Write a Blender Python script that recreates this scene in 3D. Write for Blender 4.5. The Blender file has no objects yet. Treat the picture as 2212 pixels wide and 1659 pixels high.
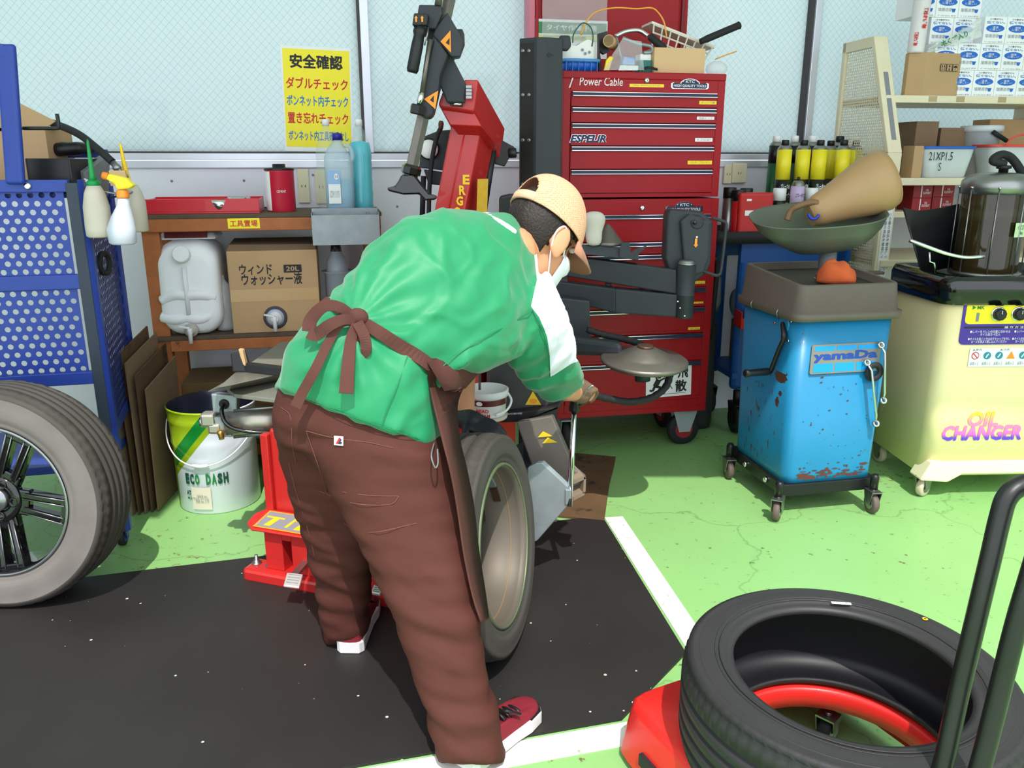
import bpy, bmesh, math, random
from mathutils import Matrix, Vector, noise
random.seed(7)
SC = bpy.context.scene
COL = SC.collection
R = math.radians
PI = math.pi
# ------------------------------------------------------------------ camera, sky, sun, exposure
CAMH = 1.4; PITCH = R(15.5); FPX = 1750.0; CXP = 1106.0; CYP = 829.5
cam = bpy.data.cameras.new('camera'); camo = bpy.data.objects.new('camera', cam); COL.objects.link(camo)
cam.sensor_width = 36.0; cam.lens = FPX / 2212.0 * 36.0; cam.clip_start = 0.05
camo.location = (0, 0, CAMH); camo.rotation_euler = (PI/2 - PITCH, 0, 0)
SC.camera = camo
wd = bpy.data.worlds.new('sky'); SC.world = wd; wd.use_nodes = True
bg = wd.node_tree.nodes['Background']
bg.inputs[0].default_value = (0.86, 0.92, 1.0, 1); bg.inputs[1].default_value = 2.3
sl = bpy.data.lights.new('sun', 'SUN'); slo = bpy.data.objects.new('sun', sl); COL.objects.link(slo)
sl.energy = 4.3; sl.angle = R(0.6); sl.color = (1.0, 0.95, 0.87)
SUN_EL = R(60); SUN_AZ = R(-10)          # the sun stands behind the camera, a little to its right
sdir = Vector((math.sin(SUN_AZ)*math.cos(SUN_EL), math.cos(SUN_AZ)*math.cos(SUN_EL), -math.sin(SUN_EL)))
slo.rotation_euler = sdir.to_track_quat('-Z', 'Y').to_euler(); slo.location = (-1, -6, 8)
SC.view_settings.view_transform = 'Standard'; SC.view_settings.look = 'None'
SC.view_settings.gamma = 1.0; SC.view_settings.exposure = 0.0
SC.view_settings.use_curve_mapping = False
# ------------------------------------------------------------------ pixel -> place helpers (photo frame 2212x1659)
_c, _s = math.cos(PITCH), math.sin(PITCH)
def ray(px, py):
    a = (px-CXP)/FPX; b = (CYP-py)/FPX
    return Vector((a, _c + b*_s, -_s + b*_c))
def fl(px, py, h=0.0):                      # point seen at a pixel on the level h
    r = ray(px, py); t = (h-CAMH)/r.z
    return Vector((r.x*t, r.y*t, h))
def aty(px, py, Y):                         # point seen at a pixel at depth Y
    r = ray(px, py); t = Y/r.y
    return Vector((r.x*t, Y, CAMH + r.z*t))
def onpl(px, py, P, N):                     # point seen at a pixel on a plane
    r = ray(px, py); C = Vector((0, 0, CAMH)); t = (Vector(P)-C).dot(N)/r.dot(N)
    return C + r*t
# ------------------------------------------------------------------ materials
def lin(c):
    return tuple((v/255/12.92 if v/255 <= 0.04045 else ((v/255+0.055)/1.055)**2.4) for v in c) + (1.0,)
MATS = {}
def mat(name, rgb, rough=0.5, metal=0.0, var=0.12, scale=9.0, bump=0.0, bscale=60.0, spec=0.5,
        dirt=None, trans=0.0, emit=0.0, coat=0.0, sheen=0.0, ior=1.45, alpha=1.0, sss=0.0):
    """colour with soft noise variation; dirt = (rgb, amount 0..1, scale)"""
    m = bpy.data.materials.new(name); m.use_nodes = True
    nt = m.node_tree; n = nt.nodes; L = nt.links; b = n['Principled BSDF']
    base = lin(rgb)
    tc = n.new('ShaderNodeTexCoord')
    col = None
    if var > 0:
        nz = n.new('ShaderNodeTexNoise'); nz.inputs['Scale'].default_value = scale; nz.inputs['Detail'].default_value = 4
        L.new(tc.outputs['Object'], nz.inputs['Vector'])
        mx = n.new('ShaderNodeMix'); mx.data_type = 'RGBA'
        mx.inputs['A'].default_value = tuple(v*(1-var) for v in base[:3]) + (1,)
        mx.inputs['B'].default_value = tuple(min(1, v*(1+var)) for v in base[:3]) + (1,)
        L.new(nz.outputs['Fac'], mx.inputs['Factor']); col = mx.outputs['Result']
    if dirt:
        dz = n.new('ShaderNodeTexNoise'); dz.inputs['Scale'].default_value = dirt[2]; dz.inputs['Detail'].default_value = 8
        dz.inputs['Roughness'].default_value = 0.68
        L.new(tc.outputs['Object'], dz.inputs['Vector'])
        rp = n.new('ShaderNodeValToRGB'); t = 0.78 - 0.42*dirt[1]
        rp.color_ramp.elements[0].position = t; rp.color_ramp.elements[1].position = min(1, t+0.07)
        L.new(dz.outputs['Fac'], rp.inputs['Fac'])
        m2 = n.new('ShaderNodeMix'); m2.data_type = 'RGBA'
        if col: L.new(col, m2.inputs['A'])
        else: m2.inputs['A'].default_value = base
        m2.inputs['B'].default_value = lin(dirt[0]); L.new(rp.outputs['Color'], m2.inputs['Factor']); col = m2.outputs['Result']
    if col: L.new(col, b.inputs['Base Color'])
    else: b.inputs['Base Color'].default_value = base
    b.inputs['Roughness'].default_value = rough; b.inputs['Metallic'].default_value = metal
    b.inputs['Specular IOR Level'].default_value = spec; b.inputs['IOR'].default_value = ior
    b.inputs['Transmission Weight'].default_value = trans; b.inputs['Coat Weight'].default_value = coat
    b.inputs['Alpha'].default_value = alpha
    if sheen: b.inputs['Sheen Weight'].default_value = sheen
    if sss:
        b.inputs['Subsurface Weight'].default_value = sss; b.inputs['Subsurface Radius'].default_value = (0.02, 0.008, 0.005)
    if bump > 0:
        bz = n.new('ShaderNodeTexNoise'); bz.inputs['Scale'].default_value = bscale; bz.inputs['Detail'].default_value = 3
        L.new(tc.outputs['Object'], bz.inputs['Vector'])
        bp = n.new('ShaderNodeBump'); bp.inputs['Strength'].default_value = bump; bp.inputs['Distance'].default_value = 0.01
        L.new(bz.outputs['Fac'], bp.inputs['Height']); L.new(bp.outputs['Normal'], b.inputs['Normal'])
    MATS[name] = m
    return m
# ------------------------------------------------------------------ mesh builder
class MB:
    def __init__(s): s.v = []; s.f = []; s.m = []; s.sm = []; s.cm = 0
    def add(s, vs, fs, smooth=False):
        o = len(s.v); s.v += [Vector(p) for p in vs]
        for f in fs: s.f.append([i+o for i in f]); s.m.append(s.cm); s.sm.append(smooth)
        return s
    def mat(s, i): s.cm = i; return s
    def box(s, c, d, M=None, taper=None):
        """box centred c, full size d; taper=(tx,ty) scales the top"""
        tx, ty = taper or (1, 1); c = Vector(c); vs = []
        for z in (-1, 1):
            for y in (-1, 1):
                for x in (-1, 1):
                    p = Vector((x*d[0]/2*(tx if z > 0 else 1), y*d[1]/2*(ty if z > 0 else 1), z*d[2]/2))
                    if M is not None: p = M @ p
                    vs.append(c+p)
        return s.add(vs, [(0,2,3,1),(4,5,7,6),(0,1,5,4),(1,3,7,5),(3,2,6,7),(2,0,4,6)])
    def hexa(s, p): return s.add(p, [(3,2,1,0),(4,5,6,7),(0,1,5,4),(1,2,6,5),(2,3,7,6),(3,0,4,7)])
    def prism(s, pts, vec):
        """planar outline (3D points) pushed along vec"""
        n = len(pts); vec = Vector(vec); a = [Vector(p) for p in pts]
        nrm = Vector((0,0,0))
        for i in range(n): nrm += a[i].cross(a[(i+1) % n])
        if nrm.dot(vec) < 0: a.reverse()
        return s.add(a + [p+vec for p in a], [list(range(n))[::-1], list(range(n, 2*n))] +
                     [(i, (i+1) % n, n+(i+1) % n, n+i) for i in range(n)])
    def rings(s, rs, closed=True, caps=(True, True), smooth=True):
        n = len(rs[0]); vs = [p for r in rs for p in r]; fs = []
        for k in range(len(rs)-1):
            for i in range(n if closed else n-1):
                j = (i+1) % n; fs.append((k*n+i, k*n+j, (k+1)*n+j, (k+1)*n+i))
        s.add(vs, fs, smooth)
        o = len(s.v)-len(vs)
        if caps[0]: s.f.append([o+i for i in range(n)][::-1]); s.m.append(s.cm); s.sm.append(False)
        if caps[1]: s.f.append([o+(len(rs)-1)*n+i for i in range(n)]); s.m.append(s.cm); s.sm.append(False)
        return s
    def lathe(s, prof, o=(0,0,0), ax=(0,0,1), n=32, caps=(True, True), smooth=True, close=False):
        """prof = [(radius, along axis)]"""
        o = Vector(o); ax = Vector(ax).normalized(); u = ax.orthogonal().normalized(); w = ax.cross(u)
        pr = list(prof) + ([prof[0]] if close else [])
        rs = [[o + ax*h + (u*math.cos(2*PI*i/n) + w*math.sin(2*PI*i/n))*max(r, 1e-5) for i in range(n)] for r, h in pr]
        return s.rings(rs, True, (False, False) if close else caps, smooth)
    def cyl(s, p0, p1, r0, r1=None, n=16, caps=(True, True), smooth=True):
        p0, p1 = Vector(p0), Vector(p1)
        return s.lathe([(r0, 0), (r0 if r1 is None else r1, (p1-p0).length)], p0, p1-p0, n, caps, smooth)
    def tube(s, pts, r, n=10, caps=(True, True), flat=1.0):
        """tube through points; r number or list"""
        P = [Vector(p) for p in pts]; m = len(P); rr = r if isinstance(r, (list, tuple)) else [r]*m
        T = [(P[min(i+1, m-1)]-P[max(i-1, 0)]).normalized() for i in range(m)]
        u = T[0].orthogonal().normalized(); rs = []
        for i in range(m):
            u = (u - T[i]*u.dot(T[i]));
            u = u.normalized() if u.length > 1e-6 else T[i].orthogonal().normalized()
            w = T[i].cross(u)
            rs.append([P[i] + (u*math.cos(2*PI*k/n) + w*math.sin(2*PI*k/n)*flat)*rr[i] for k in range(n)])
        return s.rings(rs, True, caps, True)
    def ball(s, c, r, M=None, nu=20, nv=12):
        c = Vector(c); r = (r, r, r) if not isinstance(r, (tuple, list)) else r; rs = []
        for k in range(1, nv):
            t = PI*k/nv - PI/2
            ring = []
            for i in range(nu):
                p = Vector((r[0]*math.cos(t)*math.cos(2*PI*i/nu), r[1]*math.cos(t)*math.sin(2*PI*i/nu), r[2]*math.sin(t)))
                ring.append(c + (M @ p if M is not None else p))
            rs.append(ring)
        lo = c + (M @ Vector((0,0,-r[2])) if M is not None else Vector((0,0,-r[2]))); hi = c*2 - lo
        s.rings(rs, True, (False, False), True)
        o = len(s.v); s.v += [lo, hi]; n0 = o - nu*(nv-1)
        for i in range(nu):
            s.f.append([o, n0+(i+1) % nu, n0+i]); s.m.append(s.cm); s.sm.append(True)
            b0 = n0 + nu*(nv-2); s.f.append([o+1, b0+i, b0+(i+1) % nu]); s.m.append(s.cm); s.sm.append(True)
        return s
    def xf(s, M):
        s.v = [M @ p for p in s.v]; return s
    def join(s, o):
        n = len(s.v); s.v += o.v; s.f += [[i+n for i in f] for f in o.f]; s.m += o.m; s.sm += o.sm; return s
MW = {}
def link(ob, parent=None):
    COL.objects.link(ob)
    if parent is not None: ob.parent = parent
    return ob
def thing(name, label, cat, loc=(0,0,0), rz=0.0, group=None, M=None):
    o = bpy.data.objects.new(name, None); link(o); o.empty_display_size = 0.1
    M = M if M is not None else Matrix.Translation(loc) @ Matrix.Rotation(rz, 4, 'Z')
    o.matrix_world = M; MW[o] = M.copy()
    o['label'] = label; o['category'] = cat
    if group: o['group'] = group
    return o
def build(name, mb, m, parent=None, local=False, bevel=0.0, seg=2, sub=0, label=None, cat=None, group=None, kind=None,
          loc=None, flat=False, solid=0.0):
    """one mesh object. Vertices are world points unless local=True; loc = origin of a top-level thing."""
    me = bpy.data.meshes.new(name)
    M = MW[parent] if parent is not None else Matrix.Translation(loc if loc is not None else (0,0,0))
    I = M.inverted() if not local else Matrix.Identity(4)
    me.from_pydata([I @ p for p in mb.v], [], mb.f)
    mm = m if isinstance(m, (list, tuple)) else [m]
    for x in mm: me.materials.append(MATS[x] if isinstance(x, str) else x)
    for i, p in enumerate(me.polygons):
        p.material_index = min(mb.m[i], len(mm)-1); p.use_smooth = mb.sm[i] and not flat
    me.update()
    o = bpy.data.objects.new(name, me); link(o, parent)
    if parent is None: o.matrix_world = M
    MW[o] = M.copy()
    if solid:
        md = o.modifiers.new('s', 'SOLIDIFY'); md.thickness = solid; md.offset = 0
    if bevel:
        md = o.modifiers.new('b', 'BEVEL'); md.width = bevel; md.segments = seg; md.limit_method = 'ANGLE'; md.angle_limit = R(35)
        md.harden_normals = False
    if sub:
        md = o.modifiers.new('u', 'SUBSURF'); md.levels = sub; md.render_levels = sub
    if label: o['label'] = label
    if cat: o['category'] = cat
    if group: o['group'] = group
    if kind: o['kind'] = kind
    return o
def frame(o, x, y):
    """4x4 with origin o, x axis x, y axis as close to y as possible"""
    x = Vector(x).normalized(); y = Vector(y); z = x.cross(y).normalized(); y = z.cross(x)
    return Matrix(((x.x,y.x,z.x,o[0]),(x.y,y.y,z.y,o[1]),(x.z,y.z,z.z,o[2]),(0,0,0,1)))
def text(name, s, F, w, h, m, parent, bold=0.0, ext=0.0006, shear=0.0, lift=0.0012, kind=None, heavy=0.0):
    """lettering fitted into w x h, centred on frame F (world), slightly proud of its surface"""
    cu = bpy.data.curves.new('t', 'FONT'); cu.body = s; cu.size = 1.0; cu.extrude = 0.0; cu.offset = bold; cu.shear = shear
    cu.align_x = 'CENTER'; cu.resolution_u = 2; cu.space_line = 0.9
    to = bpy.data.objects.new('t', cu); COL.objects.link(to)
    dg = bpy.context.evaluated_depsgraph_get(); dg.update()
    me = bpy.data.meshes.new_from_object(to.evaluated_get(dg)); bpy.data.objects.remove(to)
    mb = MB()
    if len(me.vertices):
        xs = [v.co.x for v in me.vertices]; ys = [v.co.y for v in me.vertices]
        x0, x1, y0, y1 = min(xs), max(xs), min(ys), max(ys)
        sx = w/max(x1-x0, 1e-4); sy = h/max(y1-y0, 1e-4)
        for i_, (ox, oy) in enumerate([(0, 0)] + ([(heavy*math.cos(k*PI/4), heavy*math.sin(k*PI/4)) for k in range(8)] if heavy else [])):
            mb.add([F @ Vector(((v.co.x-(x0+x1)/2+ox)*sx, (v.co.y-(y0+y1)/2+oy)*sy, lift+0.00002*i_)) for v in me.vertices], [list(p.vertices) for p in me.polygons])
    bpy.data.meshes.remove(me)
    return build(name, mb, m, parent, kind=kind)
def quadpatch(name, F, w, h, m, parent, lift=0.0008, r=0.0, t=0.0004):
    """a thin sticker or plate, centred on F"""
    pts = []
    if r > 0:
        for cx, cy, a0 in ((w/2-r, h/2-r, 0), (-w/2+r, h/2-r, 90), (-w/2+r, -h/2+r, 180), (w/2-r, -h/2+r, 270)):
            for k in range(5):
                a = R(a0+k*22.5); pts.append((cx+r*math.cos(a), cy+r*math.sin(a)))
    else: pts = [(w/2, h/2), (-w/2, h/2), (-w/2, -h/2), (w/2, -h/2)]
    mb = MB().prism([F @ Vector((x, y, lift-t)) for x, y in pts], F.to_3x3() @ Vector((0, 0, t)))
    return build(name, mb, m, parent)
def poly(name, F, pts, m, parent, lift=0.001, t=0.0004):
    mb = MB().prism([F @ Vector((x, y, lift-t)) for x, y in pts], F.to_3x3() @ Vector((0, 0, t)))
    return build(name, mb, m, parent)
def copy_tree(o, M=None, parent=None, label=None, group=None):
    c = o.copy(); COL.objects.link(c); c.parent = parent
    if M is not None: c.matrix_world = M; MW[c] = M.copy()
    if label: c['label'] = label
    if group: c['group'] = group
    for ch in list(o.children): copy_tree(ch, None, c)
    return c
def rot(ax, deg): return Matrix.Rotation(R(deg), 4, ax)
def T(*p): return Matrix.Translation(p if len(p) == 3 else p[0])
def smoothpath(pts, n=8):
    """Catmull-Rom through points"""
    P = [Vector(p) for p in pts]; P = [P[0]*2-P[1]] + P + [P[-1]*2-P[-2]]; out = []
    for i in range(1, len(P)-2):
        for k in range(n):
            t = k/n; a, b, c, d = P[i-1], P[i], P[i+1], P[i+2]
            out.append(0.5*((2*b) + (c-a)*t + (2*a-5*b+4*c-d)*t*t + (3*b-a-3*c+d)*t**3))
    out.append(P[-2]); return out
def caster(parent, p, rw, wt, m_wheel, m_fork, stem=0.05, yaw=0.0, hub=None, name='caster'):
    """swivel caster: wheel touches the floor at p (world x, y); stem goes up from the fork"""
    x, y = p; Mz = Matrix.Rotation(yaw, 3, 'Z'); ax = Mz @ Vector((1, 0, 0)); c = Vector((x, y, rw))
    w = MB(); w.lathe([(rw*0.55, -wt/2), (rw*0.9, -wt/2), (rw, -wt/2*0.6), (rw, wt/2*0.6), (rw*0.9, wt/2), (rw*0.55, wt/2)], c, ax, 24)
    ob = build(name, w, m_wheel, parent)
    h = MB(); h.lathe([(rw*0.56, -wt/2-0.001), (rw*0.56, wt/2+0.001)], c, ax, 16); h.lathe([(rw*0.2, -wt/2-0.008), (rw*0.2, wt/2+0.008)], c, ax, 10)
    build('hub', h, hub or m_fork, ob)
    f = MB(); top = rw*2+0.012
    for sgn in (-1, 1):
        q = c + ax*(wt/2+0.006)*sgn; fr = Mz @ Vector((0, 1, 0))
        f.prism([q - fr*rw*0.35 + Vector((0,0,-rw*0.15)), q + fr*rw*0.35 + Vector((0,0,-rw*0.15)), q + fr*rw*0.75 + Vector((0,0,top-rw)), q - fr*rw*0.75 + Vector((0,0,top-rw))], ax*0.003*sgn)
    f.box(c + Vector((0,0,top-rw)), (wt+0.018, rw*1.5, 0.005), Mz)
    f.cyl(c + Vector((0,0,top-rw)), c + Vector((0,0,top-rw+stem)), rw*0.3, n=12)
    build('fork', f, m_fork, ob)
    return ob
# ------------------------------------------------------------------ material library
mat('wall_white', (226,226,236), 0.6, var=0.04, bump=0.03)
mat('alu', (214,216,226), 0.38, metal=0.55, var=0.05)
mat('seal_dark', (70,62,66), 0.6)
mat('ceil_white', (232,232,230), 0.8, var=0.03)
mat('red_chest', (158,22,30), 0.42, var=0.08, spec=0.3)
mat('red_dark', (120,22,28), 0.5)
mat('red_mach', (188,38,36), 0.3, var=0.08, coat=0.3)
mat('red_plastic', (214,38,34), 0.38, var=0.06, coat=0.15)
mat('chrome', (215,217,222), 0.14, metal=1.0, var=0.04)
mat('steel', (150,150,150), 0.33, metal=0.9, var=0.18, scale=14)
mat('steel_worn', (118,112,106), 0.42, metal=0.75, var=0.3, scale=12, bump=0.05)
mat('galv', (150,158,162), 0.45, metal=0.55, var=0.22, scale=18)
mat('grey_mach', (50,54,58), 0.45, var=0.12, spec=0.35)
mat('grey_light', (112,116,118), 0.5, var=0.12)
mat('black_plastic', (22,22,24), 0.4, var=0.1)
mat('black_gloss', (14,14,17), 0.14, var=0.05, coat=0.6)
mat('black_rubber', (30,30,32), 0.7, var=0.2, bump=0.05)
mat('tyre', (38,37,38), 0.62, var=0.25, scale=6, bump=0.06, bscale=120)
mat('tyre_dusty', (112,106,102), 0.75, var=0.28, scale=7, bump=0.05, bscale=150)
mat('tyre_used', (66,62,58), 0.75, var=0.3, scale=7, bump=0.08, bscale=120)
mat('wood', (168,98,52), 0.62, var=0.28, scale=22, dirt=((84,52,34), 0.35, 14), bump=0.05)
mat('wood_top', (88,74,60), 0.75, var=0.25, scale=20, bump=0.06)
mat('card', (186,152,112), 0.8, var=0.08, scale=10, dirt=((140,110,80), 0.25, 6))
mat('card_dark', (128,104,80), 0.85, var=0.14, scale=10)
mat('card_dirty', (92,68,44), 0.85, var=0.35, scale=7, dirt=((50,36,24), 0.5, 5))
mat('blue_cart', (36,62,150), 0.42, var=0.12, dirt=((24,34,70), 0.25, 20))
mat('blue_bench', (14,72,142), 0.42, var=0.1)
mat('paper', (240,240,240), 0.7, var=0.03)
mat('yellow_sign', (250,232,40), 0.5, var=0.03)
mat('yellow', (246,212,30), 0.45, var=0.05)
mat('white_plastic', (236,236,238), 0.4, var=0.04)
mat('cream', (232,222,190), 0.5, var=0.05)
mat('ink_black', (34,34,36), 0.6, var=0)
mat('ink_red', (206,40,48), 0.6, var=0)
mat('ink_blue', (40,120,190), 0.6, var=0)
mat('ink_white', (238,238,240), 0.6, var=0)
mat('ink_navy', (34,44,74), 0.5, var=0)
mat('ink_yellow', (244,200,30), 0.5, var=0)
mat('ink_orange', (244,150,40), 0.5, var=0)
mat('ink_green', (24,120,60), 0.5, var=0)
mat('ink_grey', (130,132,140), 0.6, var=0)
mat('brown', (98,60,34), 0.6, var=0.2)
mat('clear_film', (235,238,240), 0.12, var=0.0, trans=0.0, alpha=0.32)
mat('clear_bottle', (236,240,242), 0.1, var=0.0, alpha=0.42)
mat('milky', (222,228,232), 0.35, var=0.04, alpha=0.86, sss=0.0)
# ------------------------------------------------------------------ the room
WA = R(12); WP = Vector((-1, 4.05, 0)); WU = Vector((math.cos(WA), math.sin(WA), 0)); WN = Vector((math.sin(WA), -math.cos(WA), 0))
def wl(s, z, d=0.0): return WP + WU*s + WN*d + Vector((0, 0, z))
def ws(px, py, d=0.0):                      # (along, height) on the wall plane at a pixel
    p = onpl(px, py, WP + WN*d, WN); return (p - WP - WN*d).dot(WU), p.z
def wbox(mb, s0, s1, z0, z1, d0, d1):
    mb.hexa([wl(s0,z0,d1), wl(s1,z0,d1), wl(s1,z0,d0), wl(s0,z0,d0), wl(s0,z1,d1), wl(s1,z1,d1), wl(s1,z1,d0), wl(s0,z1,d0)]); return mb
# green painted floor with worn flecks and hairline cracks
fm = mat('floor_green', (134,182,112), 0.42, var=0.08, scale=2.2, dirt=((76,92,56), 0.40, 26))
nt = fm.node_tree; b = nt.nodes['Principled BSDF']; L = nt.links
src = b.inputs['Base Color'].links[0].from_socket
tc = nt.nodes.new('ShaderNodeTexCoord')
vz = nt.nodes.new('ShaderNodeTexVoronoi'); vz.feature = 'DISTANCE_TO_EDGE'; vz.inputs['Scale'].default_value = 1.1
dn = nt.nodes.new('ShaderNodeTexNoise'); dn.inputs['Scale'].default_value = 5; dn.inputs['Detail'].default_value = 6
dm = nt.nodes.new('ShaderNodeMix'); dm.data_type = 'RGBA'; dm.inputs['Factor'].default_value = 0.22
L.new(tc.outputs['Object'], dn.inputs['Vector']); L.new(tc.outputs['Object'], dm.inputs['A']); L.new(dn.outputs['Color'], dm.inputs['B'])
L.new(dm.outputs['Result'], vz.inputs['Vector'])
rp = nt.nodes.new('ShaderNodeValToRGB'); rp.color_ramp.elements[0].position = 0.0015; rp.color_ramp.elements[0].color = (0.45,0.45,0.45,1)
rp.color_ramp.elements[1].position = 0.0045; rp.color_ramp.elements[1].color = (0,0,0,1)
L.new(vz.outputs['Distance'], rp.inputs['Fac'])
mx = nt.nodes.new('ShaderNodeMix'); mx.data_type = 'RGBA'; mx.inputs['B'].default_value = lin((70,100,52))
L.new(src, mx.inputs['A']); L.new(rp.outputs['Color'], mx.inputs['Factor'])
# peeled paint down to brown concrete in the front
pz = nt.nodes.new('ShaderNodeTexNoise'); pz.inputs['Scale'].default_value = 26; pz.inputs['Detail'].default_value = 7; pz.inputs['Roughness'].default_value = 0.7
L.new(tc.outputs['Object'], pz.inputs['Vector'])
big = nt.nodes.new('ShaderNodeTexNoise'); big.inputs['Scale'].default_value = 0.9; L.new(tc.outputs['Object'], big.inputs['Vector'])
ad = nt.nodes.new('ShaderNodeMath'); ad.operation = 'ADD'; L.new(pz.outputs['Fac'], ad.inputs[0]); L.new(big.outputs['Fac'], ad.inputs[1])
r2 = nt.nodes.new('ShaderNodeValToRGB'); r2.color_ramp.elements[0].position = 0.86 ; r2.color_ramp.elements[1].position = 0.9
hv = nt.nodes.new('ShaderNodeMath'); hv.operation = 'MULTIPLY'; hv.inputs[1].default_value = 0.70; L.new(ad.outputs[0], hv.inputs[0]); L.new(hv.outputs[0], r2.inputs['Fac'])
m3 = nt.nodes.new('ShaderNodeMix'); m3.data_type = 'RGBA'; m3.inputs['B'].default_value = lin((112,92,66))
L.new(mx.outputs['Result'], m3.inputs['A']); L.new(r2.outputs['Color'], m3.inputs['Factor']); L.new(m3.outputs['Result'], b.inputs['Base Color'])
mb = MB().box((0.5, 1.6, -0.05), (9.0, 7.6, 0.1)); build('floor', mb, fm, kind='structure')
# black rubber work mat with pale scuffs
mm_ = mat('mat_rubber', (36,34,33), 0.55, var=0.55, scale=2.2, dirt=((120,114,108), 0.0, 40), bump=0.08, bscale=200)
nt = mm_.node_tree; b = nt.nodes['Principled BSDF']; L = nt.links; src = b.inputs['Base Color'].links[0].from_socket
tc = nt.nodes.new('ShaderNodeTexCoord'); vo = nt.nodes.new('ShaderNodeTexVoronoi'); vo.inputs['Scale'].default_value = 34; vo.inputs['Randomness'].default_value = 1
L.new(tc.outputs['Object'], vo.inputs['Vector'])
lt = nt.nodes.new('ShaderNodeMath'); lt.operation = 'LESS_THAN'; lt.inputs[1].default_value = 0.14; L.new(vo.outputs['Distance'], lt.inputs[0])
sp = nt.nodes.new('ShaderNodeSeparateColor'); L.new(vo.outputs['Color'], sp.inputs['Color'])
gt = nt.nodes.new('ShaderNodeMath'); gt.operation = 'GREATER_THAN'; gt.inputs[1].default_value = 0.88; L.new(sp.outputs[0], gt.inputs[0])
sz = nt.nodes.new('ShaderNodeMath'); sz.operation = 'MULTIPLY'; sz.inputs[1].default_value = 0.17; L.new(sp.outputs[1], sz.inputs[0]); L.new(sz.outputs[0], lt.inputs[1])
mu = nt.nodes.new('ShaderNodeMath'); mu.operation = 'MULTIPLY'; L.new(lt.outputs[0], mu.inputs[0]); L.new(gt.outputs[0], mu.inputs[1])
mx = nt.nodes.new('ShaderNodeMix'); mx.data_type = 'RGBA'; mx.inputs['B'].default_value = lin((190,184,172)); L.new(src, mx.inputs['A']); L.new(mu.outputs[0], mx.inputs['Factor'])
L.new(mx.outputs['Result'], b.inputs['Base Color'])
pl = [fl(1300,1117), fl(1481,1414), fl(1343,1557), fl(780,1657), fl(0,1800), Vector((-2.6,1.25,0)), Vector((-2.9,2.12,0)), fl(0,1273)]
mb = MB().prism(pl, (0,0,0.008)); build('floor_mat', mb, 'mat_rubber', kind=None, label='black scuffed rubber mat lying on the green floor under the worker', cat='floor mat', loc=(0,2,0))
# white floor tape along the mat
mat('tape_white', (222,220,212), 0.6, var=0.08, dirt=((150,150,120), 0.42, 22))
def strip(a, b, wd_, side):
    a, b = Vector(a), Vector(b); d = (b-a).normalized(); n = Vector((-d.y, d.x, 0))*side*wd_
    return MB().prism([a, b, b+n, a+n], (0,0,0.0025))
build('floor_tape', strip(fl(1303,1119)+Vector((0.006,0,0)), fl(1486,1414)+Vector((0.006,0,0)), 0.075, 1), 'tape_white', label='white tape line on the green floor along the long edge of the rubber mat', cat='floor tape', loc=fl(1400,1250))
p0, p1 = fl(1345,1560), fl(760,1664)
dd = (p1-p0).normalized(); build('floor_tape', strip(p0-dd*0.20+Vector((0,-0.004,0)), p1+dd*0.7+Vector((0,-0.004,0)), 0.08, 1), 'tape_white', label='worn white tape line on the floor passing under the red shoe', cat='floor tape', loc=p0)
# lower wall and window
ZS = 1.36
build('wall_back', wbox(MB(), -4, 6, 0, ZS, -0.12, 0), 'wall_white', kind='structure')
build('wall_back_upper', wbox(MB(), -4, 6, 2.95, 3.3, -0.12, 0), 'wall_white', kind='structure')
build('ceiling', MB().box((0.5, 3.68, 3.35), (9.4, 4.2, 0.1)), 'ceil_white', kind='structure')
build('cart_shade_slab', MB().box((-2.65, 1.36, 3.35), (3.1, 0.44, 0.1)), 'ceil_white', kind='structure')  # unseen slab, added only to keep the sun off the blue cart
build('wall_left', MB().box((-3.6, 2.6, 1.65), (0.1, 5.6, 3.3)), 'wall_white', kind='structure')
build('wall_right', MB().box((4.2, 3.2, 1.65), (0.1, 4.4, 3.3)), 'wall_white', kind='structure')
# wired, slightly milky glass
gm = bpy.data.materials.new('wired_glass'); gm.use_nodes = True; MATS['wired_glass'] = gm
nt = gm.node_tree; n = nt.nodes; L = nt.links; b = n['Principled BSDF']; out = n['Material Output']
tc = n.new('ShaderNodeTexCoord'); mp = n.new('ShaderNodeMapping'); mp.vector_type = 'POINT'
sx = n.new('ShaderNodeSeparateXYZ'); L.new(tc.outputs['Object'], sx.inputs[0])
def wire(sign):
    ml = n.new('ShaderNodeMath'); ml.operation = 'MULTIPLY'; ml.inputs[1].default_value = sign; L.new(sx.outputs['Z'], ml.inputs[0])
    a = n.new('ShaderNodeMath'); a.operation = 'ADD'; L.new(sx.outputs['X'], a.inputs[0]); L.new(ml.outputs[0], a.inputs[1])
    d = n.new('ShaderNodeMath'); d.operation = 'MULTIPLY'; d.inputs[1].default_value = 1/0.036; L.new(a.outputs[0], d.inputs[0])
    f = n.new('ShaderNodeMath'); f.operation = 'FRACT'; L.new(d.outputs[0], f.inputs[0])
    l = n.new('ShaderNodeMath'); l.operation = 'LESS_THAN'; l.inputs[1].default_value = 0.045; L.new(f.outputs[0], l.inputs[0]); return l
w1, w2 = wire(0.93), wire(-0.93); mxw = n.new('ShaderNodeMath'); mxw.operation = 'MAXIMUM'; L.new(w1.outputs[0], mxw.inputs[0]); L.new(w2.outputs[0], mxw.inputs[1])
cm = n.new('ShaderNodeMix'); cm.data_type = 'RGBA'; cm.inputs['A'].default_value = lin((224,234,234)); cm.inputs['B'].default_value = lin((176,196,196)); L.new(mxw.outputs[0], cm.inputs['Factor'])
L.new(cm.outputs['Result'], b.inputs['Base Color']); b.inputs['Roughness'].default_value = 0.08; b.inputs['Specular IOR Level'].default_value = 0.6
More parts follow.
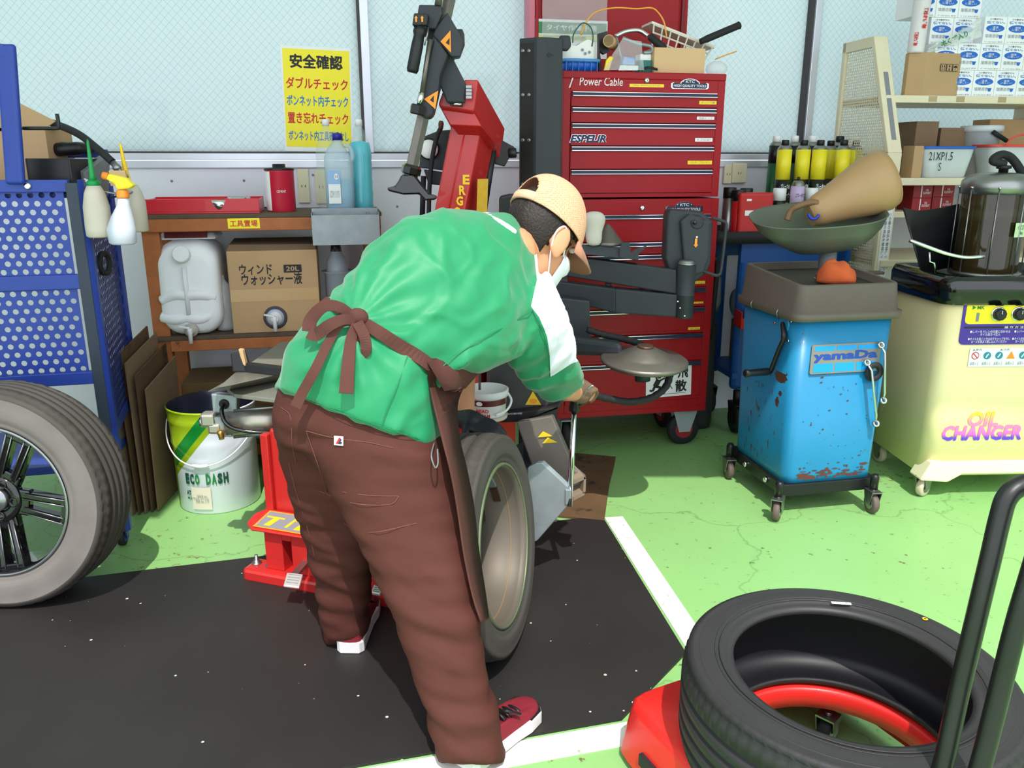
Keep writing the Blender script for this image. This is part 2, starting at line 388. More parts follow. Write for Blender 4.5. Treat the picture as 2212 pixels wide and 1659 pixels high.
tr = n.new('ShaderNodeBsdfTranslucent'); L.new(cm.outputs['Result'], tr.inputs['Color'])
ms = n.new('ShaderNodeMixShader'); ms.inputs[0].default_value = 0.5; L.new(b.outputs[0], ms.inputs[1]); L.new(tr.outputs[0], ms.inputs[2]); L.new(ms.outputs[0], out.inputs['Surface'])
sm1 = ws(785, 160)[0]; sm2 = ws(1752, 180)[0]
wf = thing('window_1', 'long aluminium framed window of wired milky glass above the white wall', 'window', wl(0,ZS), WA); wf['kind'] = 'structure'; del wf['category']
def pane(s0, s1, z0, z1, d):
    mb = MB(); wbox(mb, s0, s1, z0, z1, d-0.004, d+0.002); build('pane', mb, 'wired_glass', wf)
pane(-4, sm1-0.01, 1.42, 2.95, -0.05); pane(sm1+0.01, sm2-0.01, 1.42, 2.95, -0.07); pane(sm2+0.01, 6, 1.42, 2.95, -0.05)
for z0, z1, d0, d1 in ((1.36,1.395,-0.12,0.015),(1.397,1.428,-0.12,-0.005)):
    build('window_rail', wbox(MB(), -4, 6, z0, z1, d0, d1), 'alu', wf, bevel=0.003)
build('window_seal', wbox(MB(), -4, 6, 1.428, 1.436, -0.1, -0.015), 'seal_dark', wf)
for s in (sm1, sm2, sm1+0.94):
    build('window_stile', wbox(MB(), s-0.005, s+0.035, 1.43, 2.95, -0.09, -0.006), 'alu', wf, bevel=0.003)
    build('window_seal', wbox(MB(), s-0.018, s-0.005, 1.43, 2.95, -0.08, -0.02), 'seal_dark', wf)
for px, py in ((371,391),(527,390),(676,378),(858,446),(570,1210)):
    if py < 900:
        s, z = ws(px, py); build('wall_screw', MB().lathe([(0.006,0),(0.006,0.002),(0.002,0.003)], wl(s,z), WN, 10), 'ink_grey', bpy.data.objects['wall_back'])
# safety poster taped to the window
s0, z1 = ws(601, 96); s1, z0 = ws(772, 328)
s1 -= 0.012
po = thing('safety_poster', 'yellow Japanese safety check poster taped to the window glass', 'poster', wl((s0+s1)/2, z0, -0.04), WA)
PF = frame(wl((s0+s1)/2, (z0+z1)/2, -0.045), WU, (0,0,1)); PF = PF @ rot('Z', -1.4); pw, ph = (s1-s0), (z1-z0)
quadpatch('poster_sheet', PF, pw, ph, 'paper', po, lift=0.001); quadpatch('poster_print', PF @ T(0,0.004,0), pw*0.95, ph*0.93, 'yellow_sign', po, lift=0.0016)
for t, yy, hh, ww, m_ in (('安全確認',0.36,0.125,0.74,'ink_black'),('ダブルチェック',0.155,0.105,0.88,'ink_red'),('ボンネット内チェック',-0.01,0.10,0.88,'ink_blue'),('置き忘れチェック',-0.175,0.105,0.87,'ink_red'),('ボンネット内工具確認なし',-0.345,0.095,0.87,'ink_blue')):
    text('poster_lettering', t, PF @ T(0.0, yy*ph, 0), ww*pw, hh*ph, m_, po, heavy=0.035 if m_ == 'ink_black' else 0.022, lift=0.0022)
# wall sockets
def socket(px, py, w, h, lab, d=0.012):
    s, z = ws(px, py); o = thing('wall_socket', lab, 'socket', wl(s,z,0), WA)
    build('cover_plate', wbox(MB(), s-w/2, s+w/2, z-h/2, z+h/2, 0.0, d), 'cream', o, bevel=0.004)
    for q in (-1, 1):
        build('slot', wbox(MB(), s+q*0.008-0.0015, s+q*0.008+0.0015, z-0.006, z+0.006, d, d+0.0006), 'ink_black', o)
socket(656, 402, 0.055, 0.16, 'cream wall socket cover behind the red can'); socket(694, 404, 0.055, 0.16, 'cream wall socket cover behind the blue bottles')
socket(1592, 374, 0.085, 0.10, 'cream wall socket with slots beside the red tool chest', 0.03); socket(1570, 376, 0.05, 0.10, 'narrow cream wall socket tucked against the red tool chest', 0.02)
# ------------------------------------------------------------------ red tool chest on rolling cabinet
CA = R(11); CU = Vector((math.cos(CA), math.sin(CA), 0)); CN = Vector((math.sin(CA), -math.cos(CA), 0))
CB = fl(1205, 905, 0.19); CB = Vector((CB.x, CB.y, 0))        # front left corner on the floor plan
def cpt(s, z, d=0.0): return CB + CU*s + CN*d + Vector((0, 0, z))
def cs(px, py, d=0.0):
    p = onpl(px, py, CB + CN*d, CN); return (p-CB-CN*d).dot(CU), p.z
def cbox(mb, s0, s1, z0, z1, d0, d1):
    return mb.hexa([cpt(s0,z0,d1), cpt(s1,z0,d1), cpt(s1,z0,d0), cpt(s0,z0,d0), cpt(s0,z1,d1), cpt(s1,z1,d1), cpt(s1,z1,d0), cpt(s0,z1,d0)])
CW = cs(1522, 868)[0]; CD = 0.40
zt = cs(1390, 156)[1]; zj = cs(1380, 428)[1]; zb = 0.19
def CF(s, z, d=0.0): return frame(cpt(s, z, d), CU, (0,0,1))
lower = thing('rolling_tool_cabinet', 'red steel rolling tool cabinet with eight drawers on large casters', 'tool cabinet', cpt(CW/2, 0, -CD/2), CA)
upper = thing('top_tool_chest', 'red steel five drawer tool chest standing on the rolling cabinet', 'tool chest', cpt(CW/2, zj, -CD/2), CA)
def drawers(root, ys, s0, s1, z_end):
    zs = [cs(1500 if root is lower else 1380, y)[1] for y in ys] + [z_end]
    for i in range(len(ys)):
        z1 = zs[i] + 0.012; z0 = zs[i+1] + 0.016
        d = build('drawer', cbox(MB(), s0, s1, z0, z1, -0.02, 0.003), 'red_chest', root, bevel=0.002)
        hb = MB(); cbox(hb, s0+0.004, s1-0.004, z1-0.021, z1-0.017, 0.003, 0.017)
        cbox(hb, s0+0.004, s1-0.004, z1-0.006, z1-0.002, 0.003, 0.013)
        build('handle', hb, 'chrome', d, bevel=0.001)
        build('handle_groove', cbox(MB(), s0+0.004, s1-0.004, z1-0.017, z1-0.006, 0.003, 0.009), 'ink_navy', d)
        build('drawer_lip', cbox(MB(), s0, s1, z0, z0+0.012, 0.003, 0.006), 'red_chest', d)
def shell(root, z0, z1, s0, s1, zin0, zin1, sin0, sin1):
    mb = MB(); cbox(mb, s0, s1, z0, z1, -CD, -0.025)          # carcass
    cbox(mb, s0, sin0, z0, z1, -0.025, 0.0); cbox(mb, sin1, s1, z0, z1, -0.025, 0.0)
    cbox(mb, sin0, sin1, zin1, z1, -0.025, 0.0); cbox(mb, sin0, sin1, z0, zin0, -0.025, 0.0)
    build('body', mb, 'red_chest', root, bevel=0.002)
    build('drawer_recess', cbox(MB(), sin0, sin1, zin0, zin1, -0.0249, -0.022), 'seal_dark', root)
uz1 = cs(1380, 199)[1]; uz0 = cs(1380, 417)[1]
shell(upper, zj+0.004, zt-0.03, 0.0, CW, uz0, uz1, 0.035, CW-0.035)
build('lid', cbox(MB(), -0.002, CW+0.002, zt-0.03, zt, -CD-0.002, 0.002), 'red_chest', upper, bevel=0.004)
drawers(upper, (205, 239, 273, 322, 372), 0.037, CW-0.037, uz0-0.014)
lz1 = cs(1500, 462)[1]; lz0 = cs(1500, 860)[1]
shell(lower, zb, zj-0.004, -0.012, CW+0.006, lz0, lz1, 0.03, CW-0.03)
drawers(lower, (467, 526, 553, 581, 626, 668, 724, 783), 0.032, CW-0.032, lz0-0.014)
build('bottom_skirt', cbox(MB(), -0.012, CW+0.006, zb, zb+0.025, 0.0, 0.004), 'red_chest', lower, bevel=0.002)
mat('wheel_red', (150,30,40), 0.5, var=0.1); mat('fork_grey', (168,176,182), 0.4, metal=0.3, var=0.1)
for s, d, yw in ((0.05, -0.055, 0.1), (CW-0.085, -0.055, R(-78)), (0.05, -CD+0.07, 0.1), (CW-0.085, -CD+0.07, 0.3)):
    p = cpt(s, 0, d); caster(lower, (p.x, p.y), 0.083, 0.036, 'black_rubber', 'fork_grey', 0.012, yw, 'wheel_red')
for z, s in ((cs(1397, 174)[1], cs(1397, 174)[0]), (cs(1387, 449)[1], cs(1387, 449)[0])):
    root = upper if z > zj else lower
    lk = build('lock', MB().lathe([(0.012,0),(0.012,0.006),(0.006,0.009)], cpt(s,z,0.0), CN, 16), 'chrome', root)
    build('keyhole', MB().box(cpt(s,z,0.0095), (0.002,0.002,0.008)), 'ink_black', lk)
# lettering on the chest
def lett(root, t, px0, px1, py0, py1, m_, bold=0.0, shear=0.0, d=0.0):
    s0, z1 = cs(px0, py0); s1, z0 = cs(px1, py1); text('lettering', t, CF((s0+s1)/2, (z0+z1)/2, d), s1-s0, z1-z0, m_, root, bold, shear=shear)
def tag_(root, px0, px1, py0, py1, m_, t=None, d=0.003):
    s0, z1 = cs(px0, py0); s1, z0 = cs(px1, py1); F = CF((s0+s1)/2, (z0+z1)/2, d)
    q = quadpatch('drawer_label', F, abs(s1-s0), abs(z1-z0), m_, root)
    if t: text('lettering', t, F, abs(s1-s0)*0.8, abs(z1-z0)*0.6, 'ink_grey', q, lift=0.0014)
lett(upper, 'Power Cable', 1252, 1345, 166, 186, 'ink_white', shear=0.12)
lett(upper, '/', 1229, 1238, 168, 190, 'ink_white')
tag_(upper, 1360, 1434, 181, 189, 'yellow', 'TA02 AHHO (112ミ丸)', 0.0)
def emblem(root, px0, px1, py0, py1):
    s0, z1 = cs(px0, py0); s1, z0 = cs(px1, py1); w, h = s1-s0, z1-z0; F = CF((s0+s1)/2, (z0+z1)/2, 0.0)
    def out(k):
        pts = []
        for i in range(13): a = PI*i/12; pts.append((math.cos(a)*w*0.26*k, -0.02*h + math.sin(a)*h*0.5*k))
        L_ = [(w*0.5*k, h*0.02), (w*0.5*k, -h*0.38*k), (w*0.46*k, -h*0.5*k), (-w*0.46*k, -h*0.5*k), (-w*0.5*k, -h*0.38*k), (-w*0.5*k, h*0.02), (-w*0.44*k, h*0.1)]
        return [(w*0.44*k, h*0.1)] + pts + L_[::-1][0:1] + L_[::-1][1:2] + [(-w*0.5*k, -h*0.38*k), (-w*0.46*k, -h*0.5*k), (w*0.46*k, -h*0.5*k), (w*0.5*k, -h*0.38*k), (w*0.5*k, h*0.02)]
    e = poly('emblem', F, out(1.0), 'chrome', root, lift=0.003, t=0.003); poly('emblem_field', F, out(0.92), 'ink_navy', e, lift=0.0036)
    text('lettering', '・KTC・', F @ T(0,h*0.2,0), w*0.4, h*0.24, 'ink_white', e, 0.01, lift=0.0042); text('lettering', 'HIGH QUALITY TOOLS', F @ T(0,-h*0.22,0), w*0.86, h*0.28, 'ink_white', e, 0.012, lift=0.0042)
emblem(upper, 1450, 1530, 169, 193); emblem(lower, 1438, 1517, 435, 459)
lett(upper, 'ESPELIR', 1231, 1309, 291, 308, 'ink_navy', 0.05, 0.25, 0.003)
lett(upper, 'ESPELIR', 1230, 1310, 290, 309, 'chrome', 0.09, 0.25, 0.0024)
for a in ((1510,1547,218,226,'yellow','ダンリウ薬'),(1505,1542,252,259,'paper','両面テープ'),(1501,1538,298,306,'paper','キズSOBT'),(1485,1537,347,355,'yellow','ペンチ・プライヤー')): tag_(upper, *a)
for a in ((1496,1522,607,615,'yellow','エ16?'),(1490,1518,652,660,'yellow','#1-11'),(1486,1511,707,715,'yellow','エア')): tag_(lower, *a)
# magnetic warning sign on the bottom drawer
s0, z1 = cs(1396, 791); s1, z0 = cs(1490, 853); F = CF((s0+s1)/2, (z0+z1)/2, 0.004); w, h = s1-s0, z1-z0
F = F @ rot('Z', 2.0)
sg = thing('warning_sign', 'white magnetic warning sign with a falling figure on the bottom red drawer', 'sign', F.translation, CA)
quadpatch('sign_plate', F, w, h, 'paper', sg, lift=0.003, r=0.004, t=0.003)
text('lettering', '飛', F @ T(w*0.31, h*0.26, 0), w*0.22, h*0.36, 'ink_black', sg, lift=0.0045, heavy=0.03); text('lettering', '散', F @ T(w*0.27, -h*0.18, 0), w*0.24, h*0.36, 'ink_black', sg, lift=0.0045, heavy=0.03)
def ell(cx, cy, rx, ry, n=18): return [(cx+rx*math.cos(2*PI*i/n), cy+ry*math.sin(2*PI*i/n)) for i in range(n)]
def limb(a, b, t):
    dx, dy = b[0]-a[0], b[1]-a[1]; l = math.hypot(dx, dy); nx, ny = -dy/l*t, dx/l*t
    return [(a[0]+nx, a[1]+ny), (b[0]+nx, b[1]+ny), (b[0]-nx, b[1]-ny), (a[0]-nx, a[1]-ny)]
FG = F @ T(-w*0.22, -h*0.02, 0); u = h*0.1
poly('figure_head', FG, ell(0.2*u, 2.0*u, 0.75*u, 0.75*u), 'ink_black', sg, lift=0.0045)
for a_, b_, t_ in (((0,0.9),(-1.2,-1.2),0.85),((-0.6,0.8),(-1.1,2.8),0.28),((0.3,0.6),(2.0,1.3),0.28),((-1.2,-1.0),(-2.0,-2.6),0.4),((-2.0,-2.6),(-3.0,-2.3),0.3),((-1.0,-1.2),(0.6,-1.6),0.4),((0.6,-1.6),(0.3,-3.0),0.35)):
    poly('figure_limb', FG, limb((a_[0]*u,a_[1]*u),(b_[0]*u,b_[1]*u),t_*u), 'ink_black', sg, lift=0.0045)
for q in (((2.2,-1.2),(4.6,3.2)),((2.0,1.8),(4.4,-2.4))): poly('figure_stroke', FG, limb((q[0][0]*u,q[0][1]*u),(q[1][0]*u,q[1][1]*u),0.12*u), 'ink_black', sg, lift=0.0045)
poly('sign_rule', F @ T(-w*0.05,-h*0.41,0), [(w*0.42,h*0.006),(-w*0.42,h*0.006),(-w*0.42,-h*0.006),(w*0.42,-h*0.006)], 'ink_black', sg, lift=0.0045)
# tall red cabinet standing against the window behind the chest
s0 = ws(1147, 60, 0.10)[0]; s1 = ws(1487, 60, 0.10)[0]
rc = thing('red_steel_cabinet', 'tall red steel cabinet against the window behind the tool chest', 'cabinet', wl((s0+s1)/2, 0, 0.05), WA)
build('body', wbox(MB(), s0, s1, 0.05, 2.75, 0.004, 0.085), 'red_chest', rc, bevel=0.003)
build('door', wbox(MB(), s0+0.055, s1-0.05, 0.12, 2.7, 0.085, 0.092), 'red_chest', rc, bevel=0.003)
mat('pink_paint', (206,110,128), 0.35, var=0.05)
build('side_frame', wbox(MB(), s0-0.012, s0+0.02, 0.05, 2.75, 0.0, 0.1), 'pink_paint', rc, bevel=0.004)
for q in (s0+0.03, s1-0.03): build('frame_strip', wbox(MB(), q-0.008, q+0.008, 0.05, 2.75, 0.085, 0.1), 'red_dark' if q > s0+0.1 else 'red_chest', rc, bevel=0.003)
# green notice on the cabinet and clear bag over it
a0, b1 = ws(1156, 40, 0.095); a1, b0 = ws(1312, 80, 0.095)
nf = frame(wl((a0+a1)/2, (b0+b1)/2-0.05, 0.093), WU, (0,0,1)); w, h = a1-a0, b1-b0+0.10
no = thing('work_notice', 'green and white tyre work notice on the red cabinet', 'notice', nf.translation, WA)
quadpatch('notice_sheet', nf, w, h, 'paper', no); mat('notice_green', (70,140,84), 0.5, var=0.03); mat('notice_lime', (214,226,150), 0.5, var=0.03)
quadpatch('notice_band', nf @ T(0.004,h*0.28,0), w*0.95, h*0.3, 'notice_green', no, lift=0.0013); quadpatch('notice_band', nf @ T(0.004,h*0.03,0), w*0.95, h*0.14, 'notice_lime', no, lift=0.0013)
text('lettering', 'タイヤ作業手順', nf @ T(0.0,h*0.29,0), w*0.7, h*0.16, 'ink_white', no, 0.01, lift=0.002); text('lettering', '交換作業 確認表', nf @ T(-w*0.1,h*0.03,0), w*0.6, h*0.09, 'ink_green', no, lift=0.002)
a0, b1 = ws(1172, -40, 0.11); a1, b0 = ws(1310, 76, 0.11)
mb = MB(); N_ = 18; vs = []
for j in range(N_+1):
    for i in range(N_+1):
        s_ = a0+(a1-a0)*i/N_; z_ = b0-0.03+(b1-b0+0.03)*j/N_
        vs.append(wl(s_, z_, 0.112+0.012*noise.noise(Vector((s_*14, z_*14, 3)))))
mb.add(vs, [(j*(N_+1)+i, j*(N_+1)+i+1, (j+1)*(N_+1)+i+1, (j+1)*(N_+1)+i) for j in range(N_) for i in range(N_)], True)
build('clear_plastic_bag', mb, 'clear_film', label='clear crinkled plastic bag hanging over the green notice', cat='plastic bag', loc=wl(a0, b0, 0.11))
# ------------------------------------------------------------------ local plan frames
class Loc:
    """a plan frame: s runs to the right along the front, d towards the camera side, z up"""
    def __init__(s, b, yaw): s.B = Vector((b[0], b[1], 0)); s.yaw = yaw; s.U = Vector((math.cos(yaw), math.sin(yaw), 0)); s.N = Vector((math.sin(yaw), -math.cos(yaw), 0))
    def pt(s, a, d, z): return s.B + s.U*a + s.N*d + Vector((0,0,z))
    def pick(s, px, py, d=0.0):
        p = onpl(px, py, s.B + s.N*d, s.N); return (p-s.B).dot(s.U), p.z
    def side(s, px, py, a=0.0):              # pick on the side plane s=a -> (d, z)
        p = onpl(px, py, s.B + s.U*a, s.U); return (p-s.B).dot(s.N), p.z
    def box(s, mb, a0, a1, d0, d1, z0, z1, t=None):
        """t = (grow at top along s, along d)"""
        g, k = t or (0, 0); q = s.pt
        return mb.hexa([q(a0,d1,z0), q(a1,d1,z0), q(a1,d0,z0), q(a0,d0,z0), q(a0-g,d1+k,z1), q(a1+g,d1+k,z1), q(a1+g,d0-k,z1), q(a0-g,d0-k,z1)])
    def F(s, a, d, z): return frame(s.pt(a,d,z), s.U, (0,0,1))          # facing the camera side
    def FS(s, a, d, z): return frame(s.pt(a,d,z), s.N*-1, (0,0,1)) if False else frame(s.pt(a,d,z), -s.N, (0,0,1))  # left side, normal -U
def rrect(w, h, r, n=6):
    pts = []
    for cx, cy, a0 in ((w/2-r, h/2-r, 0), (-w/2+r, h/2-r, 90), (-w/2+r, -h/2+r, 180), (w/2-r, -h/2+r, 270)):
        for k in range(n+1): a = R(a0+k*90/n); pts.append((cx+r*math.cos(a), cy+r*math.sin(a)))
    return pts
def rloft(mb, L_, a, d, levels, caps=(True, True)):
    """stack of rounded rectangles: levels = [(z, w, depth, r)] centred at (a, d)"""
    rs = [[L_.pt(a+x, d-y, z) for x, y in rrect(w, h, r)] for z, w, h, r in levels]
    return mb.rings([r[::-1] for r in rs], True, caps, True)
# ------------------------------------------------------------------ blue waste-oil tank on casters
TK = Loc((1.101, 3.048), R(11.5))
mat('tank_blue', (28,126,172), 0.38, var=0.1, scale=5, dirt=((92,60,46), 0.36, 30), coat=0.1)
mat('tray_brown', (98,90,80), 0.5, var=0.1); mat('rust', (92,52,42), 0.75, var=0.25)
mat('caster_grey', (98,84,78), 0.6, var=0.15)
tw = TK.pick(1885, 1031)[0]; td = 0.45; ztb = TK.pick(1742, 688, 0.01)[1]; ztt = ztb + 0.125
tank = thing('waste_oil_tank', 'turquoise blue rolling waste oil tank with a crank and brown top tray', 'oil tank', TK.pt(tw/2, -td/2, 0), TK.yaw)
mb = MB(); rloft(mb, TK, tw/2, -td/2, [(0.13, tw, td, 0.045), (0.17, tw+0.002, td+0.002, 0.05), (ztb, tw+0.03, td+0.02, 0.055)]); build('body', mb, 'tank_blue', tank)
mb = MB(); TK.box(mb, -0.012, tw+0.012, -td-0.012, 0.012, 0.085, 0.135); build('chassis_frame', mb, 'black_plastic', tank, bevel=0.003)
for d in (-0.12, -0.3):
    build('bolt', MB().lathe([(0.013,0),(0.013,0.008),(0.008,0.012)], TK.pt(-0.012, d, 0.108), -TK.U, 8), 'chrome', tank)
for (px, py), yw in (((1575,1036),0.1),((1680,1128),R(-28)),((1885,1111),0.12)):
    p = fl(px, py); c = caster(tank, (p.x, p.y+0.02), 0.042, 0.026, 'caster_grey', 'steel', 0.03, yw)
    build('stem_cap', MB().lathe([(0.016,0),(0.017,0.05),(0.012,0.062)], (p.x, p.y+0.02, 0.105), (0,0,1), 12), 'black_plastic', c)
p = TK.pt(tw+0.05, -td-0.03, 0); caster(tank, (p.x, p.y), 0.042, 0.026, 'caster_grey', 'steel', 0.03, 0.2)
# brown tray on top
mb = MB(); w0, d0 = tw+0.07, td+0.06
rloft(mb, TK, tw/2, -td/2, [(ztb-0.012, w0, d0, 0.05), (ztb+0.018, w0+0.004, d0+0.004, 0.05), (ztb+0.019, w0-0.022, d0-0.022, 0.045), (ztt-0.004, w0-0.045, d0-0.045, 0.035), (ztt, w0-0.055, d0-0.055, 0.03),
                           (ztt, w0-0.075, d0-0.075, 0.026), (ztt-0.002, w0-0.08, d0-0.08, 0.026), (ztt-0.05, w0-0.10, d0-0.10, 0.02)], (True, True)); mb.v = [p + Vector((0,0,0.032*max(0, min(1, -(p-TK.B).dot(TK.N)/td)))) if p.z > ztb+0.03 else p for p in mb.v]; tr_ = build('top_tray', mb, 'tray_brown', tank)
for d in (-0.1, -0.31): build('tray_clip', MB().tube([TK.pt(-0.037, d, ztb+0.02), TK.pt(-0.045, d, ztb+0.005), TK.pt(-0.036, d, ztb-0.016)], 0.003, 6), 'steel', tr_)
mb = MB(); rloft(mb, TK, tw/2, -td/2, [(ztt-0.049, w0-0.11, d0-0.11, 0.02), (ztt-0.028, w0-0.096, d0-0.096, 0.02)]); mb.v = [p + Vector((0,0,0.032*max(0, min(1, -(p-TK.B).dot(TK.N)/td)))) for p in mb.v]; mb = mb; build('tray_well', mb, mat('well_dark', (40,36,32), 0.5, var=0.3, scale=14), tr_)
# crank on the left side
def sp(px, py, a=-0.012): d_, z_ = TK.side(px, py, a); return TK.pt(a, d_, z_)
c0 = sp(1692, 700, -0.02); c1 = sp(1665, 802, -0.03)
cr = build('crank_arm', MB().tube(smoothpath([c0, sp(1694,728,-0.03), sp(1683,755,-0.03), c1]), [0.02]*9+[0.016]*16, 8, flat=0.55), 'black_plastic', tank)
build('crank_handle', MB().lathe([(0.011,0),(0.016,0.02),(0.014,0.10),(0.018,0.115),(0.012,0.122)], c1, -TK.U + TK.N*0.1, 14), 'black_plastic', cr)
build('gear_hub', MB().lathe([(0.04,0),(0.034,0.02)], c0 + TK.U*0.02, -TK.U, 18), 'tank_blue', tank)
pf = frame(sp(1690, 697, -0.015), -TK.N, (0,0,1)); mat('plate_blue', (40,110,180), 0.4, var=0.05)
quadpatch('dial_plate', pf, 0.10, 0.11, 'plate_blue', tank, lift=0.003)
poly('dial_arc', pf, [(0.035*math.cos(R(a)), 0.035*math.sin(R(a))) for a in range(20,161,14)] + [(0.022*math.cos(R(a)), 0.022*math.sin(R(a))) for a in range(160,19,-14)], 'ink_white', tank, lift=0.004)
for px, py in ((1674,697),(1709,694),(1703,736)): build('screw', MB().lathe([(0.007,0),(0.006,0.004)], sp(px,py,-0.016), -TK.U, 8), 'chrome', tank)
for pts in ([(1648,660),(1668,700),(1656,724)],): pass
def blob(cx, cy, rx, ry, seed):
    rnd = random.Random(seed); return [(cx+rx*math.cos(2*PI*i/22)*(0.75+0.5*rnd.random()), cy+ry*math.sin(2*PI*i/22)*(0.75+0.5*rnd.random())) for i in range(22)]
for px, py, rx, ry in ((1686,808,0.045,0.035),(1684,850,0.012,0.012),(1677,868,0.014,0.02)):
    poly('paint_chip', frame(sp(px,py,-0.0125), -TK.N, (0,0,1)), blob(0,0,rx,ry,px), 'rust', tank, lift=0.003)
# worn paint along the foot of the tank and scratches on its left side
chips = MB(); rnd = random.Random(11)
for k in range(95):
    lowb = k < 62; a_ = 0.05+rnd.random()*(tw-0.10); z_ = (0.150+rnd.random()**2*0.05) if lowb else 0.2+rnd.random()*0.42; dd_ = 0.0016+0.011*(z_-0.13)/(ztb-0.13); F = TK.F(a_, dd_, z_)
    rx, ry = ((0.004+0.022*rnd.random()**2, 0.0015+0.004*rnd.random()) if lowb else (0.001+0.006*rnd.random()**3, 0.001+0.002*rnd.random()))
    P_ = blob(0, 0, rx, ry, k); chips.prism([F @ Vector((x, y, 0.0)) for x, y in P_], F.to_3x3() @ Vector((0,0,0.0004)))
for k in range(46):
    d_ = -0.10-rnd.random()*0.25; z_ = 0.17+rnd.random()*0.42; F = frame(TK.pt(-0.0018-0.015*(z_-0.13)/(ztb-0.13), d_, z_), -TK.N, (0,0,1)); P_ = blob(0, 0, 0.001+0.002*rnd.random(), 0.003+0.016*rnd.random()**2, 200+k); chips.prism([F @ Vector((x, y, 0.0)) for x, y in P_], F.to_3x3() @ Vector((0,0,0.0004)))
build('paint_wear', chips, 'rust', tank, kind='stuff')
# name plate
a0, z1 = TK.pick(1758, 742, 0.014); a1, z0 = TK.pick(1900, 790, 0.014); z0 -= 0.02; z1 -= 0.006
F = TK.F((a0+a1)/2-0.006, 0.011, (z0+z1)/2); w, h = (a1-a0), (z1-z0)
mat('plate_grey', (140,134,130), 0.4, metal=0.3, var=0.05); mat('plate_cyan', (20,150,226), 0.4, var=0.03)
npl = quadpatch('name_plate', F, w, h, 'plate_grey', tank, lift=0.004, r=0.008, t=0.004)
for cy, hh in ((0.36, 0.16), (-0.3, 0.3)):
    for i in range(3): quadpatch('plate_stripe', F @ T((-0.31+0.31*i)*w, cy*h, 0), w*0.285, h*hh, 'plate_cyan', npl, lift=0.0047)
text('lettering', 'yamaDa', F @ T(0, 0.07*h, 0), w*0.9, h*0.34, mat('ink_cobalt', (28,70,160), 0.5, var=0), npl, lift=0.005, heavy=0.05)
for (px, py), (qx, qy), lab in (((1903,745),(1908,865),'chrome ring spanner hung slantwise at the corner of the blue tank'),((1873,783),(1892,915),'chrome ring spanner hanging upright on the blue tank front')):
    pa, za = TK.pick(px, py, 0.03); pb, zb_ = TK.pick(qx, qy, 0.03); A = TK.pt(pa, 0.03, za); B_ = TK.pt(pb, 0.03, zb_); k = 0.012
    sw = thing('ring_spanner', lab, 'spanner', B_, 0)
    build('shank', MB().tube([A, A*0.88+B_*0.12 + TK.N*k + TK.U*0.008, A*0.15+B_*0.85 + TK.N*k, B_], [0.006,0.007,0.007,0.006], 8, flat=0.6), 'chrome', sw)
    for q in (A, B_): build('ring', MB().lathe([(0.008,-0.006),(0.014,-0.006),(0.014,0.006),(0.008,0.006)], q, (TK.N+Vector((0,0,0.5))), 14, close=True), 'chrome', sw)
a_, z_ = TK.pick(1888, 803, 0.02)
build('rubber_ring', MB().lathe([(0.016+0.012*math.cos(t*PI/4)+0.012, 0.009*math.sin(t*PI/4)) for t in range(8)], TK.pt(a_, 0.022, z_), TK.N, 28, close=True), 'black_rubber', label='black magnet ring stuck to the blue tank beside the spanners', cat='ring', loc=TK.pt(a_, 0.02, z_))
# funnel post, drain pan and the jug lying in it
mat('pan_green', (104,110,98), 0.4, metal=0.35, var=0.15, scale=6); mat('jug_amber', (168,134,92), 0.4, var=0.22, scale=4)
pc = TK.pt(tw*0.62, -td*0.55, 0)
zp0 = ztt-0.04; zpan = aty(1840, 530, pc.y).z
pan = thing('drain_pan', 'olive green metal drain pan on a pipe above the blue tank', 'drain pan', (pc.x, pc.y, zp0))
build('post', MB().lathe([(0.034,0),(0.034,zpan-zp0+0.02)], (pc.x, pc.y, zp0), (0,0,1), 20), 'grey_light', pan)
build('post_collar', MB().lathe([(0.038,0),(0.042,0.006),(0.038,0.012),(0.042,0.02),(0.036,0.024)], (pc.x, pc.y, zp0+0.02), (0,0,1), 20), 'steel', pan)
pl_ = aty(1620, 474, pc.y); pr_ = aty(1912, 452, pc.y); rw = (pr_.x-pl_.x)/2; pcx = (pl_.x+pr_.x)/2; zr = (pl_.z+pr_.z)/2
rs = []
def panring(k, z, skew=0.0, w=1.0):
    out = []
    for i in range(40):
        a = 2*PI*i/40; x = math.cos(a); y = math.sin(a)
        sx = math.copysign(abs(x)**0.75, x); sy = math.copysign(abs(y)**0.8, y)
        wx = rw*k*sx + skew; taper = 0.82+0.18*min(1, (sx+1))
        out.append(Vector((pcx+wx, pc.y + 0.17*k*w*sy*taper, z + 0.02*sx + 0.04*sy*k)))
    return out
sk = pc.x - pcx
for k, dz, s_ in ((0.18, -0.135, 1.0), (0.5, -0.125, 0.75), (0.72, -0.09, 0.45), (0.9, -0.045, 0.15), (0.98, -0.004, 0.0), (1.0, 0.0, 0.0), (0.985, 0.003, 0.0), (0.95, -0.004, 0.0), (0.86, -0.045, 0.15), (0.68, -0.08, 0.45), (0.3, -0.105, 0.9)): rs.append(panring(k, zr+dz, sk*s_))
build('pan', MB().rings(rs, True, (True, True), True), 'pan_green', pan)
A = Vector((pcx+0.01, pc.y-0.0, zr+0.02)); dirj = (aty(1880, 385, pc.y) - aty(1790, 425, pc.y)).normalized(); dirj = (dirj + Vector((0, 0.10, 0))).normalized()
jug = thing('funnel_jug', 'stained amber plastic funnel jug lying in the drain pan', 'jug', A)
jb = MB(); u_ = Vector((0,1,0)); u_ = (u_ - dirj*u_.dot(dirj)).normalized(); w_ = dirj.cross(u_)
prof = ((0.0,0.045,0.04),(0.03,0.058,0.05),(0.06,0.065,0.055),(0.12,0.083,0.066),(0.19,0.105,0.082),(0.24,0.112,0.088),(0.265,0.105,0.08),(0.272,0.07,0.05))
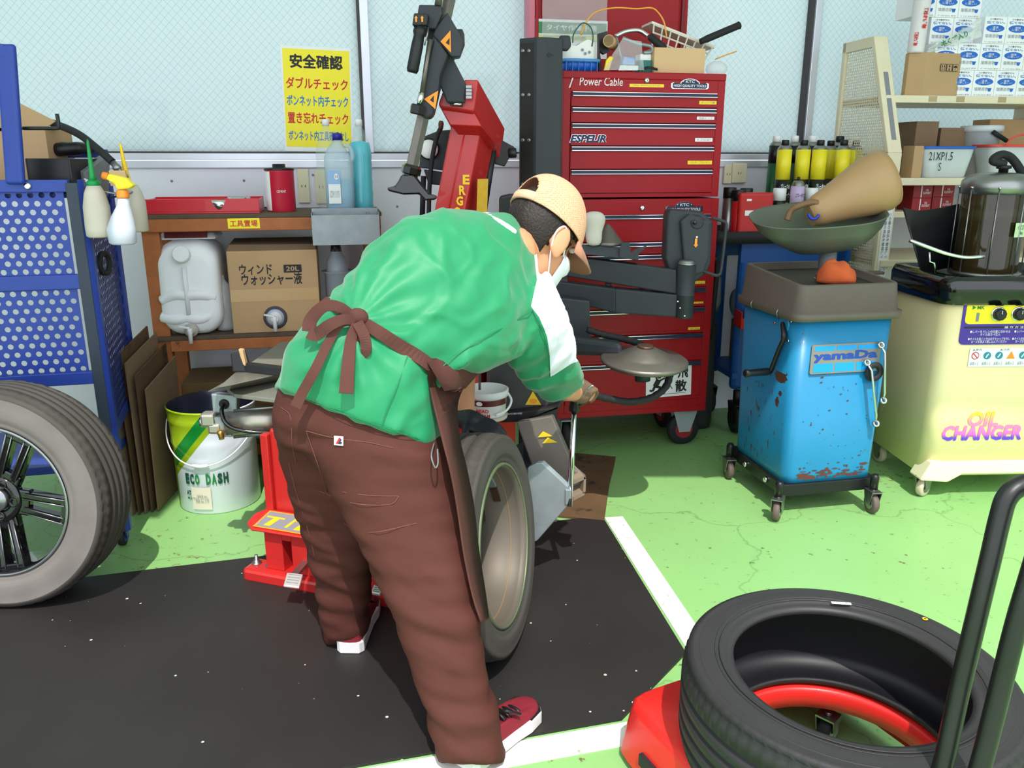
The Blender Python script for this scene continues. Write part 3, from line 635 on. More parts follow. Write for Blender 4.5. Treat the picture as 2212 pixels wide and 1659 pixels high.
jr = [[A + dirj*(h*1.32-0.05) + u_*math.cos(2*PI*i/28)*a*0.85 + w_*math.sin(2*PI*i/28)*a*1.12 for i in range(28)] for h, a, b_ in prof]
build('body', jb.rings(jr, True, (True, True), True), 'jug_amber', jug)
mat('hose_brown', (122,92,60), 0.5, var=0.2)
h0 = A - dirj*0.02; hp = smoothpath([aty(1778,443,pc.y-0.03), aty(1755,437,pc.y-0.03), aty(1725,445,pc.y-0.03), aty(1708,456,pc.y-0.02), aty(1700,476,pc.y-0.02)])
hs = build('spout_hose', MB().tube(hp, [0.012 + 0.0016*(i % 2) for i in range(len(hp))], 12), 'hose_brown', jug)
q = aty(1758, 462, pc.y-0.06); mat('blue_hook', (30,60,170), 0.4, var=0.05)
build('blue_hook', MB().tube([q + Vector((0.02*math.cos(R(a)), 0, 0.02*math.sin(R(a)))) for a in range(175, 366, 15)], 0.006, 10), 'blue_hook', label='small blue plastic hook tied to the amber jug spout', cat='hook', loc=q)
# orange rag and odds and ends in the tray
rg = fl(1806, 607, ztt-0.005); mat('rag_orange', (200,92,46), 0.9, var=0.12, scale=14, bump=0.1)
mb = MB(); rnd = random.Random(4); ring_ = []
for k, (rr, hz) in enumerate(((0.075,0.0),(0.09,0.02),(0.082,0.055),(0.055,0.085),(0.02,0.095))):
    ring_.append([rg + Vector((rr*math.cos(2*PI*i/14)*(0.62+0.6*rnd.random()), 0.75*rr*math.sin(2*PI*i/14)*(0.62+0.6*rnd.random()), hz*(0.7+0.55*rnd.random())-0.012)) for i in range(14)])
mb.rings(ring_, True, (True, True), True); build('rag', mb, 'rag_orange', label='crumpled orange rag on the brown tray of the blue tank', cat='rag', loc=rg, sub=1)
p = fl(1690, 575, ztt-0.01); tool = thing('air_gauge', 'chrome lever tool with a thin rod in the brown tray', 'tool', p)
build('head', MB().lathe([(0.006,0),(0.012,0.006),(0.012,0.03),(0.008,0.034),(0.012,0.04),(0.009,0.06)], p, Vector((1,-0.3,0.1)), 12), 'chrome', tool)
build('rod', MB().tube([p + Vector((0.05,-0.015,0.005)), fl(1762,602,ztt-0.012), fl(1758,607,ztt-0.02)], 0.0025, 6), 'chrome', tool)
p = fl(1740, 588, ztt-0.03); build('glove', MB().box(p, (0.13,0.05,0.012), Matrix.Rotation(0.2,3,'Z')).box(p+Vector((0.03,0.03,0.006)), (0.1,0.03,0.012), Matrix.Rotation(-0.2,3,'Z')), mat('oily_cloth', (150,122,88), 0.9, var=0.4, scale=30), label='oily folded cloth lying in the brown tray', cat='cloth', loc=p, bevel=0.004)
p = fl(1880, 590, ztt-0.03); build('scraper', MB().box(p, (0.13,0.04,0.014), Matrix.Rotation(0.35,3,'Z')), 'tray_brown', label='dark flat scraper lying in the brown tray', cat='tool', loc=p, bevel=0.004)
# ------------------------------------------------------------------ cream oil changer
OC = Loc((1.752, 3.225), R(2.5))
mat('oc_cream', (238,226,166), 0.4, var=0.04, coat=0.1); mat('oc_cream2', (246,238,196), 0.45, var=0.05, dirt=((150,140,110),0.15,20))
ow = 0.62; od = 0.48; oz0 = 0.10; oz1 = OC.pick(2075, 655, 0)[1]; oz2 = oz1 + 0.105
oc = thing('oil_changer', 'cream coloured oil changer machine with yellow control panel and glass tank', 'oil changer', OC.pt(ow/2, -od/2, 0), OC.yaw)
mb = MB(); rloft(mb, OC, ow/2, -od/2, [(oz0, ow, od, 0.06), (oz0+0.3, ow, od, 0.06), (oz1, ow, od, 0.06)]); build('body', mb, 'oc_cream', oc)
mb = MB()
for sgn, a in ((1, 0.0), (-1, ow)):
    mb.prism([OC.pt(a-sgn*0.02, 0.022, 0.085), OC.pt(a+sgn*0.10, 0.022, 0.075), OC.pt(a+sgn*0.16, 0.022, 0.11), OC.pt(a+sgn*0.16, 0.022, 0.16), OC.pt(a+sgn*0.02, 0.022, 0.17)], -OC.N*0.10)
OC.box(mb, 0.02, ow-0.02, -0.06, 0.02, 0.11, 0.165); build('foot_skirt', mb, 'oc_cream2', oc, bevel=0.008)
for a, d, yw in ((0.02,-0.02,R(-55)),(ow-0.02,-0.02,0.3),(0.03,-od+0.05,0.2),(ow-0.03,-od+0.05,0.2)):
    p = OC.pt(a, d, 0); caster(oc, (p.x, p.y), 0.04, 0.028, mat('caster_cream', (196,184,160), 0.5, var=0.15) if 'caster_cream' not in MATS else 'caster_cream', 'steel', 0.01, yw)
mb = MB(); rloft(mb, OC, ow/2, -od/2, [(oz1-0.006, ow+0.03, od+0.03, 0.07), (oz1+0.075, ow+0.034, od+0.034, 0.07), (oz2, ow+0.01, od+0.01, 0.06), (oz2, ow-0.06, od-0.06, 0.05), (oz2-0.03, ow-0.08, od-0.08, 0.04)]); build('top_cover', mb, 'black_gloss', oc)
# vent on the left side
d_, z_ = OC.side(1992, 698, 0.0); vf = frame(OC.pt(-0.001, d_, z_), -OC.N, (0,0,1))
quadpatch('side_vent', vf, 0.085, 0.15, 'ink_black', oc, lift=0.002); quadpatch('side_vent_gauge', vf @ T(0,-0.02,0), 0.07, 0.10, 'grey_light', oc, lift=0.003)
# control panel
mat('panel_yellow', (240,222,30), 0.4, var=0.02); mat('panel_purple', (70,44,150), 0.4, var=0.02)
a0, z1 = OC.pick(2083, 651); a1 = a0 + 0.44; z0 = OC.pick(2090, 744)[1]
F = OC.F((a0+a1)/2, 0.001, (z0+z1)/2); w, h = a1-a0, z1-z0
cp = quadpatch('control_panel', F, w, h, 'panel_purple', oc, lift=0.003, r=0.02, t=0.003); quadpatch('panel_face', F @ T(0.004, h*0.23, 0), w*0.965, h*0.5, 'panel_yellow', cp, lift=0.004, r=0.018)
quadpatch('panel_bar', F @ T(0.004,-h*0.1,0), w*0.95, h*0.04, 'ink_black', cp, lift=0.004)
text('lettering', 'MK', F @ T(-w*0.34, h*0.36, 0), 0.03, 0.014, 'ink_green', cp, 0.02, lift=0.005)
poly('brand_mark', F @ T(-w*0.34-0.028, h*0.36, 0), [(-0.007,-0.008),(0.008,0),(-0.007,0.008)], 'ink_green', cp, lift=0.005)
quadpatch('slide_switch', F @ T(-w*0.36, h*0.14, 0), 0.012, 0.036, 'ink_grey', cp, lift=0.005)
for i, x in enumerate((-0.17, 0.02, 0.19)):
    C_ = F @ Vector((x*w, h*0.21, 0.003)); build('knob_ring', MB().lathe([(0.03,0),(0.03,0.004),(0.026,0.005)], C_, OC.N, 24), 'chrome', cp)
    k_ = build('knob', MB().lathe([(0.026,0.004),(0.024,0.022),(0.018,0.026)], C_, OC.N, 10), 'black_plastic', cp); build('pointer', MB().box(C_ + OC.N*0.0265 + Vector((0,0,0.01)), (0.002,0.001,0.014)), 'ink_white', k_)
    quadpatch('knob_caption', F @ T(x*w, h*0.42, 0), 0.036, 0.009, 'ink_black', cp, lift=0.005, r=0.004)
text('lettering', '操 作 方 法', F @ T(0.0, -h*0.1, 0), 0.08, 0.010, 'ink_white', cp, lift=0.005)
for x in (-0.22, 0.2):
    text('lettering', '●レバーをドレンの位置に合わせる\n オイル抜き→注入', F @ T(x*w, -h*0.23, 0), w*0.38, h*0.13, 'ink_white', cp, lift=0.005)
    text('lettering', '●オイルを抜くときは必ずキャップを外し\n ホースを奥まで差し込んでください', F @ T(x*w, -h*0.4, 0), w*0.4, h*0.13, 'ink_white', cp, lift=0.005)
# caution stickers
a0, z1 = OC.pick(2095, 752); z0 = OC.pick(2095, 792)[1]; w, h = 0.25, z1-z0
F = OC.F(a0+w/2, 0.001, (z0+z1)/2); st = quadpatch('caution_sticker', F, w, h, 'paper', oc, lift=0.003)
mat('teal_ink', (40,140,160), 0.5, var=0)
for i in range(5):
    x = (-0.4+0.2*i)*w; G = F @ T(x, h*0.1, 0)
    if i == 3: poly('caution_mark', G, [(-0.018,-0.014),(0.018,-0.014),(0,0.018)], 'ink_orange', st, lift=0.004)
    elif i == 0:
        poly('caution_mark', G, ell(0,0,0.016,0.016), 'ink_red', st, lift=0.004); poly('caution_mark', G, ell(0,0,0.0125,0.0125), 'paper', st, lift=0.0045); poly('caution_mark', G, limb((-0.01,0.01),(0.01,-0.01),0.002), 'ink_red', st, lift=0.005)
    else:
        poly('caution_mark', G, ell(0,0,0.016,0.016), 'teal_ink', st, lift=0.004); poly('caution_mark', G, limb((-0.005,-0.008),(0.005,0.008),0.0025), 'paper', st, lift=0.0045)
    text('lettering', '注意して\n使用する', F @ T(x, -h*0.32, 0), w*0.15, h*0.18, 'ink_grey', st, lift=0.004)
text('lettering', '▲警告', F @ T(-w*0.38, h*0.42, 0), w*0.16, h*0.11, 'ink_grey', st, lift=0.004); text('lettering', '▲注意', F @ T(w*0.08, h*0.42, 0), w*0.16, h*0.11, 'ink_grey', st, lift=0.004)
# OIL CHANGER logo, colour running from orange over pink to violet
gm2 = bpy.data.materials.new('logo_gradient'); gm2.use_nodes = True; MATS['logo_gradient'] = gm2; n2 = gm2.node_tree.nodes; b2 = n2['Principled BSDF']
t2 = n2.new('ShaderNodeTexCoord'); s2 = n2.new('ShaderNodeSeparateXYZ'); r2 = n2.new('ShaderNodeValToRGB'); mr = n2.new('ShaderNodeMapRange')
gz0 = OC.pick(2100, 948)[1]; gz1 = OC.pick(2120, 890)[1]
gm2.node_tree.links.new(t2.outputs['Object'], s2.inputs[0]); gm2.node_tree.links.new(s2.outputs['Z'], mr.inputs['Value']); mr.inputs['From Min'].default_value = gz0; mr.inputs['From Max'].default_value = gz1
gm2.node_tree.links.new(mr.outputs[0], r2.inputs[0]); gm2.node_tree.links.new(r2.outputs[0], b2.inputs['Base Color'])
e = r2.color_ramp.elements; e[0].position = 0.05; e[0].color = lin((90,60,190)); e[1].position = 0.95; e[1].color = lin((250,190,40))
x = e.new(0.25); x.color = lin((240,110,190)); x = e.new(0.62); x.color = lin((250,130,160))
for t, px0, px1, py0, py1 in (('OIL',2094,2153,891,919),('CHANGER',2038,2202,921,948)):
    a0, z1 = OC.pick(px0, py0); a1, z0 = OC.pick(px1, py1); text('lettering', t, OC.F((a0+a1)/2, 0.001, (z0+z1)/2), a1-a0, z1-z0, 'logo_gradient', oc, shear=0.12, lift=0.002, heavy=0.045)
# glass oil tank on top
gc = OC.pt(0.30, -0.24, 0); gz_ = oz2-0.02; gt = aty(2140, 400, gc.y).z
gc = Vector((aty(2141, 480, gc.y).x, gc.y, 0)); gr = aty(2206,480,gc.y).x - gc.x
om = mat('oil_glass', (52,40,18), 0.06, var=0.0, coat=0.8, alpha=0.93); 
gk = thing('oil_glass_tank', 'dark oil filled glass cylinder with steel lid on the oil changer', 'glass tank', (gc.x, gc.y, gz_))
mat('oil_dark', (34,26,16), 0.12, var=0.05, coat=0.8)
zfill = gz_ + (gt-gz_)*0.62
build('oil', MB().lathe([(gr-0.008,gz_+0.012),(gr-0.008,zfill)], (gc.x,gc.y,0), (0,0,1), 40), 'oil_dark', gk)
mat('oil_film', (52,42,18), 0.1, var=0.3, scale=6, coat=0.5, alpha=0.86)
build('glass_wall', MB().lathe([(gr-0.003,gz_+0.012),(gr-0.003,gt)], (gc.x,gc.y,0), (0,0,1), 40, (False,False)), 'oil_film', gk)
build('lid', MB().lathe([(gr+0.006,gt-0.035),(gr+0.008,gt+0.0),(gr+0.004,gt+0.02),(gr-0.02,gt+0.042),(gr-0.06,gt+0.05),(0.02,gt+0.052)], (gc.x,gc.y,0), (0,0,1), 40), 'steel', gk)
build('base_ring', MB().lathe([(gr+0.012,gz_),(gr+0.012,gz_+0.012),(gr-0.004,gz_+0.014)], (gc.x,gc.y,0), (0,0,1), 40), 'steel', gk)
for k in range(8):
    a = 2*PI*k/8+0.35; q = Vector((gc.x+(gr+0.009)*math.cos(a), gc.y+(gr+0.009)*math.sin(a), 0))
    build('tie_rod', MB().cyl(q+Vector((0,0,gz_)), q+Vector((0,0,gt-0.01)), 0.0028, n=8), 'steel', gk); build('rod_nut', MB().lathe([(0.006,0),(0.006,0.008)], q+Vector((0,0,gt-0.012)), (0,0,1), 6), 'chrome', gk)
build('lid_valve', MB().lathe([(0.018,0),(0.018,0.02),(0.028,0.022),(0.028,0.034),(0.01,0.036),(0.01,0.05)], (gc.x+0.0,gc.y-0.03,gt+0.045), (0,0,1), 10), 'black_plastic', gk)
hp = smoothpath([(gc.x+0.002,gc.y-0.03,gt+0.085), aty(2145,347,gc.y-0.03), aty(2163,334,gc.y-0.02), aty(2185,342,gc.y), aty(2208,375,gc.y), aty(2230,430,gc.y+0.05)])
build('suction_hose', MB().tube(hp, 0.017, 12), 'black_rubber', gk)
F = frame(Vector((gc.x+gr*0.42, gc.y-gr*0.93, aty(2165,497,gc.y-gr).z)), (0.9,0.4,0), (0,0,1)); mat('tape_green', (190,222,170), 0.6, var=0.03)
nt_ = quadpatch('tape_note', F, 0.075, 0.058, 'tape_green', gk, lift=0.006); text('lettering', 'イエロー\n 4m', F, 0.05, 0.04, 'ink_black', nt_, lift=0.0075)
mb = MB(); n_ = 22
for sgn in (0,): 
    pts = [aty(1950,448,gc.y-0.02), aty(1985,455,gc.y+0.05), aty(2035,448,gc.y+0.10), aty(2072,440,gc.y+0.12)]
    top = smoothpath(pts, 6); lo = smoothpath([aty(1988,582,gc.y-0.02), aty(2012,585,gc.y+0.05), aty(2042,580,gc.y+0.10), aty(2072,578,gc.y+0.12)], 6)
    mb.rings([[lo[i], top[i]] for i in range(len(top))], False, (False,False), True)
build('splash_guard', mb, 'black_plastic', oc, solid=0.004)
rail = smoothpath([aty(1964,519,gc.y-0.20), aty(2000,532,gc.y-0.22), aty(2045,548,gc.y-0.23), aty(2085,556,gc.y-0.23), aty(2125,554,gc.y-0.22)], 5)
gd = build('guard_rail', MB().tube(rail, 0.008, 10), 'chrome', oc)
build('rail_bracket', MB().tube([aty(2008,545,gc.y-0.22), aty(2008,565,gc.y-0.22), aty(2018,568,gc.y-0.22), aty(2022,590,gc.y-0.2)], 0.004, 6), 'chrome', gd)
# ------------------------------------------------------------------ blue wheeled bench
BN = Loc((0.98, 4.0), R(9))
bz = BN.pick(1700, 512)[1]
bench = thing('wheeled_bench', 'blue steel wheeled bench with black tray top crowded with spray cans', 'bench', BN.pt(0.45, -0.2, 0), BN.yaw)
bl0 = BN.pick(1597, 600, -0.03)[0]
for a in (bl0, 0.66):
    for d in (-0.03, -0.40):
        lg = build('leg', BN.box(MB(), a, a+0.10, d-0.05, d, 0.24, bz-0.03), 'blue_bench', bench, bevel=0.03, seg=3)
        p = BN.pt(a+0.05, d-0.025, 0); caster(lg, (p.x, p.y), 0.075, 0.04, 'black_rubber', 'black_plastic', 0.07, 0.1, 'black_plastic')
build('apron_rail', BN.box(MB(), bl0, 0.76, -0.06, -0.03, bz-0.13, bz-0.02), 'blue_bench', bench, bevel=0.004)
build('apron_rail', BN.box(MB(), bl0, 0.76, -0.40, -0.37, bz-0.13, bz-0.02), 'blue_bench', bench, bevel=0.004)
build('lower_shelf', BN.box(MB(), bl0, 0.76, -0.41, -0.03, 0.30, 0.33), 'blue_bench', bench, bevel=0.004)
bw = BN.pick(1885, 505)[0]
mb = MB(); rloft(mb, BN, bw/2, -0.2, [(bz-0.03, bw, 0.42, 0.05), (bz+0.03, bw+0.02, 0.44, 0.06), (bz+0.03, bw-0.02, 0.40, 0.05), (bz+0.005, bw-0.04, 0.38, 0.04)]); build('tray_top', mb, 'black_rubber', bench)
bt = bz + 0.006
# spray cans
def can(name, lab, cat, s, d, r, hb, mats, cap_h=0.03, cap_r=0.6, group=None, band=None, txt=None, dome=0.02, capm='black_plastic', z0=None, txtm='ink_white'):
    z0 = bt if z0 is None else z0; P = BN.pt(s, d, z0); o = thing(name, lab, cat, P, BN.yaw, group)
    if band is None: build('can_body', MB().lathe([(r*0.96,0),(r,0.004),(r,hb)], P, (0,0,1), 24), mats[0], o)
    else:
        y = 0.0
        for i, f in enumerate(band):
            build('can_band' if i else 'can_body', MB().lathe([(r,y),(r,y+hb*f)], P, (0,0,1), 24), mats[i], o); y += hb*f
    build('can_dome', MB().lathe([(r,hb),(r*0.97,hb+0.003),(r*0.78,hb+dome*0.7),(r*0.6,hb+dome)], P, (0,0,1), 24), 'steel', o)
    build('cap', MB().lathe([(r*cap_r,hb+dome-0.004),(r*cap_r,hb+dome+cap_h-0.003),(r*cap_r-0.003,hb+dome+cap_h)], P, (0,0,1), 20), capm, o)
    if txt:
        for t, zf, wf, hf in txt:
            Ft = BN.F(s, d+r, z0+hb*zf); text('lettering', t, Ft, r*wf, hb*hf, txtm, o, 0.015, lift=0.0015)
    return o
mat('can_yellow', (236,220,40), 0.35, var=0.03); mat('can_black', (22,22,24), 0.35, var=0.05); mat('can_green', (16,84,44), 0.35, var=0.05); mat('can_red', (190,30,36), 0.35, var=0.05); mat('can_lilac', (198,176,214), 0.35, var=0.05); mat('can_purple', (60,30,90), 0.35, var=0.05)
rC = 0.036
def scan(px, d): return BN.pick(px, 420, d)[0]
zcan = BN.pick(1700, 480, -0.14)[1]
htop = BN.pick(1688, 314, -0.14)[1]
hb_ = htop - bt - 0.0
tx = [('ブレーキ&',0.57,1.3,0.065),('パーツクリーナー',0.47,1.8,0.075)]
gname = 'yellow brake cleaner cans on the bench'
for i, (px, d, lab) in enumerate(((1687,-0.12,'yellow and black brake cleaner can next to the dark green can'),(1727,-0.15,'yellow and black brake cleaner can, second from the dark green can'),(1762,-0.12,'yellow and black brake cleaner can, third from the dark green can'),
        (1784,-0.24,'yellow and black brake cleaner can half hidden in the rear row'),(1812,-0.12,'yellow and black brake cleaner can standing behind the amber jug'),(1838,-0.22,'yellow and black brake cleaner can nearest the cream perforated shelf end'))):
    can('spray_can', lab, 'spray can', scan(px, d), d, rC, hb_-0.02, ('can_yellow','can_black','can_yellow'), 0.026, 0.52, gname, (0.38,0.27,0.35), tx)
for px, d, lab, mt, cp_ in ((1668,-0.26,'dark green spray can with white cap in the rear row','can_green','white_plastic'),(1706,-0.27,'dark green spray can with white cap between yellow cans','can_green','white_plastic'),(1744,-0.27,'dark green spray can with white cap behind the third yellow can','can_green','white_plastic'),(1802,-0.29,'dark green spray can with black cap at the rear','can_green','black_plastic')):
    can('spray_can', lab, 'spray can', scan(px, d), d, 0.034, hb_, (mt,'can_black'), 0.03, 0.6, 'green spray cans at the back of the bench', (0.8,0.2), capm=cp_)
zf = lambda py, d: BN.pick(1700, py, d)[1] - bt
hw = zf(420, -0.07)
for px, lab in ((1684,'white capped paint can in front of the first yellow can'),(1752,'white capped paint can beside the lilac can'),(1782,'white capped paint can partly behind the amber jug')):
    can('paint_can', lab, 'spray can', scan(px, -0.06), -0.06, 0.033, hw-0.03, ('white_plastic','can_black'), 0.055, 0.98, 'white capped paint cans on the bench', (0.85,0.15), capm='white_plastic', dome=0.006)
can('spray_can', 'lilac spray glue can with bare steel top on the bench', 'spray can', scan(1722,-0.02), -0.02, 0.033, zf(402,-0.02), ('white_plastic','can_purple','can_lilac'), 0.018, 0.22, None, (0.2,0.4,0.4), [('スプレーのり77',0.82,1.6,0.09)], 0.026, txtm='ink_navy')
for px, d, lab, hh in ((1576,-0.10,'black capped spray can close to the red tool chest',400),(1597,-0.05,'red labelled spray can with black cap and red straw',406),(1612,-0.12,'black capped spray can behind the red plastic case',402)):
    o = can('spray_can', lab, 'spray can', scan(px, d), d, 0.032, zf(hh+28, d), ('can_red' if px == 1597 else 'steel',), 0.05, 0.98, 'black capped spray cans by the tool chest', capm='black_plastic', dome=0.005)
# red plastic case
s0 = BN.pick(1598, 440, 0.0)[0]; s1 = BN.pick(1672, 440, 0.0)[0]; zc1 = BN.pick(1640, 416, 0.0)[1]
cse = thing('plastic_case', 'small red plastic case with white labels on the bench', 'case', BN.pt((s0+s1)/2, -0.02, bt), BN.yaw)
mat('red_case', (190,36,34), 0.4, var=0.06)
mb = MB(); BN.box(mb, s0, s1, -0.05, 0.0, bt, zc1); build('shell', mb, 'red_case', cse, bevel=0.014, seg=3)
build('label', BN.box(MB(), s0+0.03, s0+0.085, 0.0, 0.001, (bt+zc1)/2-0.005, (bt+zc1)/2+0.02), 'paper', cse); build('label', BN.box(MB(), s0+0.035, s0+0.06, 0.0, 0.001, zc1-0.04, zc1-0.03), 'paper', cse)
o = bench
# white cup stack behind the case, red bin, gas cylinder and boxes under the bench
p = BN.pt(scan(1640,-0.13), -0.13, bt); build('paper_cup_stack', MB().lathe([(0.03,0)]+[(0.034+0.0005*i+0.003*(i%2), 0.02+0.008*i) for i in range(12)]+[(0.03,0.13)], p, (0,0,1), 20), 'paper', label='stack of white paper cups behind the red case', cat='cups', loc=p)
a_, z_ = BN.pick(1620, 690, 0.05); mb = MB(); q = BN.pt(a_, 0.02, z_)
for sx in (-1, 1): mb.box(q + Vector((0.045*sx,0,0)), (0.006,0.12,0.08))
mb.box(q + Vector((0,0,-0.04)), (0.096,0.12,0.006)); mb.box(q + Vector((0,0.06,0)), (0.096,0.006,0.08)); mb.box(q + Vector((0,-0.06,-0.015)), (0.096,0.006,0.05)); build('parts_bin', mb, 'red_plastic', label='small red parts bin hooked on the bench behind the blue tank', cat='bin', loc=q)
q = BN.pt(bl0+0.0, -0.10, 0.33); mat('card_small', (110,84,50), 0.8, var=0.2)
cbx = BN.pt(0.36, -0.2, 0.331)
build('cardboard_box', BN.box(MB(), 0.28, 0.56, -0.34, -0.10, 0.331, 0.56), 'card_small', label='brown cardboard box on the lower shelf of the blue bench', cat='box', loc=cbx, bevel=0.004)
gcp = BN.pt(0.62, -0.2, 0.565); mat('grey_tank', (150,154,166), 0.4, metal=0.2, var=0.1)
build('air_tank', MB().lathe([(0.02,-0.26),(0.07,-0.25),(0.1,-0.2),(0.1,0.2),(0.07,0.25),(0.02,0.26)], BN.pt(0.48,-0.2,0.67), BN.U, 28), 'grey_tank', label='pale grey air cylinder lying on the box under the bench', cat='cylinder', loc=gcp)
dk = BN.pt(-0.02, -0.25, 0.0); mat('dark_clutter', (46,46,48), 0.6, var=0.3)
vac = thing('shop_vacuum', 'dark wheeled machine in the gap between red chest and blue bench', 'machine', BN.pt(0.06,-0.2,0))
build('housing', MB().lathe([(0.07,0),(0.075,0.03),(0.075,0.55),(0.06,0.62),(0.03,0.64)], BN.pt(0.06,-0.2,0), (0,0,1), 20), 'dark_clutter', vac); build('motor_cap', MB().lathe([(0.075,0.64),(0.085,0.68),(0.08,0.8),(0.05,0.86)], BN.pt(0.06,-0.2,0), (0,0,1), 20), 'grey_light', vac)
build('hose', MB().tube(smoothpath([BN.pt(0.03,-0.13,0.86), BN.pt(0.05,-0.08,0.92), BN.pt(0.07,-0.09,0.85), BN.pt(0.06,-0.10,0.5)]), 0.014, 10), 'black_rubber', vac)
# ------------------------------------------------------------------ cream steel rack at the right with perforated end
def perf(mb, O, X, Y, w, h, pitch, r, t=0.0):
    """sheet with round (octagonal) holes in staggered rows; O corner, X/Y unit axes"""
    O, X, Y = Vector(O), Vector(X), Vector(Y); nc = max(1, int(round(w/pitch))); nr = max(1, int(round(h/(pitch*0.866)))); pw = w/nc; ph = h/nr
    for j in range(nr):
        off = (j % 2)*0.5
        y0 = j*ph; cy = y0+ph/2
        for i in range(-1, nc):
            x0 = (i+off)*pw; x1 = x0+pw
            a0, a1 = max(0, x0), min(w, x1)
            if a1-a0 < 1e-6: continue
            if x0 < -1e-6 or x1 > w+1e-6:
                mb.add([O+X*a0+Y*y0, O+X*a1+Y*y0, O+X*a1+Y*(y0+ph), O+X*a0+Y*(y0+ph)], [(0,1,2,3)]); continue
            cx = (x0+x1)/2
            out = [(x1,cy),(x1,y0+ph),(cx,y0+ph),(x0,y0+ph),(x0,cy),(x0,y0),(cx,y0),(x1,y0)]
            inn = [(cx+r*math.cos(k*PI/4), cy+r*math.sin(k*PI/4)) for k in range(8)]
            vs = [O+X*a+Y*b_ for a, b_ in out+inn]
            mb.add(vs, [(k, (k+1) % 8, 8+(k+1) % 8, 8+k) for k in range(8)])
    return mb
mat('shelf_cream', (226,214,184), 0.5, var=0.06, dirt=((150,136,110), 0.18, 14))
SH = Loc((1.80, 4.02), R(9))                                  # front left upright of the rack
rack = thing('storage_rack', 'cream steel storage rack with perforated end panel, boxes on its shelves', 'rack', SH.pt(0.5, -0.2, 0), SH.yaw)
zt_ = SH.pick(1950, 62)[1]; zk1 = SH.pick(1975, 330)[1]; zk2 = SH.pick(1985, 440)[1]; dk2 = 0.04
sd = -0.50                                                     # back edge
# perforated end: upper part narrows to the top, lower part straight
zb0 = 0.05; zk = zk1
W_ = abs(sd); tb = 0.23                                        # the front edge leans back towards the top
mb = MB()
perf(mb, SH.pt(0.006, sd+0.02, zb0), SH.N, Vector((0,0,1)), W_-0.03, zk-zb0, 0.0165, 0.0052)
n_ = 12
for k in range(n_):
    z0_, z1_ = zk+(zt_-0.05-zk)*k/n_, zk+(zt_-0.05-zk)*(k+1)/n_; bk = tb*(k+0.5)/n_
    perf(mb, SH.pt(0.006, sd+0.02, z0_), SH.N, Vector((0,0,1)), W_-0.03-bk, z1_-z0_, 0.0165, 0.0052)
build('perforated_panel', mb, 'shelf_cream', rack)
def bar(mb, a, b, w=0.03, s0=-0.006, s1=0.012):
    return mb.hexa([SH.pt(s0,a[0]-w/2,a[1]), SH.pt(s1,a[0]-w/2,a[1]), SH.pt(s1,a[0]+w/2,a[1]), SH.pt(s0,a[0]+w/2,a[1]), SH.pt(s0,b[0]-w/2,b[1]), SH.pt(s1,b[0]-w/2,b[1]), SH.pt(s1,b[0]+w/2,b[1]), SH.pt(s0,b[0]+w/2,b[1])])
build('rear_edge', bar(MB(), (sd+0.015, zb0), (sd+0.015, zt_)), 'shelf_cream', rack, bevel=0.002)
mb = MB(); SH.box(mb, -0.006, 0.012, sd, -tb, zt_-0.05, zt_); build('top_edge', mb, 'shelf_cream', rack, bevel=0.002)
build('front_upright', bar(MB(), (-0.01, zb0), (-0.01, zk), 0.03, -0.008, 0.065), 'shelf_cream', rack, bevel=0.004)
build('front_upright', bar(MB(), (-0.01, zk), (-tb-0.01, zt_), 0.03, -0.008, 0.065), 'shelf_cream', rack, bevel=0.004)
def slant(z_): return 0.0055-tb*(z_-zk)/(zt_-zk)
za_, zb_ = zk1+0.06, zt_-0.17
build('upright_slot', MB().hexa([SH.pt(0.018,slant(za_)+0.0012,za_), SH.pt(0.042,slant(za_)+0.0012,za_), SH.pt(0.042,slant(za_),za_), SH.pt(0.018,slant(za_),za_), SH.pt(0.018,slant(zb_)+0.0012,zb_), SH.pt(0.042,slant(zb_)+0.0012,zb_), SH.pt(0.042,slant(zb_),zb_), SH.pt(0.018,slant(zb_),zb_)]), 'ink_grey', rack); build('upright_hole', SH.box(MB(), 0.02, 0.04, 0.005, 0.0065, zk2+0.06, zk2+0.11), 'seal_dark', rack)
lz0_ = SH.pick(1960, 600)[1]; lz1_ = SH.pick(1975, 452)[1]
lf = quadpatch('upright_label', SH.F(0.03, 0.005, (lz0_+lz1_)/2), 0.05, lz1_-lz0_, 'paper', rack, lift=0.002)
for dx in (-0.01, 0.012): text('lettering', 'この棚の商品を整頓してください', frame(SH.pt(0.03+dx, 0.005, (lz0_+lz1_)/2), (0,0,-1), SH.U), (lz1_-lz0_)*0.9, 0.014, 'ink_navy', lf, lift=0.003)
SW = 1.1
zs1 = SH.pick(2080, 207, -0.10)[1]; zs2 = SH.pick(2080, 384, 0.0)[1]; zs3 = SH.pick(1960, 560, 0.0)[1]
shelves = []
for z_ in (zs1, zs2, zs3, 0.25):
    df = -0.10 if z_ == zs1 else 0.02
    sb = build('shelf_board', SH.box(MB(), 0.014, SW, sd, df, z_-0.035, z_), 'shelf_cream', rack, bevel=0.004)
    shelves.append(z_)
for px in (2015, 2075, 2165):
    a_ = SH.pick(px, 213, -0.10)[0]; quadpatch('tape_residue', SH.F(a_, -0.10, zs1-0.016), 0.045, 0.026, mat('tape_brown', (176,156,118), 0.7, var=0.25) if 'tape_brown' not in MATS else 'tape_brown', rack)
build('back_upright', SH.box(MB(), SW-0.06, SW, sd, 0.0, zb0, zt_), 'shelf_cream', rack, bevel=0.004)
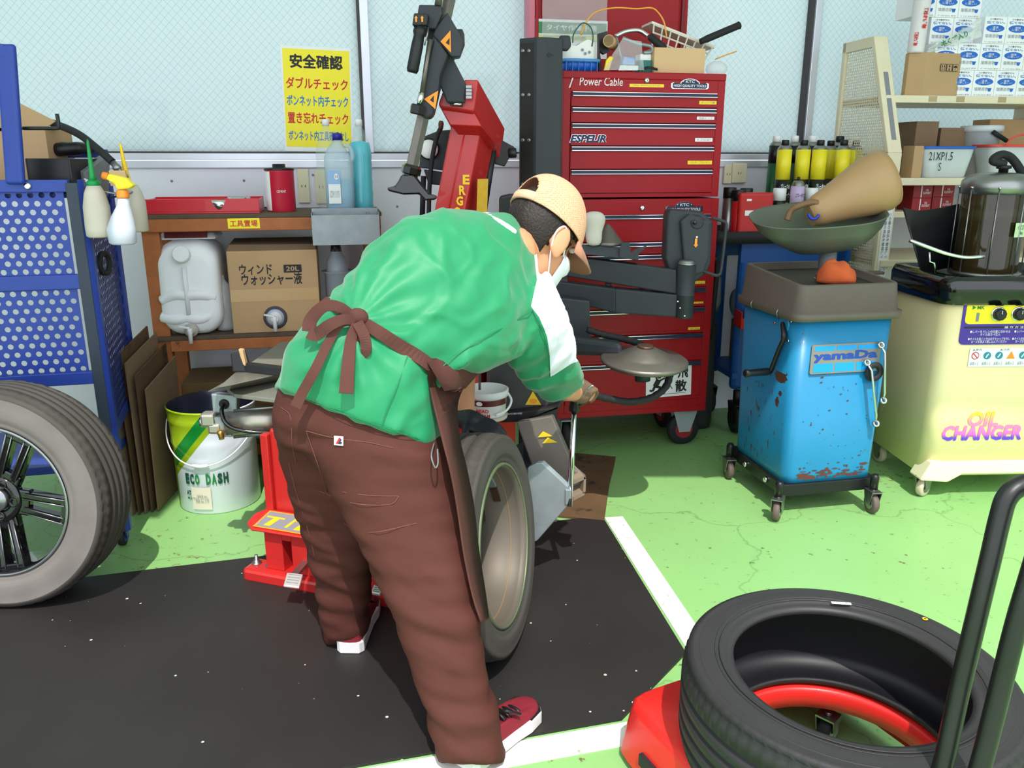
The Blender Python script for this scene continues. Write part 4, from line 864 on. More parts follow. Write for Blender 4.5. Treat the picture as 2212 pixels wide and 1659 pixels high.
# stacked white filter boxes on the top shelf
mat('fbox_white', (240,240,244), 0.5, var=0.02); mat('fbox_blue', (38,104,196), 0.5, var=0.0)
bwid = SH.pick(2150,180,-0.12)[0]-SH.pick(2102,180,-0.12)[0]; bh = (SH.pick(2100,149,-0.12)[1]-SH.pick(2100,206,-0.12)[1])
proto = None; gi = 0
rows = [(0, 2004, 6), (1, 2018, 5), (2, 2026, 5), (3, 1990, 3)]
ords = ('first', 'second', 'third', 'fourth', 'fifth', 'sixth', 'seventh')
tier = ('bottom', 'second', 'third', 'top')
def fbox(s, z, dd, lab):
    P = SH.pt(s+bwid/2, dd, z); o = thing('filter_box', lab, 'box', P, SH.yaw, 'white and blue boxes stacked on the top shelf of the rack')
    c = build('carton', SH.box(MB(), s+0.001, s+bwid-0.001, dd-0.14, dd, z, z+bh-0.001), 'fbox_white', o, bevel=0.001)
    F = SH.F(s+bwid/2, dd, z+bh/2)
    text('lettering', 'コマ割ぎせん', F @ T(0, bh*0.40, 0), bwid*0.6, bh*0.07, 'ink_black', o, 0.01); text('lettering', '慌てない。', F @ T(0, bh*0.28, 0), bwid*0.8, bh*0.10, 'fbox_blue', o, 0.02)
    poly('oval', F @ T(0, bh*0.06, 0), ell(0, 0, bwid*0.41, bh*0.14), 'fbox_blue', o); text('lettering', '環境\nに優しい', F @ T(0, bh*0.06, 0), bwid*0.5, bh*0.16, 'ink_white', o, lift=0.0018)
    text('lettering', '除菌消臭\n使用目安', F @ T(-bwid*0.1, -bh*0.22, 0), bwid*0.6, bh*0.13, 'ink_grey', o); text('lettering', '〒 105-0022 東京', F @ T(0, -bh*0.44, 0), bwid*0.8, bh*0.05, 'ink_grey', o)
    poly('cup_mark', F @ T(bwid*0.28, -bh*0.24, 0), [(-bwid*0.09, bh*0.06),(bwid*0.09, bh*0.06),(bwid*0.05,-bh*0.07),(-bwid*0.05,-bh*0.07)], 'fbox_blue', o)
    return o
first = None; s_ref = None
for r_, px0, n in rows:
    s0 = SH.pick(px0, 180-r_*57, -0.12)[0]
    for i in range(n):
        s = s0 + i*bwid; dd = -0.12 - (0.06 if r_ == 3 or (r_ == 2 and i < 2) else 0)
        if s + bwid > SW - 0.05: continue
        lab = 'white and blue box, %s in the %s row counted from the perforated end' % (ords[i], tier[r_])
        if first is None: first = fbox(s, zs1, dd, lab); s_ref = (s, dd); continue
        M = Matrix.Translation(SH.pt(s+bwid/2, dd, zs1+r_*bh)) @ Matrix.Rotation(SH.yaw, 4, 'Z'); copy_tree(first, M, None, lab)
# cardboard box with handling marks, bubble wrap roll, parcel bag
db = -0.145
a0 = SH.pick(1968, 200, db+0.05)[0]; a1 = SH.pick(2075, 200, db+0.05)[0]; cz = SH.pick(2020, 113, db+0.05)[1]
CBX = Loc(SH.pt(a0-0.01, -0.0, 0).xy, R(9))
cbx = thing('cardboard_box', 'cardboard box with black handling symbols on the top rack shelf', 'box', SH.pt((a0+a1)/2, db, zs1), R(9))
w = a1-a0; hq = cz-zs1
mb = MB(); mb.prism([SH.pt(a0,db+0.0,zs1), SH.pt(a0+0.065,db+0.045,zs1), SH.pt(a1,db+0.025,zs1), SH.pt(a1-0.03,db+0.024,zs1), SH.pt(a0,db-0.03,zs1)], (0,0,hq)); build('carton', mb, 'card', cbx, bevel=0.002)
F = frame(SH.pt((a0+0.065+a1)/2+0.02, db+0.036, zs1+hq*0.66), (SH.pt(a1,0.025,0)-SH.pt(a0+0.065,0.045,0)), (0,0,1))
for i in range(3):
    G = F @ T(0.035*(i-1)+0.01, 0.0, 0); e_ = 0.015
    poly('symbol_frame', G, [(-e_,-e_*1.1),(e_,-e_*1.1),(e_,e_*1.1),(-e_,e_*1.1)], 'ink_black', cbx, lift=0.002); poly('symbol_field', G, [(-e_*.86,-e_*.96),(e_*.86,-e_*.96),(e_*.86,e_*.96),(-e_*.86,e_*.96)], 'card', cbx, lift=0.0025)
    if i == 0:
        for q in (-0.006, 0.006): poly('symbol', G, [(q-0.0015,-0.012),(q+0.0015,-0.012),(q+0.0015,0.004),(q+0.004,0.004),(q,0.012),(q-0.004,0.004),(q-0.0015,0.004)], 'ink_black', cbx, lift=0.003)
    elif i == 1: poly('symbol', G, ell(0,0.006,0.005,0.005)+[], 'ink_black', cbx, lift=0.003); poly('symbol', G, [(-0.01,0.004),(-0.003,-0.006),(-0.003,-0.013),(0.003,-0.013),(0.003,-0.006),(0.01,0.004),(0.004,-0.004),(-0.004,-0.004)], 'ink_black', cbx, lift=0.003)
    else: poly('symbol', G, [(0.011*math.cos(R(a)), 0.01*math.sin(R(a))) for a in range(0,181,15)], 'ink_black', cbx, lift=0.003); poly('symbol', G, [(-0.001,0),(0.001,0),(0.001,-0.011),(-0.001,-0.011)], 'ink_black', cbx, lift=0.003)
mat('roll_white', (232,226,228), 0.35, var=0.06, alpha=0.9)
p = aty(1983, 100, SH.pt(a0,db,0).y-0.01); rb = Vector((SH.pt(a0+0.04,db,0).x-0.01, SH.pt(a0,db,0).y+0.005, cz))
rollo = thing('plastic_roll', 'white plastic film roll with red print on top of the cardboard box', 'roll', rb)
build('roll', MB().lathe([(0.02,0),(0.036,0.0),(0.038,0.01),(0.04,0.5),(0.02,0.5)], rb, Vector((0.02,0,1)), 24), 'roll_white', rollo)
text('lettering', '割れ物', frame(rb + Vector((0.008,-0.04,0.15)), (0,0,-1), (1,0,0)), 0.09, 0.022, 'ink_red', rollo, 0.04, lift=0.003); text('lettering', '割れ物', frame(rb + Vector((-0.02,-0.033,0.06)), (0,0,-1), (1,-0.3,0)), 0.06, 0.02, 'ink_red', rollo, 0.04, lift=0.003)
mb = MB(); vs = []; N_ = 14; c00 = SH.pt(a0+0.08,db,cz+0.003); ux = (aty(2115,65,c00.y)-aty(2000,112,c00.y)); uy = (aty(1985,95,c00.y)-aty(2000,112,c00.y))*1.1+Vector((0.02,0,0.02))
mat('bag_milky', (222,230,222), 0.25, var=0.05, alpha=0.6)
for j in range(N_+1):
    for i in range(N_+1):
        u_, v_ = i/N_, j/N_; q = c00 + ux*u_*1.02 + Vector((0.02-0.03*u_,0,0.055))*(v_-0.35)*(0.5+u_)
        vs.append(q + Vector((0, 0.018*noise.noise(Vector((u_*5, v_*5, 1)))-0.02, 0.008*noise.noise(Vector((u_*6, v_*6, 7))))))
mb.add(vs, [(j*(N_+1)+i, j*(N_+1)+i+1, (j+1)*(N_+1)+i+1, (j+1)*(N_+1)+i) for j in range(N_) for i in range(N_)], True)
bgo = thing('parcel_bag', 'milky plastic bag with green print lying on the cardboard box', 'plastic bag', c00); build('film', mb, 'bag_milky', bgo)
F = frame(c00 + ux*0.48 + Vector((0,-0.032,0.012)), ux, Vector((0,0,1))); text('lettering', '木くず入り', F, 0.13, 0.03, 'ink_green', bgo, 0.03, lift=0.003)
# second shelf: tubs, cartons
mat('tub_clear', (214,222,220), 0.25, var=0.06, scale=18, alpha=0.82); mat('tub_blue', (30,96,190), 0.4, var=0.03); mat('tub_red', (226,70,60), 0.4, var=0.03)
def tub(px0, px1, py1, dd, lab, rim, zbase, txt=None, lid=False):
    s0 = SH.pick(px0, 350, dd)[0]; s1 = SH.pick(px1, 350, dd)[0]; z1 = SH.pick((px0+px1)/2, py1, dd)[1]
    o = thing('plastic_tub', lab, 'tub', SH.pt((s0+s1)/2, dd-0.08, zbase), SH.yaw); w = s1-s0
    mb = MB(); rloft(mb, SH, (s0+s1)/2, dd-0.09, [(zbase, w*0.78, 0.14, 0.04), (zbase+0.004, w*0.8, 0.145, 0.04), (z1, w, 0.18, 0.05), (z1, w-0.008, 0.172, 0.048), (zbase+0.02, w*0.76, 0.13, 0.04)]); build('wall', mb, 'tub_clear', o)
    mb = MB(); rloft(mb, SH, (s0+s1)/2, dd-0.09, [(z1-0.012, w+0.004, 0.184, 0.05), (z1, w+0.012, 0.192, 0.054), (z1, w-0.01, 0.17, 0.048)], (False, False)); build('rim', mb, rim, o)
    if txt:
        text('lettering', txt, SH.F((s0+s1)/2-w*0.2, dd+0.0, zbase+(z1-zbase)*0.52), w*0.44, (z1-zbase)*0.6, 'ink_black', o, 0.0, lift=0.0)
    return o
tub(1996, 2112, 316, -0.01, 'clear plastic tub with blue rim and handwritten size marking', 'tub_blue', zs2, '21XP1.5\nS'); tub(2142, 2280, 312, -0.02, 'milky plastic tub with red rim and red handle', 'tub_red', zs2)
hp = smoothpath([SH.pt(SH.pick(2172,314,0.0)[0],0.0,SH.pick(2172,314,0)[1]), SH.pt(SH.pick(2190,298,0.0)[0],0.0,SH.pick(2190,296,0)[1]), SH.pt(SH.pick(2225,288,0)[0],0,SH.pick(2225,288,0)[1])])
build('tub_handle', MB().tube(hp, 0.004, 8), 'tub_red', bpy.data.objects['plastic_tub.001'])
zq = zs2
def carton(px0, px1, py1, d0, d1, lab, m_, zb_=None):
    zb_ = zs2 if zb_ is None else zb_; s0 = SH.pick(px0, 320, d1)[0]; s1 = SH.pick(px1, 320, d1)[0]; z1 = SH.pick((px0+px1)/2, py1, d1)[1]
    build('carton_box', SH.box(MB(), s0, s1, d0, d1, zb_, z1), m_, label=lab, cat='box', loc=SH.pt((s0+s1)/2, (d0+d1)/2, zb_), bevel=0.002)
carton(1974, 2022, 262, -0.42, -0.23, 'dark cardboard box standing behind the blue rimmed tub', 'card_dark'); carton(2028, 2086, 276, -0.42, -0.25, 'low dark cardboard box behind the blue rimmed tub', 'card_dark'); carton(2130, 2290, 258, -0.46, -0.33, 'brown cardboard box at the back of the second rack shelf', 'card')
carton(1976, 1997, 315, -0.12, -0.03, 'narrow tan cardboard box beside the rack upright', 'card')
s_ = SH.pick(2115, 320, -0.25)[0]; z1 = SH.pick(2115, 272, -0.25)[1]; P = SH.pt(s_, -0.25, zs2)
pt_ = thing('white_bucket', 'white bucket with dark handle grip behind the clear tubs', 'bucket', P)
build('wall', MB().lathe([(0.075,0),(0.09,z1-zs2-0.03),(0.1,z1-zs2-0.03),(0.1,z1-zs2),(0.094,z1-zs2),(0.072,0.01)], P, (0,0,1), 32), 'milky', pt_)
build('grip', MB().tube([SH.pt(SH.pick(2147,285,-0.14)[0],-0.145,SH.pick(2147,285,-0.14)[1]), SH.pt(SH.pick(2176,304,-0.14)[0],-0.145,SH.pick(2176,304,-0.14)[1])], 0.011, 12), 'black_rubber', pt_)
# red boxes on the third shelf
zr3 = SH.pick(1975, 455, -0.08)[1]
sb3 = build('shelf_board', SH.box(MB(), 0.014, SW, sd, -0.02, zr3-0.03, zr3), 'shelf_cream', rack, bevel=0.004)
mat('rbox', (150,24,34), 0.45, var=0.06)
for i, (px0, px1, pyt, pyb, d1) in enumerate(((1970,2011,418,446,-0.08),(1970,2011,446,474,-0.08),(2013,2058,414,440,-0.16),(2013,2058,440,468,-0.16))):
    s0 = SH.pick(px0, 440, d1)[0]; s1 = SH.pick(px1, 440, d1)[0]; k = i % 2; hh = 0.062; z0 = zr3 + hh*(1-k)
    lab = ('%s red carton of the %s pair on the third rack shelf' % (('upper','lower')[k], ('front','rear')[i//2]))
    o = thing('red_carton', lab, 'box', SH.pt((s0+s1)/2, d1-0.05, z0), SH.yaw, 'red cartons on the third rack shelf')
    build('carton', SH.box(MB(), s0, s1, d1-0.12, d1, z0, z0+hh-0.001), 'rbox', o, bevel=0.001)
    build('print_band', SH.box(MB(), s0+(s1-s0)*0.4, s0+(s1-s0)*0.45, d1, d1+0.0005, z0+0.002, z0+hh-0.004), 'ink_white', o); text('lettering', 'OIL\nELEMENT', SH.F(s0+(s1-s0)*0.72, d1, z0+hh*0.5), (s1-s0)*0.4, hh*0.4, 'ink_white', o)
# ------------------------------------------------------------------ clutter on top of the tool chest
zl = zt + 0.002
def cq(px, py, d): s, z = cs(px, py, d); return cpt(s, z, d)
# blue basket with a printed paper bag in it
s0, _ = cs(1216, 140, -0.04); s1, _ = cs(1297, 140, -0.04)
bk = thing('blue_basket', 'blue plastic basket on top of the red tool chest', 'basket', cpt((s0+s1)/2, zl, -0.12), CA)
mat('basket_blue', (24,98,196), 0.4, var=0.05)
CHL = Loc(CB.xy, CA); hz = cs(1250, 127, -0.04)[1]
mb = MB(); rloft(mb, CHL, (s0+s1)/2, -0.12, [(zl, (s1-s0)*0.86, 0.14, 0.03), (hz, s1-s0, 0.17, 0.04), (hz, s1-s0-0.012, 0.158, 0.035), (zl+0.006, (s1-s0)*0.82, 0.13, 0.03)]); build('wall', mb, 'basket_blue', bk)
mb = MB(); rloft(mb, CHL, (s0+s1)/2, -0.12, [(hz-0.012, s1-s0+0.008, 0.178, 0.04), (hz, s1-s0+0.012, 0.182, 0.04)]); build('rim', mb, mat('basket_rim', (80,140,200), 0.4, var=0.05), bk, solid=0.001)
for k in range(6): build('rib', CHL.box(MB(), s0+0.012+0.028*k, s0+0.016+0.028*k, -0.036, -0.033, zl, hz-0.012), 'basket_blue', bk)
bag = thing('printed_paper_bag', 'white printed paper bag with green cord handle in the blue basket', 'paper bag', cpt((s0+s1)/2, zl+0.01, -0.11), CA)
z2 = cs(1250, 85, -0.1)[1]; mat('bag_print', (236,234,228), 0.6, var=0.05, scale=30, dirt=((226,180,90), 0.2, 40)); w = (s1-s0)*0.9
mb = MB(); rs = []
for z_, ww, dd, rr in ((zl+0.012, w*0.85, 0.10, 0.03), (hz, w*0.95, 0.12, 0.04), (z2-0.02, w*0.98, 0.12, 0.05)): rs.append((z_, ww, dd, rr))
rings_ = [[CHL.pt((s0+s1)/2+x, -0.11-y, z_ + (0.02*x/w + 0.01*math.sin(9*x/w) if k == 2 else 0)) for x, y in rrect(ww, dd, rr)] for k, (z_, ww, dd, rr) in enumerate(rs)]
inner = [[CHL.pt((s0+s1)/2+x*0.97, -0.11-y*0.97, z_ + (0.02*x/w + 0.01*math.sin(9*x/w) if k == 2 else 0)) for x, y in rrect(ww, dd, rr)] for k, (z_, ww, dd, rr) in enumerate(rs)]
mb.rings([r[::-1] for r in rings_], True, (True, False), True); mb.mat(1).rings([r for r in inner], True, (False, False), True); build('bag_wall', mb, ['bag_print', mat('bag_inside', (96,66,52), 0.7, var=0.1)], bag)
hc = smoothpath([cq(1237,92,-0.06), cq(1240,72,-0.07), cq(1258,50,-0.08), cq(1275,58,-0.07), cq(1281,78,-0.06), cq(1279,100,-0.05)]); build('cord_handle', MB().tube(hc, 0.0028, 8), mat('cord_green', (50,92,76), 0.6, var=0.1), bag)
for px, py in ((1258,108),(1264,116),(1273,113)): poly('print_dot', frame(cq(px,py,-0.048), CU, (0,0,1)), ell(0,0,0.006,0.006), 'ink_grey', bag, lift=0.004)
# orange cord arching over, cardboard box, white basket, handles
oc_ = smoothpath([cq(1255,75,-0.2), cq(1268,45,-0.22), cq(1290,25,-0.24), cq(1330,17,-0.25), cq(1375,19,-0.25), cq(1405,17,-0.24), cq(1420,25,-0.22), cq(1434,47,-0.18), cq(1440,80,-0.17)])
build('orange_cord', MB().tube(oc_, 0.0035, 8), mat('cord_orange', (244,170,70), 0.5, var=0.05), label='thin orange cord arching over the clutter on the tool chest', cat='cord', loc=oc_[0])
build('orange_cord', MB().tube([cq(1545,128,-0.15), cq(1565,120,-0.15), cq(1591,111,-0.15)], 0.003, 8), 'cord_orange', label='short stiff orange cord end sticking out beside the chest clutter', cat='cord', loc=cq(1545,128,-0.15))
s0 = cs(1412, 150, -0.05)[0]; s1 = cs(1522, 150, -0.05)[0]; zc_ = cs(1460, 103, -0.05)[1]
build('cardboard_box', CHL.box(MB(), s0, s1, -0.20, -0.05, zl, zc_), mat('card_plain', (212,176,132), 0.8, var=0.05), label='plain tan cardboard box lying on top of the red tool chest', cat='box', loc=cpt((s0+s1)/2, zl, -0.12), bevel=0.003)
wb = thing('white_basket', 'white plastic lattice basket tipped over behind the cardboard box on the chest', 'basket', cpt((s0+s1)/2, zl, -0.24), CA)
mat('basket_white', (226,218,202), 0.45, var=0.05)
A = cq(1409,45,-0.20); B_ = cq(1546,99,-0.20); ux = (B_-A).normalized(); uz = Vector((0,0,1)) - ux*ux.z; uz.normalize(); dn_ = -uz
rim = MB(); L_ = (B_-A).length
rim.hexa([A+dn_*0.012, B_+dn_*0.012, B_+dn_*0.012-CN*0.14, A+dn_*0.012-CN*0.14, A, B_, B_-CN*0.14, A-CN*0.14])
build('rim', rim, 'basket_white', wb, bevel=0.002)
mb = MB(); hgt = 0.13; cols = 7; rows_ = 4
def bq(u, v): return A + ux*(L_*(0.04+0.92*u) + (0.10*v*(1-2*u))*L_) + dn_*(0.012+hgt*v)
for i in range(cols+1): a_, b_ = bq(i/cols, 0), bq(i/cols, 1); mb.tube([a_, b_], 0.004, 6)
for j in range(rows_+1): a_, b_ = bq(0, j/rows_), bq(1, j/rows_); mb.tube([a_, b_], 0.004, 6)
build('lattice_side', mb, 'basket_white', wb)
hd = thing('black_grip_handle', 'long black grip bar sticking up behind the white basket', 'handle', cq(1500,92,-0.16), CA)
build('grip', MB().lathe([(0.013,0),(0.014,0.02),(0.016,0.03),(0.016,0.19),(0.018,0.2),(0.012,0.205)], cq(1513,90,-0.14), cq(1584,60,-0.14)-cq(1513,90,-0.14), 16), 'black_rubber', hd)
ch = thing('chrome_handlebar', 'bent chrome bar with black rubber grip on the tool chest', 'handle', cq(1380,78,-0.12), CA)
build('bar', MB().tube(smoothpath([cq(1330,78,-0.12), cq(1352,68,-0.12), cq(1380,66,-0.11), cq(1400,78,-0.10)]), 0.0095, 12), 'chrome', ch)
build('bar', MB().tube(smoothpath([cq(1345,82,-0.10), cq(1375,94,-0.09), cq(1405,100,-0.08), cq(1408,112,-0.08), cq(1390,114,-0.08)]), 0.008, 12), 'galv', ch)
build('grip', MB().lathe([(0.013,0),(0.017,0.006),(0.017,0.085),(0.014,0.09)], cq(1403,77,-0.09), cq(1436,106,-0.07)-cq(1403,77,-0.09), 16), 'black_rubber', ch)
build('chrome_leg', MB().tube([cq(1332,80,-0.12), cq(1340,118,-0.12), cq(1346,153,-0.12)], 0.006, 8), 'galv', ch)
bx = thing('plastic_slab', 'flat black plastic piece standing between basket and handlebar', 'panel', cq(1302,110,-0.13), CA)
build('slab', MB().prism([cq(1294,72,-0.13), cq(1312,67,-0.13), cq(1312,100,-0.13), cq(1318,112,-0.13), cq(1306,117,-0.13), cq(1296,110,-0.13), cq(1300,153,-0.13), cq(1294,153,-0.13)], -CN*0.03), 'black_plastic', bx)
tn = thing('cardboard_tube', 'tan cardboard tube end lying in the chest clutter', 'tube', cq(1310,88,-0.09), CA); build('tube', MB().lathe([(0.026,0),(0.026,0.12),(0.022,0.12),(0.022,0)], cq(1315,88,-0.06), -CN+CU*0.5, 20), 'card', tn)
# clear bag with a yellow knife and a blue packet, black strap
pk = thing('clear_tool_bag', 'clear bag holding a yellow cutter and a blue packet on the chest', 'plastic bag', cq(1340,140,-0.03), CA)
mb = MB(); vs = []; N_ = 12
tl, tr, bl_, br_ = cq(1345,82,-0.06), cq(1385,90,-0.06), cq(1303,152,-0.02), cq(1392,152,-0.02)
for j in range(N_+1):
    for i in range(N_+1):
        u_, v_ = i/N_, j/N_; q = (tl*(1-u_)+tr*u_)*(1-v_) + (bl_*(1-u_)+br_*u_)*v_; vs.append(q + CN*(0.03*math.sin(PI*u_)*v_ + 0.012*noise.noise(q*22)))
mb.add(vs, [(j*(N_+1)+i, j*(N_+1)+i+1, (j+1)*(N_+1)+i+1, (j+1)*(N_+1)+i) for j in range(N_) for i in range(N_)], True); build('film', mb, 'clear_film', pk)
build('yellow_cutter', MB().prism([cq(1305,152,-0.03), cq(1316,152,-0.03), cq(1325,124,-0.03), cq(1318,121,-0.03), cq(1310,130,-0.03)], -CN*0.012), 'yellow', pk, bevel=0.002)
build('blue_packet', MB().prism([cq(1345,140,-0.02), cq(1372,141,-0.02), cq(1371,125,-0.02), cq(1348,122,-0.02)], -CN*0.02), mat('packet_blue', (140,168,224), 0.4, var=0.1), pk, bevel=0.002)
lb = build('packet_label', MB().prism([cq(1336,152,-0.015), cq(1378,152,-0.015), cq(1379,142,-0.015), cq(1340,141,-0.015)], -CN*0.002), 'paper', pk)
st = smoothpath([cq(1385,152,-0.04), cq(1400,146,-0.03), cq(1420,150,-0.03)]); build('black_strap', MB().tube(st, 0.008, 8, flat=0.5), 'black_rubber', label='black strap lying beside the tan cardboard box on the chest', cat='strap', loc=st[0])
gb = thing('teal_tray', 'small teal plastic tray with papers on the tool chest', 'tray', cpt(cs(1395,140,-0.09)[0], zl, -0.1), CA); s0 = cs(1382,140,-0.07)[0]; s1 = cs(1410,140,-0.07)[0]
build('tray', CHL.box(MB(), s0, s1, -0.16, -0.07, zl, cs(1395,130,-0.07)[1]), mat('teal', (20,110,100), 0.4, var=0.1), gb, bevel=0.003); build('papers', CHL.box(MB(), s0+0.004, s1-0.004, -0.15, -0.08, cs(1395,130,-0.07)[1], cs(1395,116,-0.07)[1]), 'paper', gb, bevel=0.003)
sbg = cq(1550,148,-0.08); build('clear_bag', MB().ball(sbg + Vector((0,0.02,0.0)), (0.05,0.04,0.035)), 'clear_film', label='small clear plastic bag at the end of the chest top', cat='plastic bag', loc=sbg)
# ------------------------------------------------------------------ tyres
def tyre_mesh(R_, Rb, w, n=180, groov=(-0.24, -0.08, 0.08, 0.24), notch=60, gd=0.008, side=0.05):
    """tyre around local +Y axis; returns MB with material 0 = tread, 1 = outer sidewall (-Y), 2 = inside"""
    S = R_-Rb; P = []
    def a(r, y, nz=0, m=0): P.append((r, y*w, nz, m))
    a(Rb, -0.40, 0, 1); a(Rb-0.002, -0.45, 0, 1); a(Rb+0.012, -0.475, 0, 1); a(Rb+0.018, -0.47, 0, 1); a(Rb+0.022, -0.485, 0, 1); a(Rb+0.30*S, -0.5, 0, 1); a(Rb+0.33*S, -0.503, 0, 1); a(Rb+0.55*S, -0.503, 0, 1); a(Rb+0.76*S, -0.487, 0, 1); a(Rb+0.78*S, -0.49, 0, 0); a(Rb+0.90*S, -0.465, 0, 0)
    a(R_-0.012, -0.425, 1, 0); a(R_-0.004, -0.37, 1, 0)
    for g in groov:
        a(R_-0.001, g-0.03, 0); a(R_-gd, g-0.026, 0); a(R_-gd, g+0.026, 0); a(R_-0.001, g+0.03, 0)
    a(R_-0.004, 0.37, 1); a(R_-0.012, 0.425, 1); a(Rb+0.90*S, 0.465, 0); a(Rb+0.78*S, 0.49, 0); a(Rb+0.5*S, 0.503); a(Rb+0.25*S, 0.5); a(Rb+0.01, 0.47); a(Rb, 0.40)
    a(Rb+0.006, 0.385, 0, 2); a(Rb+0.3*S, 0.44, 0, 2); a(R_-0.03, 0.40, 0, 2); a(R_-0.018, 0.3, 0, 2); a(R_-0.018, -0.3, 0, 2); a(R_-0.03, -0.40, 0, 2); a(Rb+0.3*S, -0.44, 0, 2); a(Rb+0.006, -0.385, 0, 2)
    mb = MB(); K = len(P); vs = []
    for i in range(n):
        t = 2*PI*i/n; k = (i*notch) % n < notch*0.35 if notch else False
        for r, y, nz, m in P:
            rr = r - (0.0045 if (nz and notch and (i*notch/n) % 1 < 0.34) else 0)
            vs.append(Vector((rr*math.cos(t), y, rr*math.sin(t))))
    fs = []; ms = []
    for i in range(n):
        j = (i+1) % n
        for k in range(K):
            l = (k+1) % K; fs.append((i*K+k, i*K+l, j*K+l, j*K+k)); ms.append(P[k][3])
    mb.v = vs; mb.f = fs; mb.m = ms; mb.sm = [True]*len(fs)
    return mb
def wheel_frame(c, nrm, spin=0.0):
    """local -Y looks along nrm"""
    y = -Vector(nrm).normalized(); x = Vector((0,0,1)).cross(y)*-1; x = x.normalized(); z = x.cross(y)
    return Matrix(((x.x,y.x,z.x,c[0]),(x.y,y.y,z.y,c[1]),(x.z,y.z,z.z,c[2]),(0,0,0,1))) @ Matrix.Rotation(spin, 4, 'Y')
mat('rim_black', (16,16,19), 0.12, var=0.05, coat=0.8, metal=0.3); mat('rim_cut', (150,150,154), 0.22, metal=0.9, var=0.1)
# big wheel leaning at the left
Rw = 0.362; ww = 0.20; wc = Vector((-1.625, 2.43, Rw*0.995))
MWH = wheel_frame(wc, (-0.02, -1.0, 0.085), R(9))
wh = thing('alloy_wheel', 'dusty tyre on a glossy black five spoke alloy wheel beside the blue cart', 'wheel', M=MWH)
build('tyre', tyre_mesh(Rw, 0.243, ww, notch=64), ['tyre_used', 'tyre_dusty', 'tyre'], wh, local=True)
rb_ = MB().lathe([(0.243,-0.085),(0.246,-0.094),(0.240,-0.097),(0.234,-0.09),(0.228,-0.07),(0.222,0.05),(0.238,0.09),(0.243,0.085),(0.233,0.04),(0.236,-0.07)], (0,0,0), (0,1,0), 72, close=True); build('rim_barrel', rb_, 'rim_black', wh, local=True)
build('rim_lip', MB().lathe([(0.245,-0.0965),(0.239,-0.099),(0.235,-0.094),(0.241,-0.093)], (0,0,0), (0,1,0), 72, close=True), 'rim_cut', wh, local=True)
hub = build('hub', MB().lathe([(0.075,-0.04),(0.078,-0.06),(0.072,-0.068),(0.045,-0.066),(0.042,-0.06)], (0,0,0), (0,1,0), 40, caps=(True,True)), 'rim_black', wh, local=True)
build('centre_cap', MB().lathe([(0.038,-0.06),(0.038,-0.072),(0.034,-0.076),(0.005,-0.08)], (0,0,0), (0,1,0), 32), 'rim_cut', hub, local=True)
for k in range(5):
    M5 = Matrix.Rotation(2*PI*k/5, 4, 'Y'); sp_ = MB()
    for s in (-1, 1):
        sp_.hexa([Vector(p) for p in ((0.055, -0.058, s*0.022-0.010), (0.232, -0.082, s*0.030-0.011), (0.232, -0.045, s*0.030-0.014), (0.055, -0.02, s*0.024-0.014), (0.055, -0.058, s*0.022+0.010), (0.232, -0.082, s*0.030+0.011), (0.232, -0.045, s*0.030+0.014), (0.055, -0.02, s*0.024+0.014))])
    sp_.box((0.222,-0.066,0), (0.022,0.03,0.085)); sp_.box((0.075,-0.045,0), (0.05,0.03,0.085)); sp_.xf(M5)
    so = build('spoke', sp_, 'rim_black', wh, local=True, bevel=0.006, seg=2)
    ed = MB()
    for s in (-1, 1):
        for q in (-1, 1): ed.tube([Vector((0.085,-0.0635,s*0.0225+q*0.0085)), Vector((0.225,-0.0828,s*0.030+q*0.0095))], 0.0022, 6)
    build('machined_edge', ed.xf(M5), 'rim_cut', so, local=True)
    a = 2*PI*(k+0.5)/5; build('lug_recess', MB().lathe([(0.013,0),(0.015,-0.004),(0.011,-0.0045),(0.009,0.0)], Vector((0.055*math.cos(2*PI*k/5),-0.066,-0.055*math.sin(2*PI*k/5))), (0,1,0), 14), 'black_plastic', hub, local=True)
# ------------------------------------------------------------------ blue perforated cart
PX, PY = -1.470, 2.76; ZC = 1.335
KA = R(14); CT = Loc((PX, PY), KA)                                # panel facing us runs to the left from the post
cart = thing('tool_cart', 'blue perforated steel tool cart with worn dark corner post', 'cart', (PX-0.3, PY+0.1, 0))
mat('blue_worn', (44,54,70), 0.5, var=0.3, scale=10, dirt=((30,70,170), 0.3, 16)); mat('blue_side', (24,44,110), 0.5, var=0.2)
mb = MB(); zA0, zA1 = 0.655, ZC-0.03
perf(mb, CT.pt(-0.62, -0.012, 0.675), CT.U, Vector((0,0,1)), 0.60, 0.30, 0.0335, 0.0098); build('front_panel', mb, 'blue_cart', cart, solid=0.002); mb = MB(); perf(mb, CT.pt(-0.62, -0.012, 1.02), CT.U, Vector((0,0,1)), 0.60, 0.28, 0.0335, 0.0098)
build('front_panel', mb, 'blue_cart', cart, solid=0.002)
for z0, z1 in ((0.635,0.68),(0.972,1.022),(ZC-0.04,ZC)): build('panel_rail', CT.box(MB(), -0.64, 0.0, -0.03, 0.0, z0, z1), 'blue_cart', cart, bevel=0.003)
bz_ = CT.pt(-0.12, 0.0, ZC-0.02); build('rail_bolt', MB().lathe([(0.012,0),(0.012,0.004),(0.007,0.007)], bz_, CT.N, 12), 'chrome', cart)
build('corner_post', CT.box(MB(), -0.008, 0.03, -0.028, 0.004, 0.06, ZC-0.01), 'blue_worn', cart, bevel=0.003)
